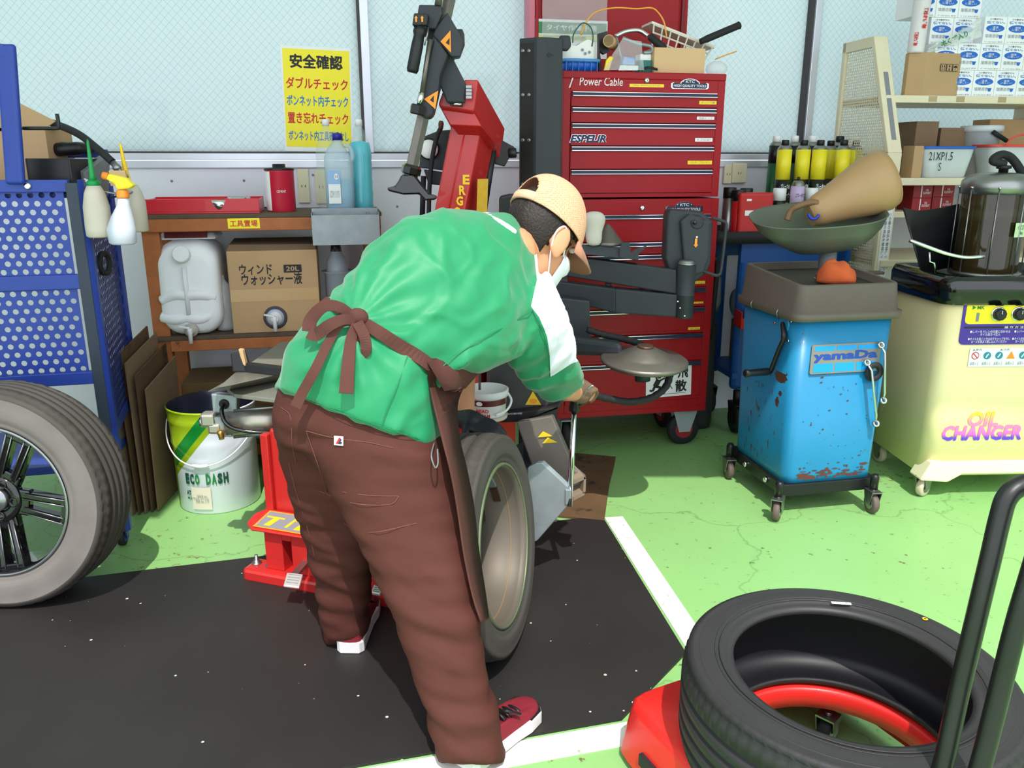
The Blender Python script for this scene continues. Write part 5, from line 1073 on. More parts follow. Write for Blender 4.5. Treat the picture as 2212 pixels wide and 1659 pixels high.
build('corner_post_flange', MB().hexa([CT.pt(0.03,0.004,0.06), CT.pt(0.045,-0.01,0.06), CT.pt(0.045,-0.04,0.06), CT.pt(0.03,-0.03,0.06), CT.pt(0.03,0.004,ZC), CT.pt(0.045,-0.01,ZC), CT.pt(0.045,-0.04,ZC), CT.pt(0.03,-0.03,ZC)]), 'blue_cart', cart, bevel=0.002)
back = Vector((-1.60, 3.30, 0)); A_ = CT.pt(0.038, -0.03, 0); sv = (back-A_); sl_ = sv.length; sv.normalize()
mb = MB(); perf(mb, A_ + Vector((0,0,0.46)), sv, Vector((0,0,1)), sl_, ZC-0.50, 0.0335, 0.0098); build('side_panel', mb, 'blue_side', cart, solid=0.002)
for z0, z1 in ((0.44,0.48),(ZC-0.05,ZC-0.01)): build('side_rail', MB().hexa([A_+Vector((-0.006,0,z0)), A_+Vector((0.006,0,z0)), back+Vector((0.006,0,z0)), back+Vector((-0.006,0,z0)), A_+Vector((-0.006,0,z1)), A_+Vector((0.006,0,z1)), back+Vector((0.006,0,z1)), back+Vector((-0.006,0,z1))]), 'blue_cart', cart)
build('rear_post', MB().box(back+Vector((0,0,0.68)), (0.03,0.03,1.26)), 'blue_cart', cart, bevel=0.003)
q = A_ + sv*0.13 + Vector((0.008,0,1.04)); build('side_magnet_ring', MB().lathe([(0.03,0),(0.045,0.002),(0.045,0.014),(0.03,0.016)], q, (1,0,0), 24, close=True), 'black_rubber', cart)
# left inner leg, shelf bars and handle loop
build('inner_leg', CT.box(MB(), -0.60, -0.56, -0.16, -0.12, 0.06, ZC-0.05), 'blue_cart', cart, bevel=0.003)
for z_ in (0.93, 1.12): build('shelf_bar', CT.box(MB(), -0.62, -0.50, -0.06, 0.07, z_-0.03, z_+0.01), 'black_plastic', cart, bevel=0.004)
build('lower_deck', CT.box(MB(), -0.62, 0.0, -0.5, -0.03, 0.30, 0.33), 'blue_cart', cart, bevel=0.003); build('top_deck', CT.box(MB(), -0.62, 0.0, -0.5, -0.03, ZC-0.06, ZC-0.045), 'blue_side', cart)
h1 = aty(32, 385, CT.pt(-0.18,0,0).y); h0 = aty(12, 95, CT.pt(-0.2,0,0).y)
hb_ = MB(); wdt = 0.062; up_ = (h0-h1); hb_.hexa([h1+Vector((-wdt/2,-0.012,-0.02)), h1+Vector((wdt/2,-0.012,-0.02)), h1+Vector((wdt/2,0.012,-0.02)), h1+Vector((-wdt/2,0.012,-0.02)), h0+Vector((-wdt/2,-0.012,0)), h0+Vector((wdt/2,-0.012,0)), h0+Vector((wdt/2,0.012,0)), h0+Vector((-wdt/2,0.012,0))])
build('handle_post', hb_, 'blue_cart', cart, bevel=0.02, seg=4)
build('handle_top', MB().hexa([h0+Vector((-0.4,-0.012,-0.045)), h0+Vector((0.0,-0.012,-0.045)), h0+Vector((0.0,0.012,-0.045)), h0+Vector((-0.4,0.012,-0.045)), h0+Vector((-0.4,-0.012,0.0)), h0+Vector((0.0,-0.012,0.0)), h0+Vector((0.0,0.012,0.0)), h0+Vector((-0.4,0.012,0.0))]), 'blue_cart', cart, bevel=0.005)
for s_, d_ in ((0.0,-0.02),(0.0,-0.5)):
    p = CT.pt(s_+0.01, d_, 0); caster(cart, (p.x, p.y), 0.03, 0.024, 'black_rubber', 'blue_cart', 0.01, 0.2)
# things on the cart: box with flap, hook, tray, grey box, tools, hose
zdk = ZC-0.043
yb = CT.pt(-0.2, -0.3, 0).y
def cy(px, py, dy=0.0): return aty(px, py, yb+dy)
cb = thing('open_cardboard_box', 'open cardboard box with raised flap on the blue cart', 'box', Vector((cy(40,330).x, yb, zdk)))
x0 = cy(-60,330).x; x1 = cy(104,330).x; zt1 = cy(50,275).z
build('carton', MB().box(((x0+x1)/2, yb+0.09, (zdk+zt1)/2), (x1-x0, 0.18, zt1-zdk)), 'card', cb, bevel=0.002); build('flap', MB().prism([cy(-10,248), cy(42,223), cy(120,262), cy(98,277), cy(-10,284)], (0,0.004,0)), 'card', cb)
hk = smoothpath([aty(50,277,PY-0.02), aty(90,277,PY-0.02), aty(121,277,PY-0.02), aty(127,273,PY-0.02), aty(123,246,PY-0.02)], 4); build('hook_rod', MB().tube(hk, 0.006, 8), 'black_plastic', cart)
ho = thing('air_hose', 'black air hose with steel coupling hanging over the blue cart', 'hose', aty(255,370,PY+0.1))
hh = smoothpath([cy(95,262,0.1), cy(120,268,0.05), aty(170,290,PY+0.2), aty(215,325,PY+0.12), aty(243,350,PY+0.1)]); build('hose', MB().tube(hh, 0.013, 12), 'black_rubber', ho)
d_ = (aty(265,378,PY+0.1)-aty(243,350,PY+0.1)).normalized(); build('coupling', MB().lathe([(0.011,0),(0.011,0.015),(0.014,0.017),(0.014,0.03),(0.010,0.032),(0.010,0.045),(0.015,0.047),(0.015,0.06),(0.008,0.075)], aty(243,350,PY+0.1), d_, 12), 'steel', ho)
tx0 = aty(58,360,PY+0.06); tx1 = aty(158,360,PY+0.06); mb = MB(); c_ = (tx0+tx1)/2; wz = tx1.x-tx0.x; zt2 = aty(100,342,PY+0.06).z
mb.box((c_.x, PY+0.16, zdk+0.004), (wz*0.9,0.2,0.008))
for sx in (-1, 1): mb.box((c_.x+sx*wz*0.46, PY+0.16, (zdk+zt2)/2), (0.008,0.22,zt2-zdk))
for sy in (-1, 1): mb.box((c_.x, PY+0.16+sy*0.105, (zdk+zt2)/2), (wz*0.94,0.008,zt2-zdk))
build('black_tray', mb, 'black_plastic', label='black plastic parts tray on top of the blue cart', cat='tray', loc=(c_.x, PY+0.16, zdk), bevel=0.003)
# grey metal boxes by the post
gb_ = thing('metal_box', 'grey metal box with white front hooked behind the cart post', 'box', aty(200,420,PY+0.16)); a_, b_ = aty(158,365,PY+0.12), aty(238,365,PY+0.12)
build('case', MB().hexa([aty(162,420,PY+0.12), aty(205,440,PY+0.10), aty(236,420,PY+0.28), aty(190,400,PY+0.28), aty(158,366,PY+0.12), aty(182,372,PY+0.10), aty(238,336,PY+0.28), aty(215,335,PY+0.28)]), 'grey_light', gb_, bevel=0.003); build('front_label', MB().hexa([aty(183,440,PY+0.095), aty(206,446,PY+0.095), aty(206,446,PY+0.10), aty(183,440,PY+0.10), aty(181,385,PY+0.095), aty(206,393,PY+0.095), aty(206,393,PY+0.10), aty(181,385,PY+0.10)]), 'paper', gb_)
tg = thing('air_tool', 'black air tool with steel tip lying on the cart top', 'air tool', cy(160,325,0.05)); build('body', MB().lathe([(0.02,0),(0.024,0.03),(0.024,0.10),(0.018,0.12)], cy(110,324,0.06), Vector((1,0,0.05)), 14), 'black_plastic', tg)
build('ribbed_sleeve', MB().lathe([(0.017+0.002*(i % 2), 0.006*i) for i in range(10)], cy(168,321,0.06), Vector((1,0,0.0)), 14), 'black_rubber', tg); build('tip', MB().lathe([(0.006,0),(0.009,0.01),(0.006,0.02),(0.009,0.03),(0.005,0.045)], cy(190,323,0.06), Vector((1,0,-0.05)), 10), 'chrome', tg); build('rail', MB().box(cy(140,312,0.10), (0.14,0.03,0.018)), 'galv', tg, bevel=0.003)
build('blue_bar', MB().box(cy(190,332,0.12), (0.14,0.03,0.03)), 'blue_cart', label='short blue steel bar lying on the cart edge', cat='bar', loc=cy(190,332,0.12), bevel=0.003)
# ------------------------------------------------------------------ bottles hung on the cart side
mat('bot_grey', (198,190,174), 0.5, var=0.14, scale=12); mat('noz_green', (10,140,70), 0.4, var=0.05); mat('spr_clear', (216,222,234), 0.25, var=0.03, alpha=0.75); mat('spr_liquid', (170,186,210), 0.2, var=0.02, alpha=0.8); mat('spr_yellow', (244,222,40), 0.4, var=0.04); mat('spr_orange', (242,140,40), 0.4, var=0.04)
def vbot(name, lab, px, pyb, prof, mats, yy, nparts):
    P = aty(px, pyb, yy); o = thing(name, lab, 'bottle', P)
    for nm, pr, m_, ax in nparts: build(nm, MB().lathe(pr, P, ax, 24), m_, o)
    return o, P
b1, P1 = vbot('oiler_bottle', 'dirty plastic oiler bottle with long green nozzle hanging on the cart', 217, 512, None, None, PY+0.0,
    (('body', [(0.036,0),(0.042,0.005),(0.043,0.03),(0.041,0.10),(0.032,0.145),(0.021,0.168)], 'bot_grey', (0,0,1)), ('collar', [(0.02,0.165),(0.021,0.18),(0.014,0.186)], 'noz_green', (0,0,1)), ('nozzle', [(0.014,0.185),(0.009,0.20),(0.004,0.305),(0.002,0.315)], 'noz_green', (0,0,1))))
b2, P2 = vbot('oiler_bottle', 'oiler bottle with long yellow nozzle half hidden behind the spray bottle', 296, 500, None, None, PY+0.14,
    (('body', [(0.036,0),(0.04,0.005),(0.04,0.10),(0.03,0.14),(0.02,0.16)], 'bot_grey', (0,0,1)), ('nozzle', [(0.014,0.16),(0.012,0.18),(0.009,0.2),(0.004,0.29),(0.002,0.3)], 'ink_yellow', (-0.07,0,1))))
P3 = aty(266, 528, PY-0.02); sb_ = thing('spray_bottle', 'clear trigger spray bottle with yellow and orange head beside the cart', 'bottle', P3)
ring = []
for z_, wx, wy, ox in ((0,0.036,0.026,0.0),(0.006,0.045,0.032,0),(0.05,0.048,0.034,0.0),(0.09,0.036,0.03,0.008),(0.13,0.02,0.02,0.018),(0.155,0.0165,0.0165,0.02)): ring.append([P3 + Vector((ox+wx*math.cos(2*PI*i/24), wy*math.sin(2*PI*i/24), z_)) for i in range(24)])
build('body', MB().rings(ring, True, (True, True), True), 'spr_clear', sb_)
build('liquid', MB().rings([[P3+Vector((ox,0,0))+ (p-P3-Vector((ox,0,0)))*0.93 + Vector((0,0,0.002)) for p in r_] for r_, ox in ((ring[1],0),(ring[2],0))], True, (True,True), True), 'spr_liquid', sb_)
build('neck_ring', MB().lathe([(0.019,0.152),(0.020,0.155),(0.019,0.175),(0.014,0.178)], P3+Vector((0.02,0,0)), (0,0,1), 20), 'spr_orange', sb_)
hd_ = P3 + Vector((0.02,0,0.178)); mb = MB(); mb.prism([hd_+Vector(v) for v in ((-0.012,-0.013,0),(0.028,-0.013,0.004),(0.045,-0.013,0.014),(0.022,-0.013,0.038),(-0.035,-0.013,0.052),(-0.045,-0.013,0.034),(-0.02,-0.013,0.02))], (0,0.026,0)); build('trigger_head', mb, 'spr_yellow', sb_, bevel=0.006)
build('spray_nozzle', MB().lathe([(0.010,0),(0.012,0.004),(0.012,0.018)], hd_+Vector((-0.04,0,0.042)), (-1,0,0.25), 14), 'spr_orange', sb_)
wr = [CT.pt(0.03,-0.01,P1.z+0.15), Vector((P1.x,P1.y+0.03,P1.z+0.15)), Vector((P3.x+0.02,P3.y+0.02,P3.z+0.16)), Vector((P2.x,P2.y+0.02,P2.z+0.14)), back+Vector((0,0,1.25))]
build('bottle_rail', MB().tube(wr, 0.004, 8), 'steel', cart)
build('pasteboard_piece', MB().box(aty(256,385,PY+0.06), (0.055,0.01,0.05)), 'card_plain' if 'card_plain' in MATS else 'card', label='small tan pasteboard piece behind the spray bottle head', cat='pasteboard', loc=aty(256,385,PY+0.06))
# ------------------------------------------------------------------ cardboard sheets leaning between cart and shelf
for k in range(5):
    bx = -1.545 + 0.021*k; by = 3.03 + 0.012*k; lean = 0.02+0.006*k; top = (0.60, 0.66, 0.63, 0.58, 0.52)[k]
    A0 = Vector((bx, by, 0.004)); dv = Vector((-0.03+0.002*k, 0.36, 0)); up = Vector((-0.018+0.007*k, 0, top)); th = Vector((0.007,-0.002,0))
    mb = MB().hexa([A0, A0+th, A0+th+dv, A0+dv, A0+up, A0+up+th, A0+up+th+dv+Vector((0,0,0.05)), A0+up+dv+Vector((0,0,0.05))])
    build('cardboard_sheet', mb, 'card_dirty' if k % 2 else 'card_dark', label='%s upright corrugated cardboard sheet counting from the blue cart' % ('first','second','third','fourth','fifth')[k], cat='cardboard', group='cardboard sheets leaning beside the wooden shelf', loc=A0)
# ------------------------------------------------------------------ wooden shelf
WS = Loc((-1.545, 3.46), R(12)); sw_ = WS.pick(822, 470, 0.0)[0]; sdp = 0.40
zt_s = WS.pick(500, 468)[1]; zm_s = WS.pick(500, 728)[1]
wsf = thing('wooden_shelf', 'rough orange brown wooden shelf rack against the white wall', 'shelf', WS.pt(sw_/2, -sdp/2, 0), WS.yaw)
for s0, d0 in ((-0.02, -0.06), (-0.02, -sdp), (sw_-0.07, -0.06), (sw_-0.07, -sdp)):
    build('post', WS.box(MB(), s0, s0+0.07, d0, d0+0.045, 0, zt_s-0.02), 'wood', wsf, bevel=0.003)
for z_, hh in ((zt_s, 0.06), (zm_s, 0.055), (0.14, 0.06)):
    build('front_board', WS.box(MB(), -0.02 if z_ == zt_s else 0.05, sw_, -0.015, 0.006, z_-hh, z_-0.006), 'wood', wsf, bevel=0.003)
    build('back_board', WS.box(MB(), -0.02, sw_, -sdp-0.005, -sdp+0.016, z_-hh, z_-0.006), 'wood', wsf, bevel=0.003)
    build('shelf_top', WS.box(MB(), -0.025, sw_+0.005, -sdp-0.01, 0.008, z_-0.006, z_+0.012), 'wood_top', wsf, bevel=0.003)
zt_s += 0.012; zm_s += 0.012
a0, z1 = WS.pick(491, 472, 0.006); a1, z0 = WS.pick(562, 493, 0.006); F = WS.F((a0+a1)/2, 0.006, (z0+z1)/2)
lab_ = quadpatch('shelf_label', F, a1-a0, z1-z0, 'yellow_sign', wsf, lift=0.0015); text('lettering', '工具置場', F, (a1-a0)*0.86, (z1-z0)*0.62, 'ink_red', lab_, heavy=0.015, lift=0.0025)
# red tray with sockets dishes
s0 = WS.pick(311, 440, -0.03)[0]; s1 = WS.pick(560, 440, -0.03)[0]; rt = thing('red_tool_tray', 'long red plastic tool tray on the wooden shelf top', 'tray', WS.pt((s0+s1)/2, -0.14, zt_s), WS.yaw)
mat('tray_red', (204,28,44), 0.35, var=0.05, coat=0.2); mb = MB(); hh = 0.062
WS.box(mb, s0, s1, -0.27, -0.02, zt_s, zt_s+0.008)
for d0, d1 in ((-0.27,-0.262),(-0.028,-0.02)): WS.box(mb, s0, s1, d0, d1, zt_s+0.008, zt_s+hh)
for q0, q1 in ((s0,s0+0.008),(s1-0.008,s1),(s1-0.15,s1-0.145)): WS.box(mb, q0, q1, -0.262, -0.028, zt_s+0.008, zt_s+hh-0.004)
WS.box(mb, s0+0.008, s1-0.15, -0.10, -0.095, zt_s+0.008, zt_s+hh-0.01); WS.box(mb, s0+0.25, s0+0.255, -0.262, -0.10, zt_s+0.008, zt_s+hh-0.01)
build('tray', mb, 'tray_red', rt, bevel=0.002)
for sx, dd, rr, lab in ((s1-0.10,-0.2,0.05,'round steel magnetic dish at the end of the red tray'),(s0+0.30,-0.06,0.05,'round steel magnetic dish in the front slot of the red tray')):
    P = WS.pt(sx, dd, zt_s+0.012); build('magnetic_dish', MB().lathe([(0.02,0),(rr*0.8,0.004),(rr,0.05 if dd < -0.1 else 0.045),(rr*0.96,0.05 if dd < -0.1 else 0.045),(rr*0.7,0.012),(0.01,0.01)], P, (0,0,1), 28), 'chrome', label=lab, cat='dish', loc=P)
# red can
P = WS.pt(WS.pick(608, 438, -0.14)[0], -0.14, zt_s); zc1 = WS.pick(608, 368, -0.14)[1]-zt_s
rc_ = thing('red_can', 'red tin can with black lid and torn white label on the shelf', 'can', P)
build('can_body', MB().lathe([(0.061,0),(0.062,0.003),(0.062,zc1-0.004),(0.064,zc1)], P, (0,0,1), 36), mat('can_red2', (196,30,58), 0.4, var=0.08, dirt=((120,20,30), 0.2, 20)), rc_)
build('can_top', MB().lathe([(0.064,zc1),(0.066,zc1+0.004),(0.062,zc1+0.010),(0.028,zc1+0.012),(0.028,zc1+0.026),(0.024,zc1+0.028)], P, (0,0,1), 36), 'black_plastic', rc_)
mb = MB(); rs = [[P + Vector((0.0627*math.cos(a), 0.0627*math.sin(a), z_)) for a in [R(172+6*i) for i in range(13)]] for z_ in (0.006, zc1*0.75, zc1-0.004)]; mb.rings(rs, False, (False,False), True); build('torn_label', mb, 'paper', rc_)
text('lettering', 'CEMENT', frame(P + Vector((0.02,-0.061,zc1*0.5)), (1,0.33,0), (0,0,1)), 0.04, 0.01, 'ink_white', rc_, lift=0.004)
# bottles on the shelf
mat('pet_clear', (206,222,206), 0.08, var=0.0, alpha=0.16); mat('pet_cyan', (60,206,230), 0.1, var=0.03, alpha=0.95, coat=0.5); mat('jug_pale', (196,216,228), 0.25, var=0.03, alpha=0.5); mat('jug_fill', (120,200,232), 0.2, var=0.02); mat('cap_blue', (36,32,140), 0.4, var=0.05)
def petb(px, pyt, dd, m_, lab, fill=None):
    s = WS.pick(px, 420, dd)[0]; P = WS.pt(s, dd, zt_s); H_ = WS.pick(px, pyt, dd)[1]-zt_s; o = thing('plastic_bottle', lab, 'bottle', P); r_ = 0.052
    pr = [(r_*0.8,0),(r_,0.01)]
    for k in range(1, 9): pr.append((r_*(0.97 if k % 2 else 1.0), 0.01+H_*0.58*k/8))
    pr += [(r_*0.98,H_*0.64),(r_*0.86,H_*0.74),(r_*0.6,H_*0.84),(r_*0.27,H_*0.91),(r_*0.27,H_*0.94)]
    build('bottle', MB().lathe(pr, P, (0,0,1), 28), m_, o)
    if fill: build('liquid', MB().lathe([(r*0.985, h+0.003) for r, h in pr if h < H_*0.78]+[(0.005,H_*0.77)], P, (0,0,1), 28), fill, o)
    build('cap', MB().lathe([(r_*0.31,H_*0.93),(r_*0.31,H_*0.99),(r_*0.28,H_)], P, (0,0,1), 18), 'white_plastic', o)
    return o
petb(712, 258, -0.17, 'pet_clear', 'clear empty plastic bottle with white cap behind the pale jug'); petb(782, 258, -0.16, 'pet_clear', 'bright cyan filled plastic bottle with white cap on the shelf', 'pet_cyan')
s = WS.pick(736, 430, -0.07)[0]; P = WS.pt(s, -0.075, zt_s); zj = WS.pick(736, 288, -0.07)[1]-zt_s; jo = thing('washer_jug', 'pale handled jug of blue washer fluid with dark blue cap', 'jug', P)
rs = []
for z_, wx, wy, ox in ((0,0.056,0.036,0),(0.008,0.062,0.042,0),(zj*0.62,0.064,0.044,0),(zj*0.70,0.058,0.040,-0.004),(zj*0.80,0.042,0.03,-0.006),(zj*0.87,0.024,0.02,-0.004),(zj*0.90,0.018,0.018,0),(zj*0.93,0.017,0.017,0)):
    rs.append([P + WS.U*(ox+math.copysign(abs(math.cos(2*PI*i/28))**0.7, math.cos(2*PI*i/28))*wx) + WS.N*(math.copysign(abs(math.sin(2*PI*i/28))**0.7, math.sin(2*PI*i/28))*wy) + Vector((0,0,z_)) for i in range(28)])
build('body', MB().rings(rs, True, (True,True), True), 'jug_pale', jo)
fz = [[P + (q-P).to_3d()*0.94 for q in r_] for r_ in rs[:2]] ; top_ = [Vector((q.x,q.y,P.z+zj*0.42)) for q in fz[1]]; build('liquid', MB().rings([[Vector((q.x,q.y,max(q.z,P.z+0.004))) for q in fz[0]], fz[1], top_], True, (True,True), True), 'jug_fill', jo)
build('handle', MB().tube(smoothpath([P+WS.U*0.022+WS.N*0.015+Vector((0,0,zj*0.86)), P+WS.U*0.052+WS.N*0.012+Vector((0,0,zj*0.82)), P+WS.U*0.06+WS.N*0.012+Vector((0,0,zj*0.70)), P+WS.U*0.045+WS.N*0.02+Vector((0,0,zj*0.62))]), 0.010, 10), 'jug_pale', jo)
build('cap', MB().lathe([(0.022,zj*0.915),(0.022,zj*0.985),(0.019,zj)], P, (0,0,1), 20), 'cap_blue', jo)
Fj = WS.F(s-0.024, -0.075+0.0445, zt_s+zj*0.32); q = quadpatch('label', Fj, 0.052, 0.14, 'paper', jo, lift=0.004); quadpatch('label_blue', Fj @ T(0,0.042,0), 0.052, 0.058, mat('label_blue', (150,186,226), 0.5, var=0.08), q, lift=0.005)
poly('label_oval', Fj @ T(0.01,0.045,0), ell(0,0,0.009,0.013), 'paper', q, lift=0.006); text('lettering', '01', Fj @ T(0.01,0.045,0), 0.01, 0.012, 'ink_navy', q, lift=0.007); text('lettering', '使用上の注意\nよく振ってから\nお使いください', Fj @ T(0,-0.03,0), 0.044, 0.03, 'ink_grey', q, lift=0.005)
# small bits on the shelf top
for px, py, lab in ((588,451,'small black bolt lying on the wooden shelf top'),(562,449,'tiny black clip lying by the corner of the red tray'),(503,457,'tiny black nut on the front edge of the shelf')):
    p = fl(px, py, zt_s+0.004); build('small_part', MB().lathe([(0.006,0),(0.006,0.012),(0.003,0.014),(0.003,0.03)], p, Vector((1,0.2,0.05)), 8), 'black_plastic', label=lab, cat='hardware', loc=p)
p = fl(540, 454, zt_s+0.005); build('small_part', MB().ball(p, (0.008,0.006,0.005)), 'white_plastic', label='tiny white plug on the front edge of the shelf', cat='hardware', loc=p)
p = fl(627, 449, zt_s+0.009); sd_ = thing('screwdriver_stub', 'stubby screwdriver with amber handle on the shelf top', 'screwdriver', p); build('handle', MB().lathe([(0.006,0),(0.010,0.004),(0.010,0.02),(0.007,0.024)], p, Vector((1,-0.7,0)), 10), mat('amber', (226,160,40), 0.3, var=0.05), sd_); build('shaft', MB().cyl(p, p-Vector((1,-0.7,0)).normalized()*0.03, 0.0025, n=8), 'steel', sd_)
# galvanised tray hooked to the shelf end
s0, z1 = WS.pick(673, 456, 0.03); s1 = WS.pick(816, 456, 0.03)[0]; z0 = WS.pick(740, 524, 0.03)[1]; gt_ = thing('galvanised_tray', 'galvanised sheet metal bin hooked onto the shelf front', 'tray', WS.pt((s0+s1)/2, 0.02, z0), WS.yaw)
mb = MB(); WS.box(mb, s0+0.008, s1-0.008, 0.012, 0.13, z0, z0+0.003); WS.box(mb, s0, s1, 0.128, 0.131, z0, z1-0.012); WS.box(mb, s0, s1, 0.010, 0.013, z0, z1+0.01); WS.box(mb, s0, s0+0.003, 0.012, 0.13, z0, z1-0.004); WS.box(mb, s1-0.003, s1, 0.012, 0.13, z0, z1-0.004); WS.box(mb, s1-0.05, s1-0.047, 0.012, 0.13, z0, z1-0.006); build('bin', mb, 'galv', gt_)
# ------------------------------------------------------------------ containers on the middle shelf
mat('jerry_white', (240,242,244), 0.4, var=0.06, scale=5, dirt=((176,160,128), 0.10, 9))
s0 = WS.pick(337, 620, -0.01)[0]; s1 = WS.pick(474, 620, -0.01)[0]; zj1 = WS.pick(400, 520, -0.04)[1]; sc_ = (s0+s1)/2+0.004; wj = (s1-s0)
jc = thing('jerry_can', 'white jerry can lying on its back with cap and tap facing out', 'jerry can', WS.pt(sc_, -0.16, zm_s), WS.yaw)
mb = MB(); rs = []; hj = zj1-zm_s
for d, k in ((-0.33,0.86),(-0.31,0.97),(-0.27,1.0),(-0.06,1.0),(-0.025,0.96),(-0.005,0.88),(0.003,0.7)):
    rs.append([WS.pt(sc_+x*k, d - 0.012*math.sin(PI*(y/hj+0.5))*0, zm_s+hj/2+y*k+ (0.0)) for x, y in rrect(wj, hj, wj*0.36, 8)])
rs = [[p + WS.N*(0.02*(0.5-(p.z-zm_s)/hj)) for p in r_] for r_ in rs]
build('body', mb.rings(rs[::-1] if False else rs, True, (True,True), True), 'jerry_white', jc)
def jp(px, py, d): s_, z_ = WS.pick(px, py, d); return WS.pt(s_, d, z_)
build('cap', MB().lathe([(0.034,0),(0.036,0.004),(0.036,0.03),(0.031,0.034)], jp(393,551,0.0), WS.N+Vector((0,0,0.25)), 28), 'white_plastic', jc)
build('level_strip', MB().tube([jp(397,578,0.012), jp(402,620,0.014), jp(408,680,0.014)], 0.010, 8, flat=0.4), 'white_plastic', jc)
for py in (642, 676): build('moulded_ridge', MB().tube(smoothpath([jp(352,py+8,-0.022), jp(378,py+14 if py > 650 else py-6,-0.004), jp(404,py+10 if py > 650 else py-4,-0.008), jp(434,py+12 if py > 650 else py-6,-0.004), jp(464,py,-0.022)]), 0.026, 10), 'jerry_white', jc)
def tap(par, C_, sz, m1, m2):
    t = build('tap', MB().lathe([(0.030*sz,0),(0.032*sz,0.006),(0.030*sz,0.022*sz),(0.018*sz,0.026*sz),(0.014*sz,0.05*sz)], C_, WS.N, 20), m1, par)
    e = C_ + WS.N*0.048*sz; build('tap_spout', MB().lathe([(0.011*sz,0.014*sz),(0.010*sz,0.0),(0.009*sz,-0.055*sz)], e, (0,0,1), 12), m2, t)
    build('tap_lever', MB().box(e + Vector((0,0,0.02*sz)) - WS.U*0.022*sz, (0.05*sz,0.012*sz,0.008*sz), Matrix.Rotation(0.15,3,'Y')), m2, t, bevel=0.002)
tap(jc, jp(414,712,0.012), 0.95, mat('tap_dirty', (186,180,172), 0.5, var=0.15), 'white_plastic')
# container behind the jerry can, clear bottle, wind washer box, grey jug
s_ = WS.pick(390, 500, -0.2)[0]; z2 = zt_s-0.075
cn = thing('label_drum', 'white plastic drum with dark red label behind the jerry can', 'drum', WS.pt(sc_, -0.2, zj1), WS.yaw)
zz = zj1+0.002; zt2_ = min(zt_s-0.08, zz+0.12)
build('body', MB().hexa([WS.pt(sc_-wj*0.46,-0.30,zz), WS.pt(sc_+wj*0.5,-0.30,zz), WS.pt(sc_+wj*0.5,-0.06,zz), WS.pt(sc_-wj*0.46,-0.06,zz), WS.pt(sc_-wj*0.4,-0.30,zt2_), WS.pt(sc_+wj*0.42,-0.30,zt2_), WS.pt(sc_+wj*0.42,-0.10,zt2_), WS.pt(sc_-wj*0.4,-0.10,zt2_)]), 'jerry_white', cn, bevel=0.02, seg=3)
mat('label_maroon', (104,34,38), 0.5, var=0.12); q = quadpatch('label', frame(WS.pt(sc_, -0.078, zz+0.035), WS.U, Vector((0,0.33,1))), wj*0.68, 0.06, 'label_maroon', cn, lift=0.004); text('lettering', 'RUN WASH', frame(WS.pt(sc_, -0.078, zz+0.022), -WS.U, Vector((0,-0.33,-1))), wj*0.4, 0.014, 'ink_grey', q, lift=-0.006)
P = WS.pt(WS.pick(482, 640, -0.10)[0], -0.10, zm_s); pr = [(0.02,0)] + [(0.036+0.003*(i % 2), 0.006+0.022*i) for i in range(9)] + [(0.03,0.21),(0.012,0.235),(0.012,0.25)]
build('clear_bottle', MB().lathe(pr, P, (0,0,1), 20), 'clear_bottle', label='ribbed clear plastic bottle wedged between jerry can and carton', cat='bottle', loc=P)
s0 = WS.pick(497, 640, -0.01)[0]; s1 = WS.pick(690, 640, -0.01)[0]; zb1 = WS.pick(590, 541, -0.01)[1]
bx = thing('washer_fluid_box', 'cardboard 20 litre washer fluid box with white tap on the shelf', 'box', WS.pt((s0+s1)/2, -0.15, zm_s), WS.yaw)
mb = MB(); WS.box(mb, s0, s1, -0.31, -0.01, zm_s, zb1); build('carton', mb, 'card', bx, bevel=0.004)
build('top_flap', MB().hexa([WS.pt(s0,-0.01,zb1-0.004), WS.pt(s1,-0.01,zb1-0.004), WS.pt(s1,-0.31,zb1-0.004), WS.pt(s0,-0.31,zb1-0.004), WS.pt(s0+0.01,-0.05,zb1+0.025), WS.pt(s1-0.01,-0.05,zb1+0.02), WS.pt(s1-0.01,-0.31,zb1+0.03), WS.pt(s0+0.005,-0.31,zb1+0.03)]), 'card_dark', bx)
def bp(px, py): s_, z_ = WS.pick(px, py, -0.01); return WS.F(s_, -0.01, z_), s_, z_
def btext(t, px0, px1, py0, py1, m_, bold): 
    a_, z1_ = WS.pick(px0, py0, -0.01); b_, z0_ = WS.pick(px1, py1, -0.01); text('lettering', t, WS.F((a_+b_)/2, -0.01, (z0_+z1_)/2), b_-a_, z1_-z0_, m_, bx, heavy=0.022)
btext('ウィンド', 516, 588, 572, 592, 'ink_black', 0.02); btext('ウォッシャー液', 521, 653, 592, 613, 'ink_black', 0.02)
a_, z1_ = WS.pick(612, 572, -0.01); b_, z0_ = WS.pick(652, 588, -0.01); F = WS.F((a_+b_)/2, -0.01, (z0_+z1_)/2); q = quadpatch('volume_mark', F, b_-a_, z1_-z0_, 'ink_black', bx, lift=0.0012, r=0.003); text('lettering', '20L', F, (b_-a_)*0.72, (z1_-z0_)*0.6, 'card', q, 0.02, lift=0.002)
zt_1 = WS.pick(590, 624, -0.01)[1]; zt_0 = WS.pick(590, 650, -0.01)[1]; quadpatch('packing_tape', WS.F((s0+s1)/2, -0.01, (zt_0+zt_1)/2), (s1-s0)*0.99, zt_1-zt_0, mat('tape_tan', (196,160,112), 0.25, var=0.05), bx)
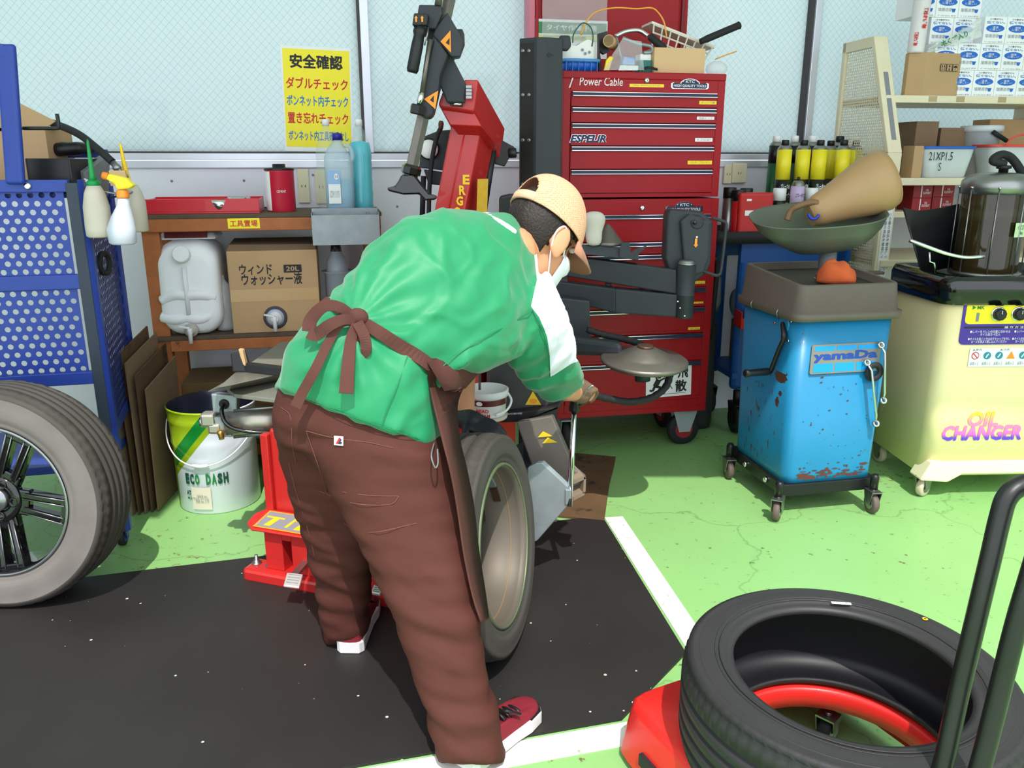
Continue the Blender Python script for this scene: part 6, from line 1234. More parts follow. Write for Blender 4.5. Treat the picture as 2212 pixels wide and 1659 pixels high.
tc_ = jp(595, 686, -0.01); build('tap_hole', MB().lathe([(0.052,0),(0.052,0.002),(0.046,0.0025)], tc_, WS.N, 28), 'seal_dark', bx); build('tap_collar', MB().lathe([(0.04,0),(0.038,0.008),(0.028,0.012)], tc_, WS.N, 24), mat('tap_blue', (170,184,206), 0.35, var=0.06), bx); tap(bx, tc_ + WS.N*0.006, 0.95, 'white_plastic', 'white_plastic')
P = WS.pt(WS.pick(728, 620, -0.06)[0]+0.005, -0.10, zm_s); gj = thing('measuring_jug', 'grey translucent plastic measuring jug under the galvanised bin', 'jug', P); zg = WS.pick(728, 585, -0.1)[1]-zm_s
build('body', MB().lathe([(0.05,0),(0.055,0.01),(0.058,zg-0.01),(0.072,zg),(0.07,zg+0.003),(0.056,zg-0.008)], P, (0,0,1), 28), mat('jug_grey', (160,168,176), 0.35, var=0.08, alpha=0.85), gj)
build('spout', MB().lathe([(0.05,zg),(0.045,zg+0.05),(0.028,zg+0.075),(0.024,zg+0.10)], P, (0,0,1), 24, caps=(False,False)), 'jug_grey', gj); build('spout_cap', MB().lathe([(0.026,zg+0.09),(0.02,zg+0.125)], P, (0,0,1), 16), 'black_plastic', gj)
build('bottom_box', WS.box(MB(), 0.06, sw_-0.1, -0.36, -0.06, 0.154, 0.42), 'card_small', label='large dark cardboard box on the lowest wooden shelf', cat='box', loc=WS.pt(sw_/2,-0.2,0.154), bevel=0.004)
q0, q1 = WS.pick(540, 975, -0.0)[0], WS.pick(575, 975, 0)[0]; build('blue_pack', WS.box(MB(), q0, q1, -0.05, -0.005, 0.154, 0.22), mat('pack_blue', (90,170,210), 0.5, var=0.1), label='light blue paper pack on the lowest wooden shelf', cat='pack', loc=WS.pt(q0,-0.02,0.154), bevel=0.003)
# ------------------------------------------------------------------ ECO DASH pail
pc_ = fl(446, 1114); pcc = Vector((pc_.x, pc_.y+0.172, 0)); rp_ = 0.172
rt0 = aty(338, 905, pcc.y); rt1 = aty(545, 905, pcc.y); ph_ = aty(440, 872, pcc.y-0.0).z+0.01
pail = thing('paint_pail', 'green and white steel oil pail with wire handle standing open on the floor', 'pail', pcc)
pm = bpy.data.materials.new('pail_print'); pm.use_nodes = True; MATS['pail_print'] = pm; n = pm.node_tree.nodes; L = pm.node_tree.links; b = n['Principled BSDF']; b.inputs['Roughness'].default_value = 0.28; b.inputs['Metallic'].default_value = 0.15
tc = n.new('ShaderNodeTexCoord'); sx = n.new('ShaderNodeSeparateXYZ'); L.new(tc.outputs['Object'], sx.inputs[0])
# printed diagonal bands: lime, green swoosh, white field
ma = n.new('ShaderNodeMath'); ma.operation = 'MULTIPLY'; ma.inputs[1].default_value = 1.15; L.new(sx.outputs['X'], ma.inputs[0])
sq = n.new('ShaderNodeMath'); sq.operation = 'MULTIPLY'; L.new(sx.outputs['X'], sq.inputs[0]); L.new(sx.outputs['X'], sq.inputs[1])
sb2 = n.new('ShaderNodeMath'); sb2.operation = 'SUBTRACT'; L.new(sx.outputs['Z'], sb2.inputs[0]); L.new(ma.outputs[0], sb2.inputs[1])
rp = n.new('ShaderNodeValToRGB'); rp.color_ramp.interpolation = 'CONSTANT'; e = rp.color_ramp.elements
e[0].position = 0.0; e[0].color = lin((226,232,244)); e[1].position = 0.30; e[1].color = lin((150,176,24))
for p_, c_ in ((0.335,(20,130,50)),(0.40,(170,196,30)),(0.50,(150,180,20))): x = e.new(p_); x.color = lin(c_)
L.new(sb2.outputs[0], rp.inputs[0])
lf_ = n.new('ShaderNodeMath'); lf_.operation = 'LESS_THAN'; lf_.inputs[1].default_value = -0.128; L.new(sx.outputs['X'], lf_.inputs[0])
mxl = n.new('ShaderNodeMix'); mxl.data_type = 'RGBA'; mxl.inputs['B'].default_value = lin((140,168,20)); L.new(rp.outputs[0], mxl.inputs['A']); L.new(lf_.outputs[0], mxl.inputs['Factor']); L.new(mxl.outputs['Result'], b.inputs['Base Color'])
build('wall', MB().lathe([(rp_-0.012,0.0),(rp_-0.008,0.006),(rp_-0.006,ph_*0.62),(rp_-0.001,ph_*0.66),(rp_-0.004,ph_*0.70),(rp_-0.002,ph_*0.86),(rp_+0.003,ph_*0.885),(rp_,ph_*0.91),(rp_+0.004,ph_-0.006),(rp_+0.008,ph_),(rp_+0.002,ph_+0.002)], pcc, (0,0,1), 56, caps=(True,False)), 'pail_print', pail)
build('inside', MB().lathe([(rp_+0.001,ph_+0.0015),(rp_-0.006,ph_*0.95),(rp_-0.012,0.02),(0.01,0.012)], pcc, (0,0,1), 56, caps=(False,True)), mat('pail_inside', (70,74,92), 0.25, metal=0.6, var=0.1), pail)
def pcyl(t, ang, z_, w_, h_, m_, bold, parent, r_=None):
    """lettering wrapped on the pail"""
    r_ = r_ or rp_-0.003; F = frame(pcc + Vector((r_*math.cos(R(ang)), r_*math.sin(R(ang)), z_)), (-math.sin(R(ang)), math.cos(R(ang)), 0), (0,0,1)); text('lettering', t, F, w_, h_, m_, parent, bold, lift=0.0016)
dk_green = mat('ink_dkgreen', (10,70,50), 0.5, var=0); 
for i, ch_ in enumerate('ECO DASH'):
    if ch_ != ' ': pcyl(ch_, 247+7.6*i, ph_*0.36, 0.019, 0.047, ('ink_dkgreen','ink_green')[i in (2,4,5)], 0.06, pail)
pcyl('AT', 247, ph_*0.22, 0.022, 0.02, 'ink_dkgreen', 0.05, pail); pcyl('MULTI', 250, ph_*0.165, 0.034, 0.011, 'ink_dkgreen', 0.03, pail)
F = frame(pcc + Vector((rp_*math.cos(R(267)), rp_*math.sin(R(267)), ph_*0.17)), (-math.sin(R(267)), math.cos(R(267)), 0), (0,0,1)) @ rot('Z', -3); nt_ = build('paper_note', MB().rings([[pcc + Vector(((rp_-0.001)*math.cos(R(a)), (rp_-0.001)*math.sin(R(a)), z_)) for a in range(252,282,3)] for z_ in (ph_*0.06, ph_*0.28)], False, (False,False), True), mat('note_beige', (216,208,190), 0.7, var=0.06), pail)
text('lettering', '受取書 001\n品名 オイル缶\n数量 20L 入り', F @ T(0,0.0,0.001), 0.055, 0.035, 'ink_grey', nt_)
hw = []
for k in range(19):
    a = R(180+k*10); t = math.sin(PI*k/18); hw.append(pcc + Vector(((rp_+0.012)*math.cos(a), (rp_+0.010)*math.sin(a), ph_*0.87 - t*ph_*0.37)))
build('wire_handle', MB().tube(smoothpath(hw, 3), 0.0028, 8), 'white_plastic', pail); build('handle_grip', MB().tube([hw[8], hw[9], hw[10]], 0.007, 10), 'white_plastic', pail)
# ------------------------------------------------------------------ tyre changer
tcg = thing('tyre_changer', 'red and grey tyre changing machine with tilting tower, helper arm and turntable', 'tyre changer', (-0.45, 2.9, 0))
def pp(pts, Y, dY, name, m, bevel=0.0, parent=None, dpx=(0,0), seg=2):
    """solid whose front outline is seen at the pixels pts at depth Y; dY deep, back shifted by dpx pixels"""
    a = [aty(x, y, Y) for x, y in pts]; n = len(pts); b = [aty(x+dpx[0], y+dpx[1], Y+dY) for x, y in pts] if dpx != (0,0) else [p + Vector((0,dY,0)) for p in a]
    mb = MB(); mb.add(a+b, [list(range(n)), list(range(n, 2*n))[::-1]] + [(i, n+i, n+(i+1) % n, (i+1) % n) for i in range(n)])
    # outward normals
    me_c = sum(a, Vector())/n; nr = (a[1]-a[0]).cross(a[2]-a[1]); ar = Vector((0,0,0))
    for i in range(n): ar += (a[i]-me_c).cross(a[(i+1) % n]-me_c)
    if ar.dot(Vector((0,-1,0))) < 0: mb.f = [f[::-1] for f in mb.f]
    return build(name, mb, m, parent or tcg, bevel=bevel, seg=seg)
TCL = Loc(fl(605, 1225).xy, R(-19))
# red cabinet, base and pedals
build('cabinet', TCL.box(MB(), 0.0, 0.62, -0.50, 0.0, 0.03, 0.52), 'red_mach', tcg, bevel=0.01)
build('cabinet_flange', TCL.box(MB(), -0.03, 0.0, -0.06, 0.012, 0.03, 0.50), 'red_mach', tcg, bevel=0.004)
bs = build('base_rail', TCL.box(MB(), -0.06, 0.66, 0.04, 0.13, 0.0, 0.05), 'red_mach', tcg, bevel=0.012)
build('base_rail', TCL.box(MB(), -0.06, 0.66, -0.50, -0.40, 0.0, 0.05), 'red_mach', tcg, bevel=0.012)
build('base_plate', TCL.box(MB(), -0.02, 0.64, -0.50, 0.05, 0.0, 0.035), 'red_mach', tcg, bevel=0.004)
for s_ in (-0.035, 0.02):
    p = TCL.pt(s_, 0.08, 0.05); bo = build('anchor_bolt', MB().lathe([(0.018,0),(0.018,0.003),(0.011,0.004),(0.011,0.013),(0.006,0.014),(0.006,0.032)], p, (0,0,1), 8), 'steel', bs)
mb = MB(); TCL.box(mb, 0.02, 0.09, 0.0, 0.10, 0.05, 0.20); TCL.box(mb, 0.125, 0.62, 0.0, 0.10, 0.05, 0.20); TCL.box(mb, 0.09, 0.125, 0.0, 0.02, 0.05, 0.20); TCL.box(mb, 0.09, 0.125, 0.0, 0.10, 0.165, 0.20)
build('pedal_housing', mb, 'red_mach', tcg, bevel=0.003)
build('pedal_slot', TCL.box(MB(), 0.085, 0.13, 0.02, 0.03, 0.05, 0.166), 'ink_black', tcg)
build('step_plate', MB().prism([TCL.pt(-0.05,0.05,0.222), TCL.pt(-0.03,0.005,0.225), TCL.pt(0.64,0.005,0.225), TCL.pt(0.66,0.05,0.222), TCL.pt(0.66,0.12,0.205), TCL.pt(-0.01,0.125,0.205), TCL.pt(-0.045,0.10,0.21)], (0,0,-0.008)), 'red_mach', tcg, bevel=0.003)
SF = frame(TCL.pt(0.12,0.066,0.2152), TCL.U, TCL.pt(0,0.01,0.223)-TCL.pt(0,0.12,0.206))
stk = quadpatch('step_sticker', SF, 0.26, 0.10, 'ink_orange', tcg, lift=0.0022); quadpatch('step_sticker_field', SF, 0.245, 0.088, 'ink_grey', stk, lift=0.003)
for sx in (-0.085, 0.03): poly('step_mark', SF @ T(sx,0,0), [(-0.012,-0.035),(0.012,-0.035),(0.022,0.01),(0.04,0.01),(0.04,0.018),(-0.03,0.018),(-0.03,0.01),(0.0,0.01)], 'ink_yellow', stk, lift=0.0035)
poly('step_mark', SF @ T(-0.02,0.0,0), [(0.0,-0.03),(0.012,-0.03),(0.02,0.03),(0.012,0.03)], 'ink_yellow', stk, lift=0.0035)
for px0, px1, py0, py1, hz in ((612,655,1236,1268,0.10),(800,830,1262,1284,0.09)):
    a = fl(px0+8, py0, hz+0.01); b_ = fl(px1, py0+4, hz+0.01); c_ = fl(px1-9, py1, hz-0.004); d_ = fl(px0, py1-4, hz-0.004)
    pd = build('pedal', MB().hexa([d_-Vector((0,0,0.008)), c_-Vector((0,0,0.008)), b_-Vector((0,0,0.008)), a-Vector((0,0,0.008)), d_, c_, b_, a]), mat('pedal_alu', (214,212,208), 0.35, metal=0.5, var=0.06) if 'pedal_alu' not in MATS else 'pedal_alu', tcg, bevel=0.003)
    m_ = (a+b_)/2; build('pedal_lever', MB().hexa([m_+Vector((-0.012,0,-0.012)), m_+Vector((0.012,0,-0.012)), m_+Vector((0.03,0.16,-0.02)), m_+Vector((0.006,0.16,-0.02)), m_+Vector((-0.012,0,0.0)), m_+Vector((0.012,0,0.0)), m_+Vector((0.03,0.16,-0.008)), m_+Vector((0.006,0.16,-0.008))]), 'steel', pd)
    for k in range(4):
        t = (k+0.8)/5; q0, q1 = a*(1-t)+d_*t, b_*(1-t)+c_*t; build('pedal_groove', MB().tube([q0*0.85+q1*0.15+Vector((0,0,0.0005)), q0*0.15+q1*0.85+Vector((0,0,0.0005))], 0.0015, 6), 'ink_grey', pd)
# turntable: plates, slider, clamp, air cylinder
ztb_ = 0.645
mat('table_grey', (134,134,124), 0.5, metal=0.3, var=0.14, scale=10); mat('cast_alu', (176,170,158), 0.32, metal=0.75, var=0.15, scale=10)
pts = [fl(x, y, ztb_) for x, y in ((490,838),(506,851),(640,868),(760,860),(790,790),(700,740),(607,738),(543,782))]
build('table_plate', MB().prism(pts, (0,0,-0.014)), 'table_grey', tcg, bevel=0.002)
build('table_drum', MB().lathe([(0.16,-0.12),(0.2,-0.02)], fl(700, 800, ztb_), (0,0,1), 32), 'grey_mach', tcg)
sp0 = [fl(x, y, ztb_+0.004) for x, y in ((447,846),(496,842),(612,820),(618,795),(600,800),(505,815))]; sp1 = [fl(x, y, ztb_+0.05) for x, y in ((470,838),(500,832),(612,806),(618,782),(600,787),(508,805))]
build('jaw_slider', MB().add(sp0+sp1, [[5,4,3,2,1,0],[6,7,8,9,10,11]]+[(i,(i+1) % 6,6+(i+1) % 6,6+i) for i in range(6)]), 'cast_alu', tcg, bevel=0.006)
ck = fl(523, 800, ztb_+0.05)
build('clamp', MB().hexa([ck+Vector(v) for v in ((-0.025,-0.03,0),(0.025,-0.03,0),(0.025,0.03,0),(-0.025,0.03,0),(-0.03,-0.02,0.065),(0.01,-0.02,0.075),(0.012,0.02,0.075),(-0.028,0.02,0.065))]), 'black_plastic', tcg, bevel=0.006)
build('clamp_pad', MB().hexa([ck+Vector(v) for v in ((0.012,-0.026,0.025),(0.024,-0.026,0.02),(0.024,0.0,0.02),(0.012,0.0,0.025),(0.0,-0.022,0.08),(0.016,-0.022,0.078),(0.016,0.0,0.078),(0.0,0.0,0.08))]), 'card', tcg, bevel=0.003)
build('clamp_bar', MB().hexa([ck+Vector(v) for v in ((0.02,-0.028,0.0),(0.20,-0.10,0.0),(0.21,-0.06,0.0),(0.02,0.01,0.0),(0.02,-0.024,0.03),(0.20,-0.096,0.028),(0.21,-0.064,0.028),(0.02,0.006,0.03))]), 'black_plastic', tcg, bevel=0.003)
yb_ = fl(470, 850, ztb_-0.02).y
build('slider_block', MB().hexa([aty(452,848,yb_), aty(508,852,yb_), aty(520,846,yb_+0.08), aty(470,842,yb_+0.08), aty(453,848,yb_)+Vector((0,0,0.001)), aty(508,852,yb_)+Vector((0,0,0.001)), aty(520,846,yb_+0.08), aty(470,842,yb_+0.08)][:0] or [aty(460,893,yb_), aty(512,893,yb_), aty(519,888,yb_+0.07), aty(470,886,yb_+0.07), aty(455,850,yb_), aty(512,855,yb_), aty(519,850,yb_+0.07), aty(468,846,yb_+0.07)]), 'galv', tcg, bevel=0.005)
cyl0 = aty(492, 915, yb_+0.01); cyl1 = aty(640, 898, yb_+0.03)
ac = build('air_cylinder', MB().cyl(cyl0, cyl1, 0.048, n=28), 'cast_alu', tcg); build('cylinder_cap', MB().cyl(cyl0-(cyl1-cyl0).normalized()*0.03, cyl0+(cyl1-cyl0).normalized()*0.015, 0.052, n=4, smooth=False), 'galv', ac)
build('tie_rod', MB().cyl(aty(505,944,yb_-0.03), aty(640,930,yb_-0.02), 0.006, n=8), 'steel', ac); build('tie_rod', MB().cyl(aty(505,888,yb_-0.03), aty(640,874,yb_-0.02), 0.006, n=8), 'steel', ac)
vk = aty(452, 905, yb_-0.01); build('valve_block', MB().box(vk, (0.05,0.05,0.05)).box(vk+Vector((0.02,0,-0.03)), (0.045,0.05,0.04)), 'cast_alu', tcg, bevel=0.01)
kb = aty(434, 911, yb_-0.01); build('valve_knob', MB().lathe([(0.004,0),(0.006,0.02),(0.017,0.022),(0.019,0.028),(0.015,0.034)], kb+Vector((0.032,0,0)), (-1,0,0), 18), 'chrome', tcg)
build('brass_fitting', MB().lathe([(0.012,0),(0.012,0.012),(0.009,0.014),(0.009,0.03)], aty(476,931,yb_-0.04), Vector((0.3,-0.6,-1)), 10), mat('brass', (190,150,80), 0.3, metal=0.9, var=0.1), tcg)
ah = smoothpath([aty(483,874,yb_-0.01), aty(479,888,yb_-0.03), aty(486,912,yb_-0.05), aty(510,927,yb_-0.05), aty(560,934,yb_-0.04), aty(640,930,yb_-0.02)]); build('air_line', MB().tube(ah, 0.0075, 10), 'black_gloss', tcg)
build('hose_grommet', MB().lathe([(0.018,0),(0.016,0.004),(0.009,0.004)], aty(484,873,yb_-0.002), (0,-1,0), 16), 'black_rubber', tcg)
# red tilting tower
Yt = 3.22
pp([(973,270),(1040,273),(1003,462),(936,462)], Yt, 0.16, 'tower', 'red_mach', 0.008, dpx=(28,34))
pp([(1006,171),(1033,171),(1024,236),(1020,241),(950,231),(946,224),(956,196)], Yt-0.10, 0.36, 'tower_head', 'red_mach', 0.006, dpx=(58,106))
pp([(950,231),(1022,240),(1040,273),(973,270)], Yt-0.08, 0.2, 'tower_neck', 'red_mach', 0.003, dpx=(40,50))
build('tower_fold', MB().tube([aty(1006,276,Yt-0.003), aty(968,462,Yt-0.003)], 0.003, 6), 'red_plastic', tcg)
for i, t in enumerate('ERGO'):
    cx, cy_ = ((1007,388),(999,411),(993,434),(988,457))[i]; text('lettering', t, frame(aty(cx, cy_, Yt-0.002), (1,0,0), (0.16,0,1)), 0.026, 0.036, 'ink_yellow', tcg, 0.04, lift=0.003)
gsf = frame(aty(1035,425,Yt+0.03), (1,0.75,0), (0.12,0,1)); quadpatch('rating_plate', gsf, 0.05, 0.14, mat('plate_gold', (206,160,40), 0.4, var=0.15, scale=40), tcg, lift=0.022)
pp([(1070,295),(1112,318),(1090,360),(1060,352)], Yt+0.24, 0.06, 'tilt_pivot', 'black_plastic', 0.004); build('tilt_knob', MB().lathe([(0.014,0),(0.02,0.005),(0.02,0.03),(0.015,0.034)], aty(1098,331,Yt+0.24), (1,0,0.05), 16), 'black_plastic', tcg)
build('gas_pipe', MB().cyl(aty(1064,320,Yt+0.2), aty(1042,462,Yt+0.2), 0.018, n=14), 'black_plastic', tcg)
pp([(936,462),(1003,462),(985,640),(900,640)], Yt, 0.2, 'tower_base', 'red_mach', 0.008, dpx=(20,10))
build('tower_foot', TCL.box(MB(), 0.35, 0.60, -0.85, -0.45, 0.03, 0.86), 'red_mach', tcg, bevel=0.01)
# black arm, shaft housing and mount head
Ya = 3.06
pp([(912,62),(1000,62),(1001,90),(990,120),(976,122),(1008,185),(1004,222),(965,222),(949,182),(950,160)], Ya+0.02, 0.10, 'tilt_arm', 'grey_mach', 0.006)
pp([(966,26),(1001,86),(994,122),(975,123),(935,76),(940,60)], Ya-0.03, 0.03, 'arm_cover', 'grey_mach', 0.004)
pp([(905,10),(953,11),(955,30),(940,62),(905,60),(900,40)], Ya-0.05, 0.12, 'head_top', 'grey_mach', 0.004)
cbx_ = pp([(894,28),(925,29),(922,55),(890,55)], Ya-0.10, 0.06, 'control_head', 'black_plastic', 0.004)
for cx in (899, 912):
    F = frame(aty(cx, 41, Ya-0.1005), (1,0,0), (0,0,1)); e_ = 0.006
    poly('arrow_mark', F, [(-e_*0.5,-e_*1.6),(e_*0.5,-e_*1.6),(e_*0.5,e_*0.4),(e_,e_*0.4),(0,e_*1.7),(-e_,e_*0.4),(-e_*0.5,e_*0.4)], 'ink_orange', cbx_, lift=0.002)
g0, g1 = aty(909, 58, Ya-0.08), aty(890, 157, Ya-0.08); d_ = (g1-g0); build('grip', MB().lathe([(0.022,0),(0.024,0.02),(0.019,0.03),(0.021,0.06),(0.021,d_.length-0.01),(0.017,d_.length)], g0, d_, 14), 'black_plastic', tcg)
build('guard_wire', MB().tube([aty(925,60,Ya-0.09), aty(923,75,Ya-0.1), aty(917,98,Ya-0.1)], 0.003, 6), 'steel', tcg)
pp([(936,75),(968,118),(951,164),(948,190),(934,250),(922,258),(905,248),(903,215)], Ya-0.05, 0.09, 'shaft_housing', 'grey_mach', 0.01)
build('lift_cylinder', MB().cyl(aty(929,85,Ya-0.07), aty(911,205,Ya-0.07), 0.0085, n=12), 'steel_worn', tcg); build('cylinder_end', MB().lathe([(0.011,0),(0.011,0.03),(0.008,0.034),(0.008,0.045)], aty(911,200,Ya-0.07), aty(906,222,Ya-0.07)-aty(911,200,Ya-0.07), 12), 'chrome', tcg)
build('lock_collar', MB().lathe([(0.024,0),(0.028,0.004),(0.028,0.03),(0.024,0.034)], aty(904,226,Ya-0.06), aty(901,245,Ya-0.06)-aty(904,226,Ya-0.06), 6, smooth=False), 'black_plastic', tcg)
sh0, sh1 = aty(979, -40, Ya), aty(887, 374, Ya-0.02)
build('hex_shaft', MB().cyl(sh0, sh1, 0.0235, n=6, smooth=False), 'steel_worn', tcg); build('guide_tube', MB().cyl(aty(953,-40,Ya-0.05), aty(946,12,Ya-0.05), 0.012, n=12), 'steel_worn', tcg)
dsh = (sh1-sh0).normalized(); mh = build('mount_head', MB().lathe([(0.028,-0.01),(0.036,0.0),(0.036,0.022),(0.028,0.026),(0.03,0.05),(0.022,0.058)], sh1-dsh*0.02, dsh, 8, smooth=False), 'black_gloss', tcg)
pp([(866,378),(893,378),(908,398),(926,420),(943,424),(941,432),(918,434),(905,420),(872,421),(838,413),(835,405),(852,402),(860,390)], Ya-0.06, 0.06, 'mount_foot', 'black_gloss', 0.008)
for cx, cy_, aa in ((969,90,0),(935,214,0)):
    F = frame(aty(cx, cy_, (Ya-0.032) if cy_ < 150 else Ya-0.053), (1,0,0), (0.15,0,1)); w_ = 0.028
    tr = poly('warning_triangle', F, [(-w_,0),(0.008,w_*1.3),(0.008,-w_*1.3)] if cy_ < 150 else [(-w_*1.1,0),(0.02,w_),(0.008,-w_*1.2)], 'ink_orange', tcg, lift=0.003); poly('warning_symbol', F, [(-0.01,-0.004),(0.004,0.012),(0.003,-0.012)], 'ink_black', tr, lift=0.004)
for k in range(4): build('tilt_stop', MB().box(aty(1013, 188+k*7.5, Ya-0.0), (0.022,0.02,0.012)), 'steel', tcg, bevel=0.002)
pp([(972,217),(999,217),(999,230),(972,228)], Yt-0.13, 0.03, 'hinge_bracket', 'black_plastic', 0.002); build('hinge_pin', MB().cyl(aty(974,225,Yt-0.135), aty(997,225,Yt-0.135), 0.005, n=10), 'chrome', tcg)
# gauge board behind the tower
gb2 = pp([(912,296),(948,282),(975,280),(972,370),(905,362)], Yt+0.16, 0.03, 'gauge_board', 'grey_mach', 0.004)
gc_ = aty(927, 322, Yt+0.158); build('gauge', MB().lathe([(0.042,0),(0.042,0.01),(0.037,0.012)], gc_, (0,-1,0), 28), 'black_plastic', gb2); build('gauge_dial', MB().lathe([(0.036,0.0),(0.036,0.0125),(0.001,0.0126)], gc_, (0,-1,0), 28), 'paper', gb2)
build('gauge_button', MB().lathe([(0.008,0),(0.007,0.004)], aty(942,334,Yt+0.158), (0,-1,0), 12), 'yellow', gb2)
pg = smoothpath([aty(953,275,Yt+0.1), aty(944,295,Yt+0.1), aty(934,340,Yt+0.1), aty(928,400,Yt+0.1), aty(926,470,Yt+0.1)]); build('inflation_hose', MB().tube(pg, 0.009, 10), 'black_rubber', tcg); build('hose_tip', MB().lathe([(0.009,0),(0.011,0.02),(0.007,0.03)], aty(952,278,Yt+0.1), Vector((0.1,0,1)), 10), 'brown', tcg)
pp([(915,366),(958,372),(952,400),(925,398)], Yt+0.14, 0.05, 'hose_tray', 'black_plastic', 0.004); build('hose_drop', MB().cyl(aty(915,380,Yt+0.17), aty(912,470,Yt+0.17), 0.011, n=10), 'black_rubber', tcg)
# helper arm column
Yc = 3.52
hc_ = Loc(aty(1160, 300, Yc).xy, R(0)); zc0, zc1 = 0.05, aty(1160, 80, Yc).z
xl, xm, xr = aty(1122,300,Yc+0.04).x, aty(1160,300,Yc).x, aty(1212,300,Yc+0.05).x
mb = MB().prism([(xl,Yc+0.04,zc0),(xm-0.004,Yc,zc0),(xm+0.03,Yc,zc0),(xr,Yc+0.03,zc0),(xr,Yc+0.10,zc0),(xl,Yc+0.10,zc0)], (0,0,zc1-zc0)); col_ = build('helper_column', mb, ['grey_mach'], tcg, bevel=0.004)
mb = MB().prism([(xl+0.006,Yc+0.0338,zc0+0.1),(xm-0.012,Yc+0.006,zc0+0.1),(xm-0.0122,Yc+0.005,zc0+0.1),(xl+0.005,Yc+0.0325,zc0+0.1)], (0,0,zc1-zc0-0.12)); build('column_track', mb, mat('track_dark', (44,42,40), 0.45, metal=0.4, var=0.4, scale=20), col_)
for py in (110, 205, 303, 398):
    for px in (1130, 1143): q = aty(px, py, Yc+0.03 if px < 1140 else Yc+0.017); build('track_bolt', MB().lathe([(0.008,0),(0.008,0.004),(0.004,0.005)], q, (-0.6,-1,0), 8), 'steel', col_)
for px, rr in ((1186,0.009),(1180,0.0025),(1194,0.0025)): build('column_hole', MB().lathe([(rr,0),(rr,0.002)], aty(px,119,Yc+0.006), (0.3,-1,0), 16), 'ink_black', col_)
pp([(1208,76),(1232,76),(1234,100),(1226,110),(1208,108)], Yc+0.05, 0.03, 'column_tab', 'grey_mach', 0.008, parent=col_)
pp([(1078,445),(1078,425),(1100,420),(1150,420),(1150,470),(1078,470)], Yc-0.25, 0.1, 'column_cover', 'black_plastic', 0.01)
build('column_foot', MB().box(((xl+xr)/2-0.05, Yc+0.0, 0.03), (0.34,0.26,0.05)), 'grey_mach', tcg, bevel=0.006); build('column_brace', MB().hexa([Vector(v) for v in [(xl-0.25,Yc-0.45,0.05),(xl,Yc-0.0,0.05),(xl+0.04,Yc+0.06,0.05),(xl-0.21,Yc-0.4,0.05),(xl-0.25,Yc-0.45,0.14),(xl,Yc-0.0,0.14),(xl+0.04,Yc+0.06,0.14),(xl-0.21,Yc-0.4,0.14)]]), 'grey_mach', tcg)
# swinging arms
Yh = 3.30
def armbar(a, b_, hz, yy0, yy1, nm, bev=0.006):
    """a, b: (px, py_top, py_bottom) at both ends"""
    P = [aty(a[0],a[2],yy0), aty(b_[0],b_[2],yy1), aty(b_[0],b_[2],yy1)+Vector((0,hz,0)), aty(a[0],a[2],yy0)+Vector((0,hz,0)), aty(a[0],a[1],yy0), aty(b_[0],b_[1],yy1), aty(b_[0],b_[1],yy1)+Vector((0,hz,0)), aty(a[0],a[1],yy0)+Vector((0,hz,0))]
    return build(nm, MB().hexa(P), 'grey_mach', tcg, bevel=bev, seg=3)
build('arm_carriage', MB().box((aty(1190,590,Yc).x, Yc-0.06, aty(1190,600,Yc).z), (0.13,0.16,0.22)), 'grey_mach', tcg, bevel=0.006)
armbar((1180,547,590), (1462,583,636), 0.075, Yh+0.08, Yh-0.02, 'upper_arm'); armbar((1180,605,640), (1330,624,677), 0.075, Yh+0.08, Yh+0.0, 'lower_arm'); armbar((1328,624,677), (1465,637,686), 0.075, Yh+0.0, Yh-0.03, 'lower_arm')
pv = aty(1477, 686, Yh-0.02); pvt = aty(1477, 572, Yh-0.02).z
build('arm_pivot', MB().lathe([(0.034,0),(0.037,0.003),(0.037,(pvt-pv.z)*0.43),(0.038,(pvt-pv.z)*0.435),(0.038,(pvt-pv.z)*0.445),(0.037,(pvt-pv.z)*0.45),(0.037,pvt-pv.z)], (pv.x,pv.y,pv.z), (0,0,1), 28), 'grey_mach', tcg)
build('pivot_cap', MB().lathe([(0.036,0),(0.037,0.006),(0.033,0.008),(0.033,0.014),(0.026,0.018),(0.024,0.02)], (pv.x,pv.y,pvt), (0,0,1), 28), 'steel', tcg)
for px, py in ((1464,651),(1469,665),(1479,682)): build('grease_screw', MB().lathe([(0.004,0),(0.003,0.003)], aty(px,py,Yh-0.057), (0,-1,0), 8), 'chrome', tcg)
# control box with handle
bxY = Yh+0.02
cbm = pp([(1441,468),(1447,452),(1515,457),(1541,478),(1536,570),(1528,590),(1500,612),(1452,606),(1437,560)], bxY, 0.10, 'control_box', 'grey_mach', 0.012, seg=3)
pp([(1470,478),(1490,462),(1535,480),(1532,560),(1520,590),(1480,600)], bxY-0.025, 0.03, 'control_face', 'grey_mach', 0.008, parent=cbm)
build('joystick_well', MB().lathe([(0.026,0),(0.024,0.001),(0.01,-0.004)], aty(1506,480,bxY-0.026), (0,-1,0.2), 18), 'black_plastic', cbm); build('joystick', MB().lathe([(0.006,0),(0.007,0.018),(0.004,0.022)], aty(1502,482,bxY-0.028), (-0.3,-1,0.3), 10), 'black_gloss', cbm)
F = frame(aty(1503, 525, bxY-0.027), (1,0,0), (0.05,0,1)); poly('arrow_mark', F, [(-0.005,0.018),(0.005,0.018),(0.005,-0.006),(0.010,-0.006),(0,-0.018),(-0.010,-0.006),(-0.005,-0.006)], 'ink_orange', cbm, lift=0.003); poly('arrow_dot', F @ T(0.002,0.024,0), ell(0,0,0.004,0.004), 'ink_white', cbm, lift=0.004)
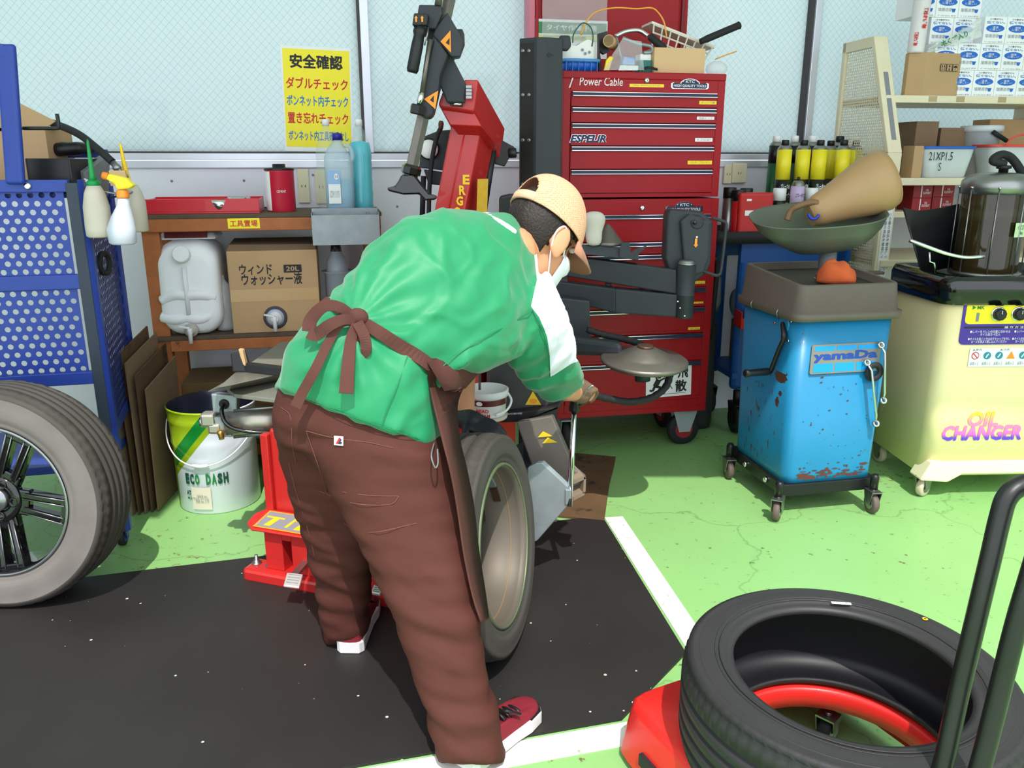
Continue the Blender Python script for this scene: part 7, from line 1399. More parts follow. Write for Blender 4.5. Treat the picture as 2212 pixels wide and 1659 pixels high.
hl = smoothpath([aty(1538,471,bxY), aty(1556,476,bxY-0.01), aty(1568,482,bxY-0.01), aty(1567,505,bxY-0.01), aty(1558,580,bxY-0.01), aty(1552,594,bxY-0.01), aty(1540,593,bxY-0.01), aty(1515,584,bxY)], 6); build('arm_handle', MB().tube(hl, 0.0065, 10), 'grey_mach', cbm)
# centring cone and its bracket, white rag
cc = aty(1312, 530, Yh+0.08); build('centring_cone', MB().lathe([(0.062,0),(0.066,0.004),(0.066,0.014),(0.060,0.018),(0.010,0.082),(0.003,0.088)], cc, (0,0,1), 36), 'steel_worn', tcg)
build('cone_shelf', MB().hexa([aty(1252,548,Yh+0.0), aty(1378,562,Yh+0.0), aty(1378,562,Yh+0.14), aty(1252,548,Yh+0.14), aty(1256,528,Yh+0.02), aty(1345,535,Yh+0.02), aty(1345,535,Yh+0.14), aty(1256,528,Yh+0.14)]), 'grey_mach', tcg, bevel=0.004)
pp([(1339,535),(1345,523),(1360,523),(1363,547),(1370,540),(1397,530),(1395,536),(1380,548),(1379,562),(1338,556)], Yh-0.005, 0.004, 'cone_bracket', 'grey_mach')
build('cone_rod', MB().cyl(aty(1315,605,Yh+0.09), aty(1312,640,Yh+0.09), 0.014, n=12), 'steel_worn', tcg)
rgp = aty(1283, 500, Yh+0.02); rr_ = random.Random(3); mat('rag_white', (198,194,180), 0.9, var=0.12, scale=12)
rs = [[rgp + Vector((a_*(0.8+0.3*rr_.random())*math.cos(2*PI*i/12), 0.7*a_*math.sin(2*PI*i/12), z_)) for i in range(12)] for a_, z_ in ((0.03,-0.06),(0.036,-0.03),(0.034,0.0),(0.045,0.03),(0.05,0.055),(0.036,0.075),(0.01,0.08))]
build('white_rag', MB().rings(rs, True, (True,True), True), 'rag_white', label='grey white cotton rag hung beside the steel centring cone', cat='rag', loc=rgp, sub=1)
# press disc, its arm and cables
Yd = 3.05
pp([(1180,640),(1274,650),(1276,730),(1180,735)], Yd+0.22, 0.10, 'arm_block', 'grey_mach', 0.006)
armbar((1180,722,768), (1345,742,772), 0.07, Yd+0.1, Yd, 'disc_arm', 0.02)
dc = aty(1391, 783, Yd-0.02); build('press_disc', MB().lathe([(0.04,-0.008),(0.155,-0.006),(0.168,0.004),(0.168,0.012),(0.16,0.018),(0.105,0.024),(0.098,0.03),(0.04,0.06),(0.034,0.062)], dc, (0.03,-0.08,1), 56), 'steel_worn', tcg)
build('disc_hub', MB().lathe([(0.03,0.06),(0.032,0.066),(0.03,0.07),(0.012,0.071)], dc, (0.03,-0.08,1), 28), mat('hub_brown', (96,74,62), 0.4, metal=0.6, var=0.2), tcg); build('disc_boss', MB().cyl(aty(1388,790,Yd), aty(1388,822,Yd), 0.03, n=20), 'grey_mach', tcg)
def ribbed(pts, r, m_, nm):
    P = smoothpath(pts, 10); return build(nm, MB().tube(P, [r*(1.0 if (i//2) % 2 else 0.9) for i in range(len(P))], 12), m_, tcg)
ribbed([aty(1268,712,Yd+0.1), aty(1300,722,Yd+0.1), aty(1345,732,Yd+0.08), aty(1380,742,Yd+0.05), aty(1390,750,Yd+0.02)], 0.014, 'black_rubber', 'cable_sleeve')
ribbed([aty(1445,792,Yd+0.06), aty(1447,810,Yd+0.04), aty(1436,838,Yd+0.0), aty(1405,860,Yd-0.03), aty(1360,868,Yd-0.05), aty(1310,860,Yd-0.08), aty(1270,850,Yd-0.12), aty(1240,845,Yd-0.16)], 0.015, 'black_rubber', 'cable_sleeve')
# dark side panel with stickers, bead breaker
Yb = 2.72
sp_ = pp([(1052,700),(1150,690),(1212,780),(1225,868),(1195,882),(1096,892),(1050,885)], Yb, 0.25, 'side_cover', mat('cover_dark', (58,58,60), 0.45, var=0.12), 0.012)
F = frame(aty(1152, 861, Yb-0.0), (1,0,0), (0,0,1)); tr = poly('warning_triangle', F, [(-0.028,-0.022),(0.028,-0.022),(-0.002,0.028)], 'ink_yellow', sp_, lift=0.003); poly('warning_symbol', F, ell(0.0,-0.008,0.014,0.009), 'ink_orange', tr, lift=0.004)
pp([(1040,885),(1096,892),(1200,880),(1212,868),(1210,884),(1130,912),(1060,914)], Yb-0.04, 0.25, 'rubber_bumper', 'black_rubber', 0.006)
text('lettering', 'AUTO 2003 MADE', frame(aty(1112,893,Yb-0.045), (1,0,0.05), (0,0,1)), 0.05, 0.006, 'ink_white', tcg, lift=0.003)
aP = [fl(1122, 905, 0.52), fl(1185, 895, 0.52), fl(1262, 1032, 0.27), fl(1262, 1032, 0.27)]
pp([(1115,912),(1192,898),(1232,992),(1232,1005),(1262,1030),(1260,1044),(1238,1052),(1150,1010)], 2.62, 0.05, 'breaker_arm', mat('arm_grey', (112,104,98), 0.45, var=0.14), 0.005, dpx=(4,-4))
F = frame(aty(1178, 938, 2.618), (1,0,0), (0,0,1)); 
for dx, dy in ((0,0.0),(0.016,-0.022)): poly('warning_triangle', F @ T(dx,dy,0), [(-0.026,-0.010),(0.026,-0.006),(-0.008,0.012)], 'ink_yellow', tcg, lift=0.003)
# arm end: open channel
Ye = 2.60
ch_ = MB(); c0_ = aty(1233, 1040, Ye); c1_ = aty(1262, 1078, Ye)
for pts in ([(1236,1038),(1262,1028),(1266,1034),(1240,1046)], [(1262,1030),(1266,1032),(1265,1062),(1259,1066)], [(1238,1074),(1262,1062),(1263,1069),(1238,1082)]):
    a = [aty(x, y, Ye) for x, y in pts]; n_ = len(a); b2_ = [p + Vector((-0.05,0.09,0.03)) for p in a]
    ch_.add(a+b2_, [[0,1,2,3],[7,6,5,4]]+[(i,4+i,4+(i+1) % 4,(i+1) % 4) for i in range(4)])
build('arm_channel', ch_, mat('channel_tan', (150,132,114), 0.5, metal=0.3, var=0.15), tcg)
pp([(1158,1001),(1170,1000),(1226,1052),(1226,1092),(1160,1168),(1150,1172),(1135,1130),(1140,1010)], 2.50, 0.012, 'breaker_shovel', 'galv', 0.002, dpx=(6,-6))
build('release_rod', MB().cyl(aty(1230,1093,2.50), aty(1241,880,2.55), 0.0095, n=14), 'chrome', tcg); build('rod_foot', MB().box(aty(1227,1072,2.505), (0.022,0.02,0.055)), 'galv', tcg, bevel=0.003)
rh = build('rod_grip', MB().lathe([(0.017,0),(0.018,0.006),(0.016,0.045),(0.02,0.055),(0.018,0.06)], aty(1240,888,2.55), aty(1243,866,2.55)-aty(1240,888,2.55), 14), 'black_plastic', tcg)
build('trigger_lever', MB().tube(smoothpath([aty(1246,872,2.53), aty(1256,860,2.51), aty(1266,846,2.50), aty(1275,836,2.50), aty(1282,834,2.50)]), [0.006]*20+[0.008]*13, 8, flat=0.6), 'steel', rh); build('grip_body', MB().tube(smoothpath([aty(1242,868,2.55), aty(1255,866,2.55), aty(1264,858,2.55), aty(1268,846,2.55)]), 0.017, 10), 'black_plastic', rh)
# bead cream bucket on its bracket
bcY = 2.60
bc = aty(1052, 893, bcY); bt_ = aty(1052, 838, bcY).z - bc.z; bk_ = thing('bead_cream_bucket', 'small white bead cream bucket hung on the machine beside the tyre', 'bucket', bc)
build('wall', MB().lathe([(0.058,0),(0.062,0.004),(0.066,bt_*0.72),(0.072,bt_*0.74),(0.073,bt_*0.98),(0.070,bt_),(0.066,bt_*0.99),(0.060,0.03),(0.01,0.028)], bc, (0,0,1), 40), 'white_plastic', bk_)
mb = MB().rings([[bc + Vector((0.0672*math.cos(R(a)), 0.0672*math.sin(R(a)), z_)) for a in range(215,345,6)] for z_ in (bt_*0.48, bt_*0.70)], False, (False,False), True); build('dark_label', mb, mat('label_wine', (90,24,28), 0.4, var=0.2), bk_)
for t, zf, w_ in (('BEAD',0.32,0.042),('CREAM',0.14,0.05)): text('lettering', t, frame(bc + Vector((-0.012,-0.066,bt_*zf)), (1,-0.12,0), (0,0,1)), w_, 0.012, 'ink_red', bk_, 0.03, lift=0.003)
poly('label_oval', frame(bc + Vector((-0.022,-0.0635,bt_*0.59)), (1,-0.35,0), (0,0,1)), ell(0,0,0.011,0.007), 'paper', bk_, lift=0.003)
build('bail_handle', MB().tube(smoothpath([bc+Vector((0.07,-0.01,bt_*0.85)), bc+Vector((0.082,-0.03,bt_*0.6)), bc+Vector((0.066,-0.05,bt_*0.3)), bc+Vector((0.03,-0.067,bt_*0.16))]), 0.004, 8), 'white_plastic', bk_)
build('bucket_bracket', MB().lathe([(0.068,-0.012),(0.07,-0.001),(0.02,-0.002)], bc, (0,0,1), 32).box(bc+Vector((0.0,0.08,-0.03)), (0.03,0.10,0.05)), mat('bracket_cream', (196,186,170), 0.5, var=0.2), tcg)
build('bead_lever_wrench', MB().tube([aty(996,832,2.5), aty(1012,829,2.5), aty(1026,828,2.5)], [0.007,0.008,0.010], 10).box(aty(1036,815,2.55), (0.008,0.02,0.08)), 'chrome', tcg)
# cardboard on the floor beside the machine
cpts = [fl(x, y) for x, y in ((1243,982),(1330,990),(1326,1010),(1316,1050),(1305,1128),(1205,1118),(1190,1060))]
build('floor_cardboard', MB().prism(cpts, (0,0,0.009)), 'card_dirty', label='oil soaked brown cardboard sheet on the green floor by the breaker arm', cat='cardboard', loc=cpts[0])
# ------------------------------------------------------------------ the worker bending over the tyre
from mathutils.bvhtree import BVHTree
def fuse(mb, voxel, smooth_it=6, fac=0.5):
    """join overlapping closed shapes into one continuous skin"""
    me = bpy.data.meshes.new('tmp'); me.from_pydata(mb.v, [], mb.f); o = bpy.data.objects.new('tmp', me); COL.objects.link(o)
    bm = bmesh.new(); bm.from_mesh(me); bmesh.ops.recalc_face_normals(bm, faces=bm.faces); bm.to_mesh(me); bm.free()
    r = o.modifiers.new('r', 'REMESH'); r.mode = 'VOXEL'; r.voxel_size = voxel; r.adaptivity = 0
    if smooth_it: s = o.modifiers.new('s', 'SMOOTH'); s.factor = fac; s.iterations = smooth_it
    dg = bpy.context.evaluated_depsgraph_get(); dg.update(); m2 = bpy.data.meshes.new_from_object(o.evaluated_get(dg)); bpy.data.objects.remove(o)
    out = MB(); out.v = [v.co.copy() for v in m2.vertices]; out.f = [list(p.vertices) for p in m2.polygons]; out.m = [0]*len(out.f); out.sm = [True]*len(out.f); nr = [v.normal.copy() for v in m2.vertices]
    return out, nr
def prings(specs, n=28, pw=0.8):
    """rings from silhouette pixel pairs: (left px, right px, depth Y, half thickness)"""
    rs = []
    for a, b, Y, t in specs:
        A, B = aty(a[0], a[1], Y), aty(b[0], b[1], Y); c = (A+B)/2; h = (B-A)/2; vd = (c-Vector((0,0,CAMH))); vd = (vd - h*vd.dot(h)/h.length_squared).normalized()
        rs.append([c + h*math.copysign(abs(math.cos(x))**pw, math.cos(x)) + vd*t*math.copysign(abs(math.sin(x))**pw, math.sin(x)) for x in [2*PI*i/n for i in range(n)]])
    return rs
def caps_tube(mb, P, r, n=14):
    """round-ended tapered tube"""
    P = [Vector(p) for p in P]; mb.tube(P, r, n); mb.ball(P[0], r[0], nu=14, nv=8); mb.ball(P[-1], r[-1], nu=14, nv=8)
man = thing('person', 'person in green jacket, brown apron, trousers and tan cap bending over the tyre', 'person', (-0.25, 1.9, 0))
# ---- jacket
jr = prings([((594,838),(949,976),1.97,0.155), ((622,758),(948,905),1.99,0.16), ((668,692),(945,838),2.02,0.155), ((733,628),(975,806),2.06,0.15), ((795,545),(1040,800),2.12,0.155), ((868,474),(1098,772),2.19,0.175), ((950,453),(1135,742),2.26,0.185), ((1040,457),(1160,690),2.33,0.175), ((1100,470),(1165,620),2.38,0.13), ((1118,480),(1166,580),2.41,0.095), ((1126,486),(1170,590),2.425,0.085)])
jb = MB().rings(jr, True, (True,True), True)
sl = prings([((1080,690),(1186,580),2.28,0.085), ((1094,735),(1212,640),2.26,0.09), ((1104,782),(1234,700),2.27,0.088), ((1124,822),(1246,760),2.32,0.08), ((1155,850),(1254,802),2.39,0.07), ((1190,868),(1262,830),2.45,0.058)], 24)
jb.rings(sl, True, (True,True), True)
# far (left) sleeve, mostly hidden behind the chest
caps_tube(jb, [aty(1075,560,2.50), aty(1030,680,2.56), aty(1005,770,2.54)], [0.085,0.078,0.066])
# stand collar
jm, nr = fuse(jb, 0.0085, 12)
axis0, axis1 = aty(770,905,1.97), aty(1145,530,2.40); ax = (axis1-axis0).normalized(); knot = None
def wr(p, n_):
    t = (p-axis0).dot(ax); q = p - axis0 - ax*t
    w = noise.noise(Vector((t*6+1, q.x*9, q.z*26)))*0.008 + noise.noise(Vector((t*16, q.x*12+5, q.z*13)))*0.004 + noise.noise(p*30)*0.0012
    rd = 1-abs(noise.noise(Vector((t*4.5+3, q.x*5, q.z*15+q.x*6)))); w += 0.010*max(0, rd-0.72)/0.28*(0.35+0.65*math.exp(-((t-0.26)/0.16)**2))
    rd = 1-abs(noise.noise(Vector((t*9+7, q.x*9+2, q.z*8)))); w += 0.004*max(0, rd-0.8)/0.2
    return w
kn = aty(772, 690, 1.95)
def wr2(p):
    d = p-kn; dist = d.length; an = math.atan2(d.z, d.x)
    return 0.0045*math.sin(an*13+2.2*noise.noise(p*5))*math.exp(-((dist-0.16)/0.15)**2)
def sleevefold(p):
    d = (p-sl[3][0]); t = (p-(aty(1150,690,2.27))).dot((aty(1220,840,2.44)-aty(1150,690,2.27)).normalized()); 
    return 0.0028*math.sin(t*62+7*noise.noise(p*7)) if p.x > aty(1100,0,2.3).x and p.z < aty(1150,690,2.3).z else 0
jm.v = [p + n_*(wr(p, n_)+wr2(p)+sleevefold(p)) for p, n_ in zip(jm.v, nr)]
# colour fields stored on the cloth: white shoulder panel, white collar bar
jm_mat = mat('jacket_green', (14,130,82), 0.52, var=0.05, scale=6, bump=0.12, bscale=22, sheen=0.25)
jac = build('jacket', jm, 'jacket_green', man)
def surf_of(mb):
    return BVHTree.FromPolygons([tuple(v) for v in mb.v], mb.f)
JT = surf_of(jm)
def hit(T_, px, py, lift=0.004):
    r = ray(px, py).normalized(); h = T_.ray_cast(Vector((0,0,CAMH)), r)
    if h[0] is None: return None, None
    n_ = h[1] if h[1].dot(r) < 0 else -h[1]
    return h[0] + n_*lift, n_
# white panel: region bounded by 3D curves lying on the sleeve
def curve3(T_, pts): return [q for q in (hit(T_, x, y, 0)[0] for x, y in pts) if q is not None]
PANEL = [(1153,540),(1160,604),(1147,662),(1165,685),(1182,727),(1188,770),(1189,815),(1234,786),(1300,760),(1300,560),(1200,540)]
def project(p):
    z = p.z-CAMH; d = p.y*_c - z*_s; return CXP+FPX*p.x/d, CYP-FPX*(p.y*_s+z*_c)/d
def sdist(x, y, P):
    """signed distance to an outline, positive inside"""
    ins = False; best = 1e9; n = len(P)
    for i in range(n):
        (ax_, ay), (bx_, by) = P[i], P[(i+1) % n]
        if (ay > y) != (by > y) and x < (bx_-ax_)*(y-ay)/(by-ay)+ax_: ins = not ins
        dx, dy = bx_-ax_, by-ay; t = max(0, min(1, ((x-ax_)*dx+(y-ay)*dy)/(dx*dx+dy*dy))); best = min(best, math.hypot(x-ax_-t*dx, y-ay-t*dy))
    return best if ins else -best
att = jac.data.attributes.new('panel', 'FLOAT', 'POINT'); bar = [hit(JT, 1050+6*i, 459+3.6*i+0.03*i*i, 0)[0] for i in range(11)]; bar = [q for q in bar if q is not None]
for i, p in enumerate(jm.v):
    v = sdist(*project(p), PANEL)*0.0012 if p.y < 2.5 else -1
    v2 = 0.0095-min((p-q).length for q in bar) if bar else -1
    att.data[i].value = max(v, v2)
nt = jm_mat.node_tree; b = nt.nodes['Principled BSDF']; src = b.inputs['Base Color'].links[0].from_socket
an = nt.nodes.new('ShaderNodeAttribute'); an.attribute_name = 'panel'; g = nt.nodes.new('ShaderNodeMath'); g.operation = 'GREATER_THAN'; g.inputs[1].default_value = 0.0; nt.links.new(an.outputs['Fac'], g.inputs[0])
mx = nt.nodes.new('ShaderNodeMix'); mx.data_type = 'RGBA'; mx.inputs['B'].default_value = lin((226,230,238)); nt.links.new(src, mx.inputs['A']); nt.links.new(g.outputs[0], mx.inputs['Factor']); nt.links.new(mx.outputs['Result'], b.inputs['Base Color'])
def ribbon(T_, pts, w, m_, name, parent, lift=0.006, thick=0.0025, face=None, smooth=True):
    """flat band laid on a surface along pixels; pts may carry an extra lift (x, y, lift)"""
    P = []; N_ = []
    for p in pts:
        h, n_ = hit(T_, p[0], p[1], p[2] if len(p) > 2 else lift)
        if h is None: continue
        P.append(h); N_.append(n_)
    if len(P) > 2 and smooth: P2 = smoothpath(P, 5); N2 = smoothpath(N_, 5)
    else: P2, N2 = P, N_
    rs = []
    for i in range(len(P2)):
        t = (P2[min(i+1, len(P2)-1)]-P2[max(i-1, 0)]).normalized(); n_ = N2[i].normalized() if face is None else face; s_ = t.cross(n_).normalized(); n_ = s_.cross(t)
        ww = w[0]+(w[1]-w[0])*i/(len(P2)-1) if isinstance(w, tuple) else w
        rs.append([P2[i]+s_*ww/2+n_*thick, P2[i]-s_*ww/2+n_*thick, P2[i]-s_*ww/2-n_*thick, P2[i]+s_*ww/2-n_*thick])
    return build(name, MB().rings(rs, True, (True,True), False), m_, parent, bevel=0.001)
na = aty(1108,540,2.37); nb = hp0_ = None
# seams on the jacket
mat('seam_green', (10,112,70), 0.6, var=0)
ribbon(JT, [(945,800,0.004),(1000,758,0.004),(1060,722,0.004),(1130,682,0.004),(1150,668,0.004)], 0.003, 'seam_green', 'seam', jac, thick=0.001)
ribbon(JT, [(1150,670,0.004),(1166,700,0.004),(1180,745,0.004),(1186,790,0.004),(1187,812,0.004)], 0.003, 'seam_green', 'seam', jac, thick=0.001)
ribbon(JT, [(610,838,0.004),(680,868,0.004),(760,898,0.004),(860,932,0.004),(935,958,0.004)], 0.0025, 'seam_green', 'seam', jac, thick=0.001)
ribbon(JT, [(880,770,0.004),(860,830,0.004),(838,880,0.004),(825,920,0.004)], 0.0025, 'seam_green', 'seam', jac, thick=0.001)
# ---- trousers
mat('trouser_brown', (78,43,37), 0.75, var=0.12, scale=7, bump=0.06, bscale=260, spec=0.2)
tb = MB().rings(prings([((612,800),(945,905),2.0,0.13), ((598,850),(962,960),1.985,0.15), ((592,905),(985,1000),1.97,0.15), ((600,965),(1000,1050),1.96,0.125)]), True, (True,True), True)
tb.rings(prings([((640,930),(986,985),1.95,0.14), ((690,1020),(1005,1075),1.92,0.125), ((742,1115),(1020,1155),1.88,0.112), ((795,1220),(1032,1240),1.83,0.10), ((846,1320),(1046,1330),1.78,0.095), ((880,1420),(1042,1418),1.735,0.085), ((914,1510),(1066,1500),1.69,0.08), ((932,1590),(1086,1590),1.655,0.078), ((944,1650),(1090,1648),1.63,0.075)]), True, (True,True), True)
tb.rings(prings([((594,900),(810,950),2.0,0.12), ((603,980),(812,1030),2.03,0.115), ((630,1080),(806,1110),2.06,0.105), ((658,1170),(804,1190),2.09,0.098), ((680,1258),(802,1265),2.11,0.09), ((694,1330),(796,1330),2.125,0.08), ((704,1392),(790,1385),2.13,0.072)]), True, (True,True), True)
tm, nr = fuse(tb, 0.011, 7)
def twr(p):
    low = max(0, min(1, (0.75-p.z)/0.5)); w = noise.noise(Vector((p.x*6, p.y*6, p.z*26)))*0.007 + noise.noise(Vector((p.x*10+4, p.y*8, p.z*44+p.x*18)))*0.0035*(0.4+low)
    if p.z < 0.45: w += 0.004*math.sin(p.z*70 + p.x*22 + 3*noise.noise(p*6))
    return w
tm.v = [p + n_*twr(p) for p, n_ in zip(tm.v, nr)]
tro = build('trousers', tm, 'trouser_brown', man); TT = surf_of(tm)
mat('stitch', (116,70,60), 0.7, var=0)
for pts in ([(662,930),(720,945),(790,955),(850,968)], [(662,930),(672,960),(690,1010),(705,1060)], [(608,880),(628,900),(632,960),(640,1000)], [(690,1060),(760,1086),(840,1090),(862,1072)], [(862,1072),(800,1070),(740,1062)], [(625,1000),(640,1060),(665,1140),(680,1200)], [(705,1060),(745,1130),(800,1150),(900,1130)]):
    ribbon(TT, [(x, y, 0.0015) for x, y in pts], 0.0016, 'stitch', 'stitching', tro, thick=0.0008)
h, n_ = hit(TT, 733, 951, 0.002); F = frame(h, Vector((1,0.3,-0.1)), (0,0,1)); 
zz_ = n_; xx = Vector((1,0,-0.05)); xx = (xx - zz_*xx.dot(zz_)).normalized(); F = frame(h, xx, zz_.cross(xx))
lg = quadpatch('logo_patch', F, 0.023, 0.023, 'paper', tro, lift=0.003); 
poly('logo_mark', F, [(-0.007,-0.008),(-0.002,-0.008),(0.006,0.008),(0.001,0.008)], 'ink_red', lg, lift=0.004); poly('logo_mark', F @ T(0.002,-0.001,0), [(-0.004,-0.007),(0.005,-0.007),(0.007,-0.002),(0.003,0.0),(0.006,0.004),(0.003,0.007)], 'ink_navy', lg, lift=0.0037)
wc_ = smoothpath([hit(TT,935,958,0.006)[0] or aty(935,958,1.9), aty(932,985,1.80), aty(940,1010,1.79), aty(946,1000,1.80), aty(945,970,1.82)], 5); build('draw_cord', MB().tube(wc_, 0.002, 6), 'grey_light', jac)
# ---- apron: tie band, bow and the hanging panel
mat('apron_brown', (84,52,46), 0.8, var=0.1, scale=10, bump=0.05, bscale=240, spec=0.2)
apr = build('apron', MB().rings([[a_, b_, b_+Vector((0.004,0.012,0)), a_+Vector((0.004,0.012,0))] for a_, b_ in zip(
    smoothpath([aty(922,800,1.90), aty(930,850,1.885), aty(943,905,1.865), aty(958,965,1.80), aty(974,1030,1.775), aty(988,1110,1.755), aty(1001,1200,1.735), aty(1020,1290,1.715), aty(1038,1345,1.70)], 4),
    smoothpath([aty(1030,800,2.10), aty(1000,838,2.06), aty(985,880,2.0), aty(990,950,1.90), aty(1006,1020,1.87), aty(1021,1100,1.85), aty(1031,1190,1.83), aty(1045,1280,1.80), aty(1053,1340,1.76)], 4))], True, (True,True), True), 'apron_brown', man)
belt = ribbon(JT, [(700,652),(735,668),(772,690),(815,716),(860,744),(905,774),(935,797)], (0.026,0.036), 'apron_brown', 'waist_tie', apr, 0.005)
bib = MB(); bl_ = smoothpath([aty(918,775,1.92), aty(935,802,1.90), aty(960,845,1.88)], 4); br2 = smoothpath([aty(1060,772,2.16), aty(1040,800,2.12), aty(1005,840,2.06)], 4)
bib.rings([[a_, (a_+b_)/2+Vector((0.0,-0.03,0.01)), b_, b_+Vector((0,0.01,0)), (a_+b_)/2+Vector((0,-0.02,0.0)), a_+Vector((0,0.01,0))] for a_, b_ in zip(bl_, br2)], True, (True,True), True); build('apron_side', bib, 'apron_brown', apr)
kh, kn_ = hit(JT, 772, 692, 0.012); kM = None
build('knot', MB().ball(kh, (0.026,0.016,0.022)), 'apron_brown', apr)
def free_ribbon(pts, w, name, tw=0.0):
    """pts = [(px, py, Y)]; band faces the camera"""
    P = smoothpath([aty(*p) for p in pts], 6); rs = []
    for i in range(len(P)):
        t = (P[min(i+1, len(P)-1)]-P[max(i-1, 0)]).normalized(); v = (P[i]-Vector((0,0,CAMH))).normalized(); s_ = t.cross(v).normalized(); s_ = (s_ + v*tw*math.sin(i*0.5)).normalized(); n_ = s_.cross(t); ww = w[0]+(w[1]-w[0])*i/(len(P)-1) if isinstance(w, tuple) else w
        rs.append([P[i]+s_*ww/2+n_*0.0018, P[i]-s_*ww/2+n_*0.0018, P[i]-s_*ww/2-n_*0.0018, P[i]+s_*ww/2-n_*0.0018])
    build(name, MB().rings(rs, True, (True,True), False), 'apron_brown', apr, bevel=0.0008)
ky = kh.y
free_ribbon([(770,690,ky),(735,664,ky-0.01),(700,662,ky-0.015),(672,690,ky-0.02),(668,716,ky-0.03)], (0.022,0.034), 'bow_loop'); free_ribbon([(668,716,ky-0.032),(684,722,ky-0.04),(712,702,ky-0.045),(742,690,ky-0.03),(768,692,ky-0.012)], (0.034,0.022), 'bow_loop')
free_ribbon([(772,696,ky-0.02),(788,730,ky-0.035),(790,758,ky-0.04),(776,764,ky-0.035),(766,742,ky-0.03),(768,712,ky-0.02)], 0.026, 'bow_loop', 0.3)
t1 = hit(JT, 712, 735, 0)[0].y; t2 = hit(JT, 660, 830, 0)[0].y if hit(JT, 660, 830, 0)[0] is not None else ky-0.06
free_ribbon([(762,694,ky-0.015),(735,700,ky-0.025),(712,735,t1-0.02),(680,800,min(t1,t2)-0.03),(655,845,t2-0.04),(638,880,t2-0.05)], (0.020,0.026), 'tie_end')
t3 = hit(JT, 752, 800, 0)[0].y; free_ribbon([(770,700,ky-0.02),(758,735,ky-0.035),(752,790,t3-0.022),(748,850,t3-0.05)], (0.022,0.034), 'tie_end')
# ---- body: one continuous skin (head, neck, arms, hands, core under the clothes)
mat('skin', (206,146,108), 0.5, var=0.06, scale=12, sss=0.15)
hc0 = aty(1176, 505, 2.44); fwd = Vector((0.70,0.47,-0.54)); up_ = Vector((0.42,0.40,0.81)); fwd.normalize(); up_ = (up_-fwd*up_.dot(fwd)).normalized(); rgt = fwd.cross(up_).normalized()
KH = 1.13
HM = Matrix(((rgt.x,fwd.x,up_.x,hc0.x),(rgt.y,fwd.y,up_.y,hc0.y),(rgt.z,fwd.z,up_.z,hc0.z),(0,0,0,1)))     # local x right, y forward, z up
def hp_(x, y, z): return HM @ Vector((x, y, z))
HM = HM @ Matrix.Scale(KH, 4); H3 = HM.to_3x3(); bb = MB()
bb.ball(hp_(0,-0.012,0.02), (0.076,0.098,0.10), H3); bb.ball(hp_(0,0.025,-0.055), (0.058,0.068,0.078), H3); bb.ball(hp_(0,0.062,-0.10), (0.03,0.028,0.028), H3)
bb.ball(hp_(0,0.098,-0.035), (0.014,0.02,0.024), H3); bb.ball(hp_(0,0.092,-0.082), (0.024,0.01,0.012), H3)
for sx in (-1, 1):
    Me = H3 @ Matrix.Rotation(R(-20)*sx, 3, 'Z'); bb.ball(hp_(0.081*sx,-0.004,-0.022), (0.011,0.027,0.044), Me); bb.ball(hp_(0.079*sx,0.004,-0.056), (0.009,0.013,0.015), Me)
    bb.ball(hp_(0.03*sx,0.078,0.012), (0.018,0.014,0.008), H3)
caps_tube(bb, [hp_(0,-0.035,-0.06), aty(1140,520,2.41), aty(1105,545,2.36)], [0.058,0.058,0.07])
caps_tube(bb, [aty(1105,545,2.34), aty(960,640,2.19), aty(830,780,2.06), aty(790,900,1.99)], [0.075,0.10,0.085,0.10])
caps_tube(bb, [aty(850,960,1.96), aty(930,1230,1.85), aty(1010,1560,1.67), aty(1018,1620,1.65)], [0.075,0.055,0.04,0.036]); caps_tube(bb, [aty(700,950,2.02), aty(725,1180,2.09), aty(748,1370,2.13)], [0.07,0.05,0.036])
caps_tube(bb, [aty(1125,610,2.33), aty(1160,720,2.29), aty(1192,808,2.38)], [0.04,0.038,0.034]); wristR = aty(1243,848,2.52); caps_tube(bb, [aty(1192,808,2.38), aty(1222,843,2.46), wristR], [0.034,0.036,0.029])
elL = aty(1002,782,2.53); wristL = aty(1006,905,2.40); caps_tube(bb, [aty(1075,575,2.50), aty(1035,690,2.54), elL], [0.05,0.044,0.042]); caps_tube(bb, [elL, aty(998,845,2.47), wristL], [0.042,0.041,0.028])
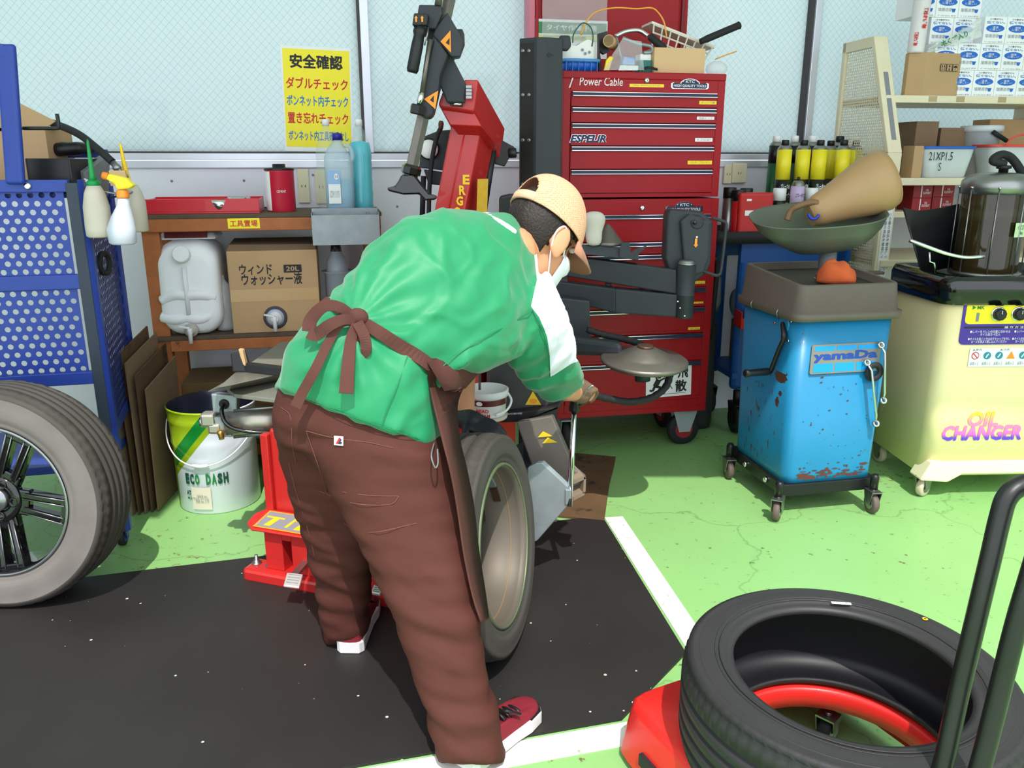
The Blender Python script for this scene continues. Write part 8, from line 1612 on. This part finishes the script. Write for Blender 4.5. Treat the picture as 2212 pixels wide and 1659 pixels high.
def hand(mb, w0, palm_dir, nrm, curl, k=1.0, thumb_side=1):
    """palm and five fingers; palm_dir away from the wrist, nrm out of the back of the hand"""
    d = palm_dir.normalized(); nrm = (nrm - d*nrm.dot(d)).normalized(); s_ = d.cross(nrm).normalized()
    mb.ball(w0 + d*0.045*k, (0.038*k,0.046*k,0.017*k), Matrix((s_, d, nrm)).transposed())
    for i, (off, L) in enumerate(((-0.028,0.066),(-0.010,0.076),(0.009,0.072),(0.027,0.058))):
        P = [w0 + d*0.055*k + s_*off*k*thumb_side, w0 + d*0.085*k + s_*off*1.05*k*thumb_side]; dd = d.copy()
        for j, f_ in enumerate((0.45, 0.33, 0.24)):
            dd = (Matrix.Rotation(-curl[j], 3, s_) @ dd); P.append(P[-1] + dd*L*f_*k*1.1)
        mb.tube(P, [0.0105*k,0.010*k,0.0095*k,0.009*k,0.008*k], 10); mb.ball(P[-1], 0.008*k, nu=10, nv=6)
        for q in P[1:-1]: mb.ball(q, 0.0097*k, nu=10, nv=6)
    td = (d*0.55 - s_*0.8*thumb_side - nrm*0.25).normalized(); P = [w0 + d*0.02*k - s_*0.02*k*thumb_side, w0 + d*0.03*k - s_*0.035*k*thumb_side + td*0.012*k]
    P.append(P[-1] + td*0.03*k); P.append(P[-1] + (td*0.7+d*0.5-nrm*0.3).normalized()*0.026*k); mb.tube(P, [0.014*k,0.012*k,0.011*k,0.009*k], 10); mb.ball(P[-1], 0.009*k, nu=10, nv=6)
gripR = aty(1262,852,2.55); dR = (gripR-wristR).normalized()
hand(bb, wristR, aty(1262,838,2.56)-wristR, Vector((0.25,-0.35,0.9)), (0.9,1.0,0.7), 0.86, 1)
dL = (aty(1085,936,2.30)-wristL); hand(bb, wristL, dL, Vector((-0.1,-0.45,0.9)), (0.35,0.4,0.3), 0.86, -1)
bm_, _ = fuse(bb, 0.0062, 4); body = build('body', bm_, 'skin', man)
# eyes and brows
for sx in (-1, 1): build('eye', MB().ball(hp_(0.031*sx,0.083,-0.004), (0.012,0.008,0.007), H3), 'ink_white', body); build('eyebrow', MB().tube([hp_(0.016*sx,0.092,0.02), hp_(0.034*sx,0.088,0.024), hp_(0.05*sx,0.074,0.018)], 0.003, 6), 'ink_black', body)
# stand collar around the neck
c0_ = aty(1118,532,2.385); c1_ = hp_(0,-0.05,-0.075); cd_ = (c1_-c0_).normalized()
# ---- hair below the cap
mat('hair', (34,24,20), 0.55, var=0.3, scale=60, bump=0.4, bscale=160)
hm = MB(); nu, nv = 64, 28; vs = []; ok = {}
for j in range(nv+1):
    th = -PI/2 + PI*j/nv
    for i in range(nu):
        ph = 2*PI*i/nu; x, y, z = math.cos(th)*math.cos(ph), math.cos(th)*math.sin(ph), math.sin(th)
        k = 1.0 + 0.035*noise.noise(Vector((x*9, y*9, z*9))) + 0.02*noise.noise(Vector((x*40, y*40, z*16)))
        p = Vector((0.081*x*k, -0.012+0.104*y*k, 0.018+0.104*z*k)); vs.append(HM @ p)
        nape = -0.072 + 0.012*noise.noise(Vector((ph*7, 1, 2))) if p.y < -0.02 else (-0.03 if p.y < 0.012 else (-0.062 if 0.022 < p.y < 0.045 else 0.0))
        ok[(j, i)] = p.z > nape and p.y < 0.05 and p.z < 0.09
fs = [(j*nu+i, j*nu+(i+1) % nu, (j+1)*nu+(i+1) % nu, (j+1)*nu+i) for j in range(nv) for i in range(nu) if ok[(j,i)] and ok[(j+1,i)] and ok[(j,(i+1) % nu)]]
hm.add(vs, fs, True); build('hair', hm, 'hair', body, solid=0.004)
# ---- cap
cmat = mat('cap_tan', (228,180,144), 0.75, var=0.05, scale=8, bump=0.5, bscale=420); cap_parts = MB(); nu, nv = 144, 48; vs = []; keep = {}
def capp(ph, t, k=1.0):
    """ph 0 = right, 90 = front; t 0 rim .. 1 top"""
    a = t*PI/2; r = math.cos(a)**0.8; rx, ry = 0.093*r*k, 0.114*r*k
    tilt = 0.018*math.sin(ph)
    return Vector((rx*math.cos(ph), -0.006+ry*math.sin(ph), 0.018 + tilt*(1-t)*-1.0 + 0.128*math.sin(a)*k))
for j in range(nv+1):
    for i in range(nu): vs.append(HM @ capp(2*PI*i/nu, j/nv*0.985))
fs = []
for j in range(nv):
    for i in range(nu):
        ph = (2*PI*(i+0.5)/nu - 1.5*PI + PI) % (2*PI) - PI; z_ = (j+0.5)/nv
        if abs(ph) < 0.50 and 0.10 < z_ < 0.10 + 0.34*math.sqrt(max(0, 1-(ph/0.5)**2)): continue
        fs.append((j*nu+i, j*nu+(i+1) % nu, (j+1)*nu+(i+1) % nu, (j+1)*nu+i))
top = len(vs); vs.append(HM @ capp(0, 1.0))
fs += [(nv*nu+i, nv*nu+(i+1) % nu, top) for i in range(nu)]
nt = cmat.node_tree; b = nt.nodes['Principled BSDF']; src = b.inputs['Base Color'].links[0].from_socket; tcq = nt.nodes.new('ShaderNodeTexCoord'); vq = nt.nodes.new('ShaderNodeTexVoronoi'); vq.inputs['Scale'].default_value = 190; vq.inputs['Randomness'].default_value = 0.25
nt.links.new(tcq.outputs['Object'], vq.inputs['Vector']); rq = nt.nodes.new('ShaderNodeValToRGB'); rq.color_ramp.elements[0].position = 0.12; rq.color_ramp.elements[0].color = (1,1,1,1); rq.color_ramp.elements[1].position = 0.42; rq.color_ramp.elements[1].color = (0,0,0,1); nt.links.new(vq.outputs['Distance'], rq.inputs['Fac'])
mq = nt.nodes.new('ShaderNodeMix'); mq.data_type = 'RGBA'; mq.inputs['B'].default_value = lin((176,116,84)); nt.links.new(src, mq.inputs['A']); nt.links.new(rq.outputs['Color'], mq.inputs['Factor']); nt.links.new(mq.outputs['Result'], b.inputs['Base Color'])
cap = build('cap', MB().add(vs, fs, True), 'cap_tan', man, solid=0.003)
build('cap_button', MB().ball(hp_(0,-0.006,0.148), (0.009,0.009,0.006), H3), 'cap_tan', cap)
build('cap_strap', MB().rings([[HM @ (capp(1.5*PI-0.55+0.1*k, 0.005, 1.02)), HM @ (capp(1.5*PI-0.55+0.1*k, 0.125, 1.02))] for k in range(12)], False, (False,False), True), mat('cap_plain', (224,178,144), 0.7, var=0.04), cap, solid=0.003)
brs = []
for k in range(15):
    ph = R(30+120*k/14); base = capp(ph, 0.0); out = base + Vector((0.0, 0.075*math.sin(R(180*k/14))**0.6, -0.022-0.012*abs(k-7)/7)); mid = (base+out)/2 + Vector((0,0,0.006)); brs.append([HM @ base, HM @ mid, HM @ out])
build('cap_brim', MB().rings(brs, False, (False,False), True), mat('brim_tan', (180,128,104), 0.75, var=0.05), cap, solid=0.005)
# ---- face mask
msk = MB(); rows = []
for j in range(7):
    z_ = -0.035 - 0.085*j/6; rows.append([HM @ Vector(((0.064-0.02*abs(j-1.5)/5)*math.sin(a), 0.012+(0.094-0.012*j/6+ (0.012 if j in (1,2) else 0)*math.cos(a)**4)*math.cos(a), z_)) for a in [R(-68+136*i/16) for i in range(17)]])
msk.rings(rows, False, (False,False), True); mo = build('face_mask', msk, mat('mask_white', (238,240,246), 0.8, var=0.03), man, solid=0.002)
for sx in (-1, 1):
    e0 = hp_(0.062*sx,0.04,-0.045); e1 = hp_(0.052*sx,0.03,-0.115); build('ear_loop', MB().tube(smoothpath([e0, hp_(0.079*sx,0.015,-0.005), hp_(0.089*sx,-0.012,0.012), hp_(0.088*sx,-0.03,-0.01), hp_(0.078*sx,-0.018,-0.05), e1]), 0.0022, 6), 'mask_white', mo)
# ---- gloves
gl = MB(); hand(gl, wristL, dL, Vector((-0.1,-0.45,0.9)), (0.35,0.4,0.3), 0.98, -1); caps_tube(gl, [wristL - dL.normalized()*0.012, wristL + dL.normalized()*0.03], [0.034,0.036])
gm_, _ = fuse(gl, 0.006, 3); glv = build('glove', gm_, mat('glove_black', (34,36,42), 0.5, var=0.3, scale=16, bump=0.15, bscale=60, dirt=((96,100,112),0.3,14)), man)
gl = MB(); hand(gl, wristR, aty(1262,838,2.56)-wristR, Vector((0.25,-0.35,0.9)), (0.9,1.0,0.7), 0.97, 1); caps_tube(gl, [wristR - dR*0.01, wristR + dR*0.03], [0.032,0.034]); gm_, _ = fuse(gl, 0.006, 3); build('glove', gm_, mat('glove_brown', (112,88,70), 0.7, var=0.3, scale=18, bump=0.15, bscale=60), man)
# ---- shoes
mat('shoe_red', (122,24,40), 0.7, var=0.15, scale=30, bump=0.1, bscale=200); mat('sole_white', (214,212,214), 0.6, var=0.06)
def shoe(heel, dirv, lab):
    d = Vector((dirv[0], dirv[1], 0)).normalized(); s_ = Vector((d.y, -d.x, 0)); L = 0.27
    outl = ((0.0,0.028),(0.012,0.039),(0.08,0.040),(0.15,0.042),(0.20,0.049),(0.245,0.045),(0.262,0.028),(0.268,0.010))
    def ring(z_, k, top=False): return [heel + d*(a*1.0) + s_*w_*k + Vector((0,0,z_)) for a, w_ in outl] + [heel + d*a - s_*w_*k*(0.92) + Vector((0,0,z_)) for a, w_ in outl[::-1]]
    o = build('shoe', MB().rings([ring(0.026,0.98), ring(0.04,0.99)] + [[heel + d*(min(a, 0.285-0.0)) + s_*w_*sg*(1-0.28*q)*1.0 + Vector((0,0,0.04 + q*(0.045 if a < 0.13 else max(0.012, 0.05*(0.285-a)/0.16)))) for sg, lst in ((1, outl), (-0.92, outl[::-1])) for a, w_ in lst] for q in (0.4, 0.8, 1.0)], True, (True,True), True), 'shoe_red', man, sub=1)
    build('sole', MB().rings([ring(0.009,1.0), ring(0.011,1.07), ring(0.042,1.07), ring(0.044,1.0)], True, (True,True), False), 'sole_white', o, bevel=0.003)
    build('ankle_collar', MB().lathe([(0.042,0.05),(0.045,0.085),(0.04,0.10)], heel + d*0.05, (0,0,1), 20), 'shoe_red', o)
    for k in range(4): a_ = 0.125+0.022*k; build('lace', MB().tube([heel + d*a_ + s_*0.026*q + Vector((0,0,0.092-0.008*k-0.012*abs(q))) for q in (-1,-0.4,0.4,1)], 0.005, 8), 'black_plastic', o)
    for q in (-1, 1): build('lace', MB().tube(smoothpath([heel + d*0.12 + Vector((0,0,0.096)), heel + d*0.13 + s_*0.03*q + Vector((0,0,0.105)), heel + d*0.16 + s_*0.045*q + Vector((0,0,0.085)), heel + d*0.14 + s_*0.015*q + Vector((0,0,0.096))]), 0.0035, 6), 'black_plastic', o)
    build('toe_cap', MB().rings([[heel + d*a + s_*w_*sg*1.02 + Vector((0,0,z_)) for sg, lst in ((1, outl[4:]), (-0.94, outl[4:][::-1])) for a, w_ in lst] for z_ in (0.03, 0.045)], True, (True,True), False), 'black_plastic', o)
shoe(fl(1020,1668)+Vector((-0.02,-0.0,0)), (0.62,0.78), ''); shoe(fl(757,1412)+Vector((0,-0.012,0)), (0.02,1.0), '')
# ------------------------------------------------------------------ the wheel he is holding
Rh, wh_ = 0.322, 0.235; nh = Vector((0.955,-0.26,0.12)).normalized()
fc = aty(1094, 1187, 2.10); hc1 = fc - nh*wh_*0.48; hc1.z = Rh+0.008
MH = wheel_frame(hc1, nh, 0.0)
hw_ = thing('held_wheel', 'dusty wheel and tyre held upright on the black mat by the worker', 'wheel', M=MH)
build('tyre', tyre_mesh(Rh, 0.231, wh_, notch=70), ['tyre_used', 'tyre_used', 'tyre'], hw_, local=True)
mat('barrel_dust', (104,96,86), 0.55, metal=0.25, var=0.25, scale=5); mat('lip_green', (110,120,92), 0.4, metal=0.4, var=0.15)
build('rim_barrel', MB().lathe([(0.2310,-0.098),(0.2291,-0.108),(0.2225,-0.108),(0.2197,-0.09),(0.2188,-0.06),(0.2093,-0.05),(0.2018,0.0),(0.1980,0.06),(0.2150,0.07),(0.2216,0.02),(0.2263,-0.05)], (0,0,0), (0,1,0), 72, close=True), 'barrel_dust', hw_, local=True)
build('rim_lip', MB().lathe([(0.2334,-0.104),(0.2324,-0.112),(0.2263,-0.113),(0.2244,-0.107)], (0,0,0), (0,1,0), 72, close=True), 'lip_green', hw_, local=True)
build('rim_bead_line', MB().lathe([(0.2202,-0.062),(0.2164,-0.060),(0.2164,-0.056),(0.2192,-0.056)], (0,0,0), (0,1,0), 72, close=True), mat('bead_tan', (132,110,84), 0.5, metal=0.3, var=0.1), hw_, local=True)
bd = build('wheel_back', MB().lathe([(0.2027,0.058),(0.16,0.05),(0.09,0.02),(0.05,0.01),(0.03,0.012)], (0,0,0), (0,1,0), 56, caps=(False,True)), mat('back_dark', (34,34,38), 0.5, var=0.25), hw_, local=True)
for k in range(5):
    a = 2*PI*k/5; build('back_spoke', MB().box(Vector((0.135*math.cos(a),0.028,0.135*math.sin(a))), (0.15,0.03,0.045), Matrix.Rotation(-a,3,'Y')), 'rim_black', bd, local=True, bevel=0.006)
for ang, l_, m_, yy in ((58,0.04,'paper',-0.05),(38,0.055,'galv',-0.045),(20,0.055,'hub_brown',-0.045)):
    a0 = R(ang); build('wheel_weight', MB().rings([[Vector(((0.2085-q)*math.cos(a0+t*l_/0.21/6-0.1), y_, (0.2085-q)*math.sin(a0+t*l_/0.21/6-0.1))) for q, y_ in ((0.0,yy),(0.008,yy),(0.008,yy+0.022),(0.0,yy+0.022))] for t in range(7)], True, (True,True), False), m_, hw_, local=True)
# ------------------------------------------------------------------ tyre lying on a red stand with black handle bars
tcx = Vector((0.700, 1.470, 0)); ztop = 0.385; tw_ = 0.225; zst = ztop - tw_
stand = thing('wheel_dolly', 'red moulded plastic wheel dolly with black steel handle bars', 'dolly', (tcx.x, tcx.y, 0))
SL = Loc(tcx.xy, R(26))
def rsq(z_, hw, r):
    out = []
    for i in range(96):
        t = 2*PI*i/96; c_, s2 = math.cos(t), math.sin(t); k = 1/((abs(c_)/(hw-0.015))**14 + (abs(s2)/(hw+0.055))**14)**(1/14); out.append(SL.pt(k*c_, -k*s2, z_))
    return out
def circ(z_, r_): return [SL.pt(r_*math.cos(2*PI*i/96), -r_*math.sin(2*PI*i/96), z_) for i in range(96)]
rr = [rsq(0.02, 0.335, 0.035), rsq(zst-0.02, 0.318, 0.035), rsq(zst-0.006, 0.314, 0.034), rsq(zst, 0.306, 0.03), circ(zst, 0.240), circ(zst-0.005, 0.232), circ(zst-0.048, 0.226), circ(zst-0.050, 0.232)]
build('base', MB().rings(rr, True, (False,False), True), 'red_plastic', stand)
sl_ = SL.pt(-0.312, -0.20, zst-0.095); build('side_slot', MB().box(sl_, (0.02,0.14,0.03), Matrix.Rotation(SL.yaw,3,'Z')), 'ink_black', stand)
for k in range(4): a = R(45+90*k); q = SL.pt(0.26*math.cos(a), 0.26*math.sin(a), 0); caster(stand, (q.x, q.y), 0.03, 0.03, 'black_rubber', 'steel', 0.012, a)
def hb(pts, r=0.0165): return build('handle_bar', MB().tube(smoothpath(pts, 8), r, 14), mat('bar_black', (20,22,20), 0.4, var=0.2, scale=30, coat=0.2) if 'bar_black' not in MATS else 'bar_black', stand)
hb([aty(2012,1740,1.16), aty(2040,1640,1.17), aty(2075,1480,1.19), aty(2110,1330,1.20), aty(2140,1205,1.21), aty(2160,1120,1.22), aty(2175,1075,1.225), aty(2205,1050,1.23), aty(2260,1038,1.22), aty(2285,1050,1.19), aty(2268,1110,1.165), aty(2225,1250,1.15), aty(2195,1350,1.145), aty(2165,1470,1.14), aty(2135,1590,1.13), aty(2108,1690,1.12), aty(2085,1760,1.12)])
b0, b1 = aty(2012,1740,1.16), aty(2085,1760,1.12)
for b_, nm in ((b0, 0), (b1, 1)): build('bar_socket', MB().tube([SL.pt(0.24, 0.22+0.07*nm, zst-0.05), (SL.pt(0.24,0.22+0.07*nm,zst-0.05)+b_)/2+Vector((0,-0.01,-0.02)), b_], 0.02, 12), 'bar_black', stand)
# the tyre
MT = Matrix.Translation((tcx.x, tcx.y, zst+tw_/2)) @ rot('X', -90)
ty = thing('new_tyre', 'new black low profile tyre lying flat on the red wheel dolly', 'tyre', M=Matrix.Translation((tcx.x, tcx.y, zst)))
tm_ = tyre_mesh(0.338, 0.232, tw_, n=240, notch=80, groov=(-0.22,-0.06,0.10,0.25), gd=0.010); tm_.xf(MT)
build('casing', tm_, ['tyre', mat('tyre_side', (46,45,46), 0.5, var=0.14, scale=8), mat('tyre_liner', (20,20,26), 0.5, var=0.2)], ty)
def ring_line(r_, dz, t_, m_): build('sidewall_rib', MB().lathe([(r_,dz),(r_+t_*0.5,dz+t_*0.6),(r_+t_,dz)], (tcx.x,tcx.y,ztop), (0,0,1), 96, close=True), m_, ty)
ring_line(0.258, 0.0, 0.004, 'tyre_side'); ring_line(0.268, 0.0005, 0.003, 'tyre_side'); ring_line(0.30, -0.002, 0.003, 'tyre_side')
F = frame(fl(1817,1306,ztop+0.0), Vector((1,-0.13,0)), (0,1,0)); q = quadpatch('bead_label', F, 0.045, 0.010, 'paper', ty, lift=0.004, r=0.002); text('lettering', '2150081', F, 0.036, 0.006, 'ink_grey', q, lift=0.005)
F = frame(fl(1998,1339,ztop+0.0), (1,0,0), (0,1,0)); q = poly('balance_dot', F, ell(0,0,0.006,0.006), 'ink_yellow', ty, lift=0.003); poly('balance_dot_centre', F, ell(0,0,0.0025,0.0025), 'hub_brown', q, lift=0.004)
a = R(-38); F = frame((tcx.x+0.340*math.cos(a), tcx.y+0.340*math.sin(a), ztop-0.09), (-math.sin(a), math.cos(a), 0), (0,0,1)); q = quadpatch('tread_label', F, 0.10, 0.09, mat('lab_orange', (236,150,70), 0.5, var=0.05), ty, lift=0.002); quadpatch('tread_label_band', F @ T(0,0.02,0), 0.09, 0.03, 'paper', q, lift=0.003); text('lettering', 'TYRE', F @ T(0,-0.02,0), 0.07, 0.02, 'ink_red', q, 0.03, lift=0.003)
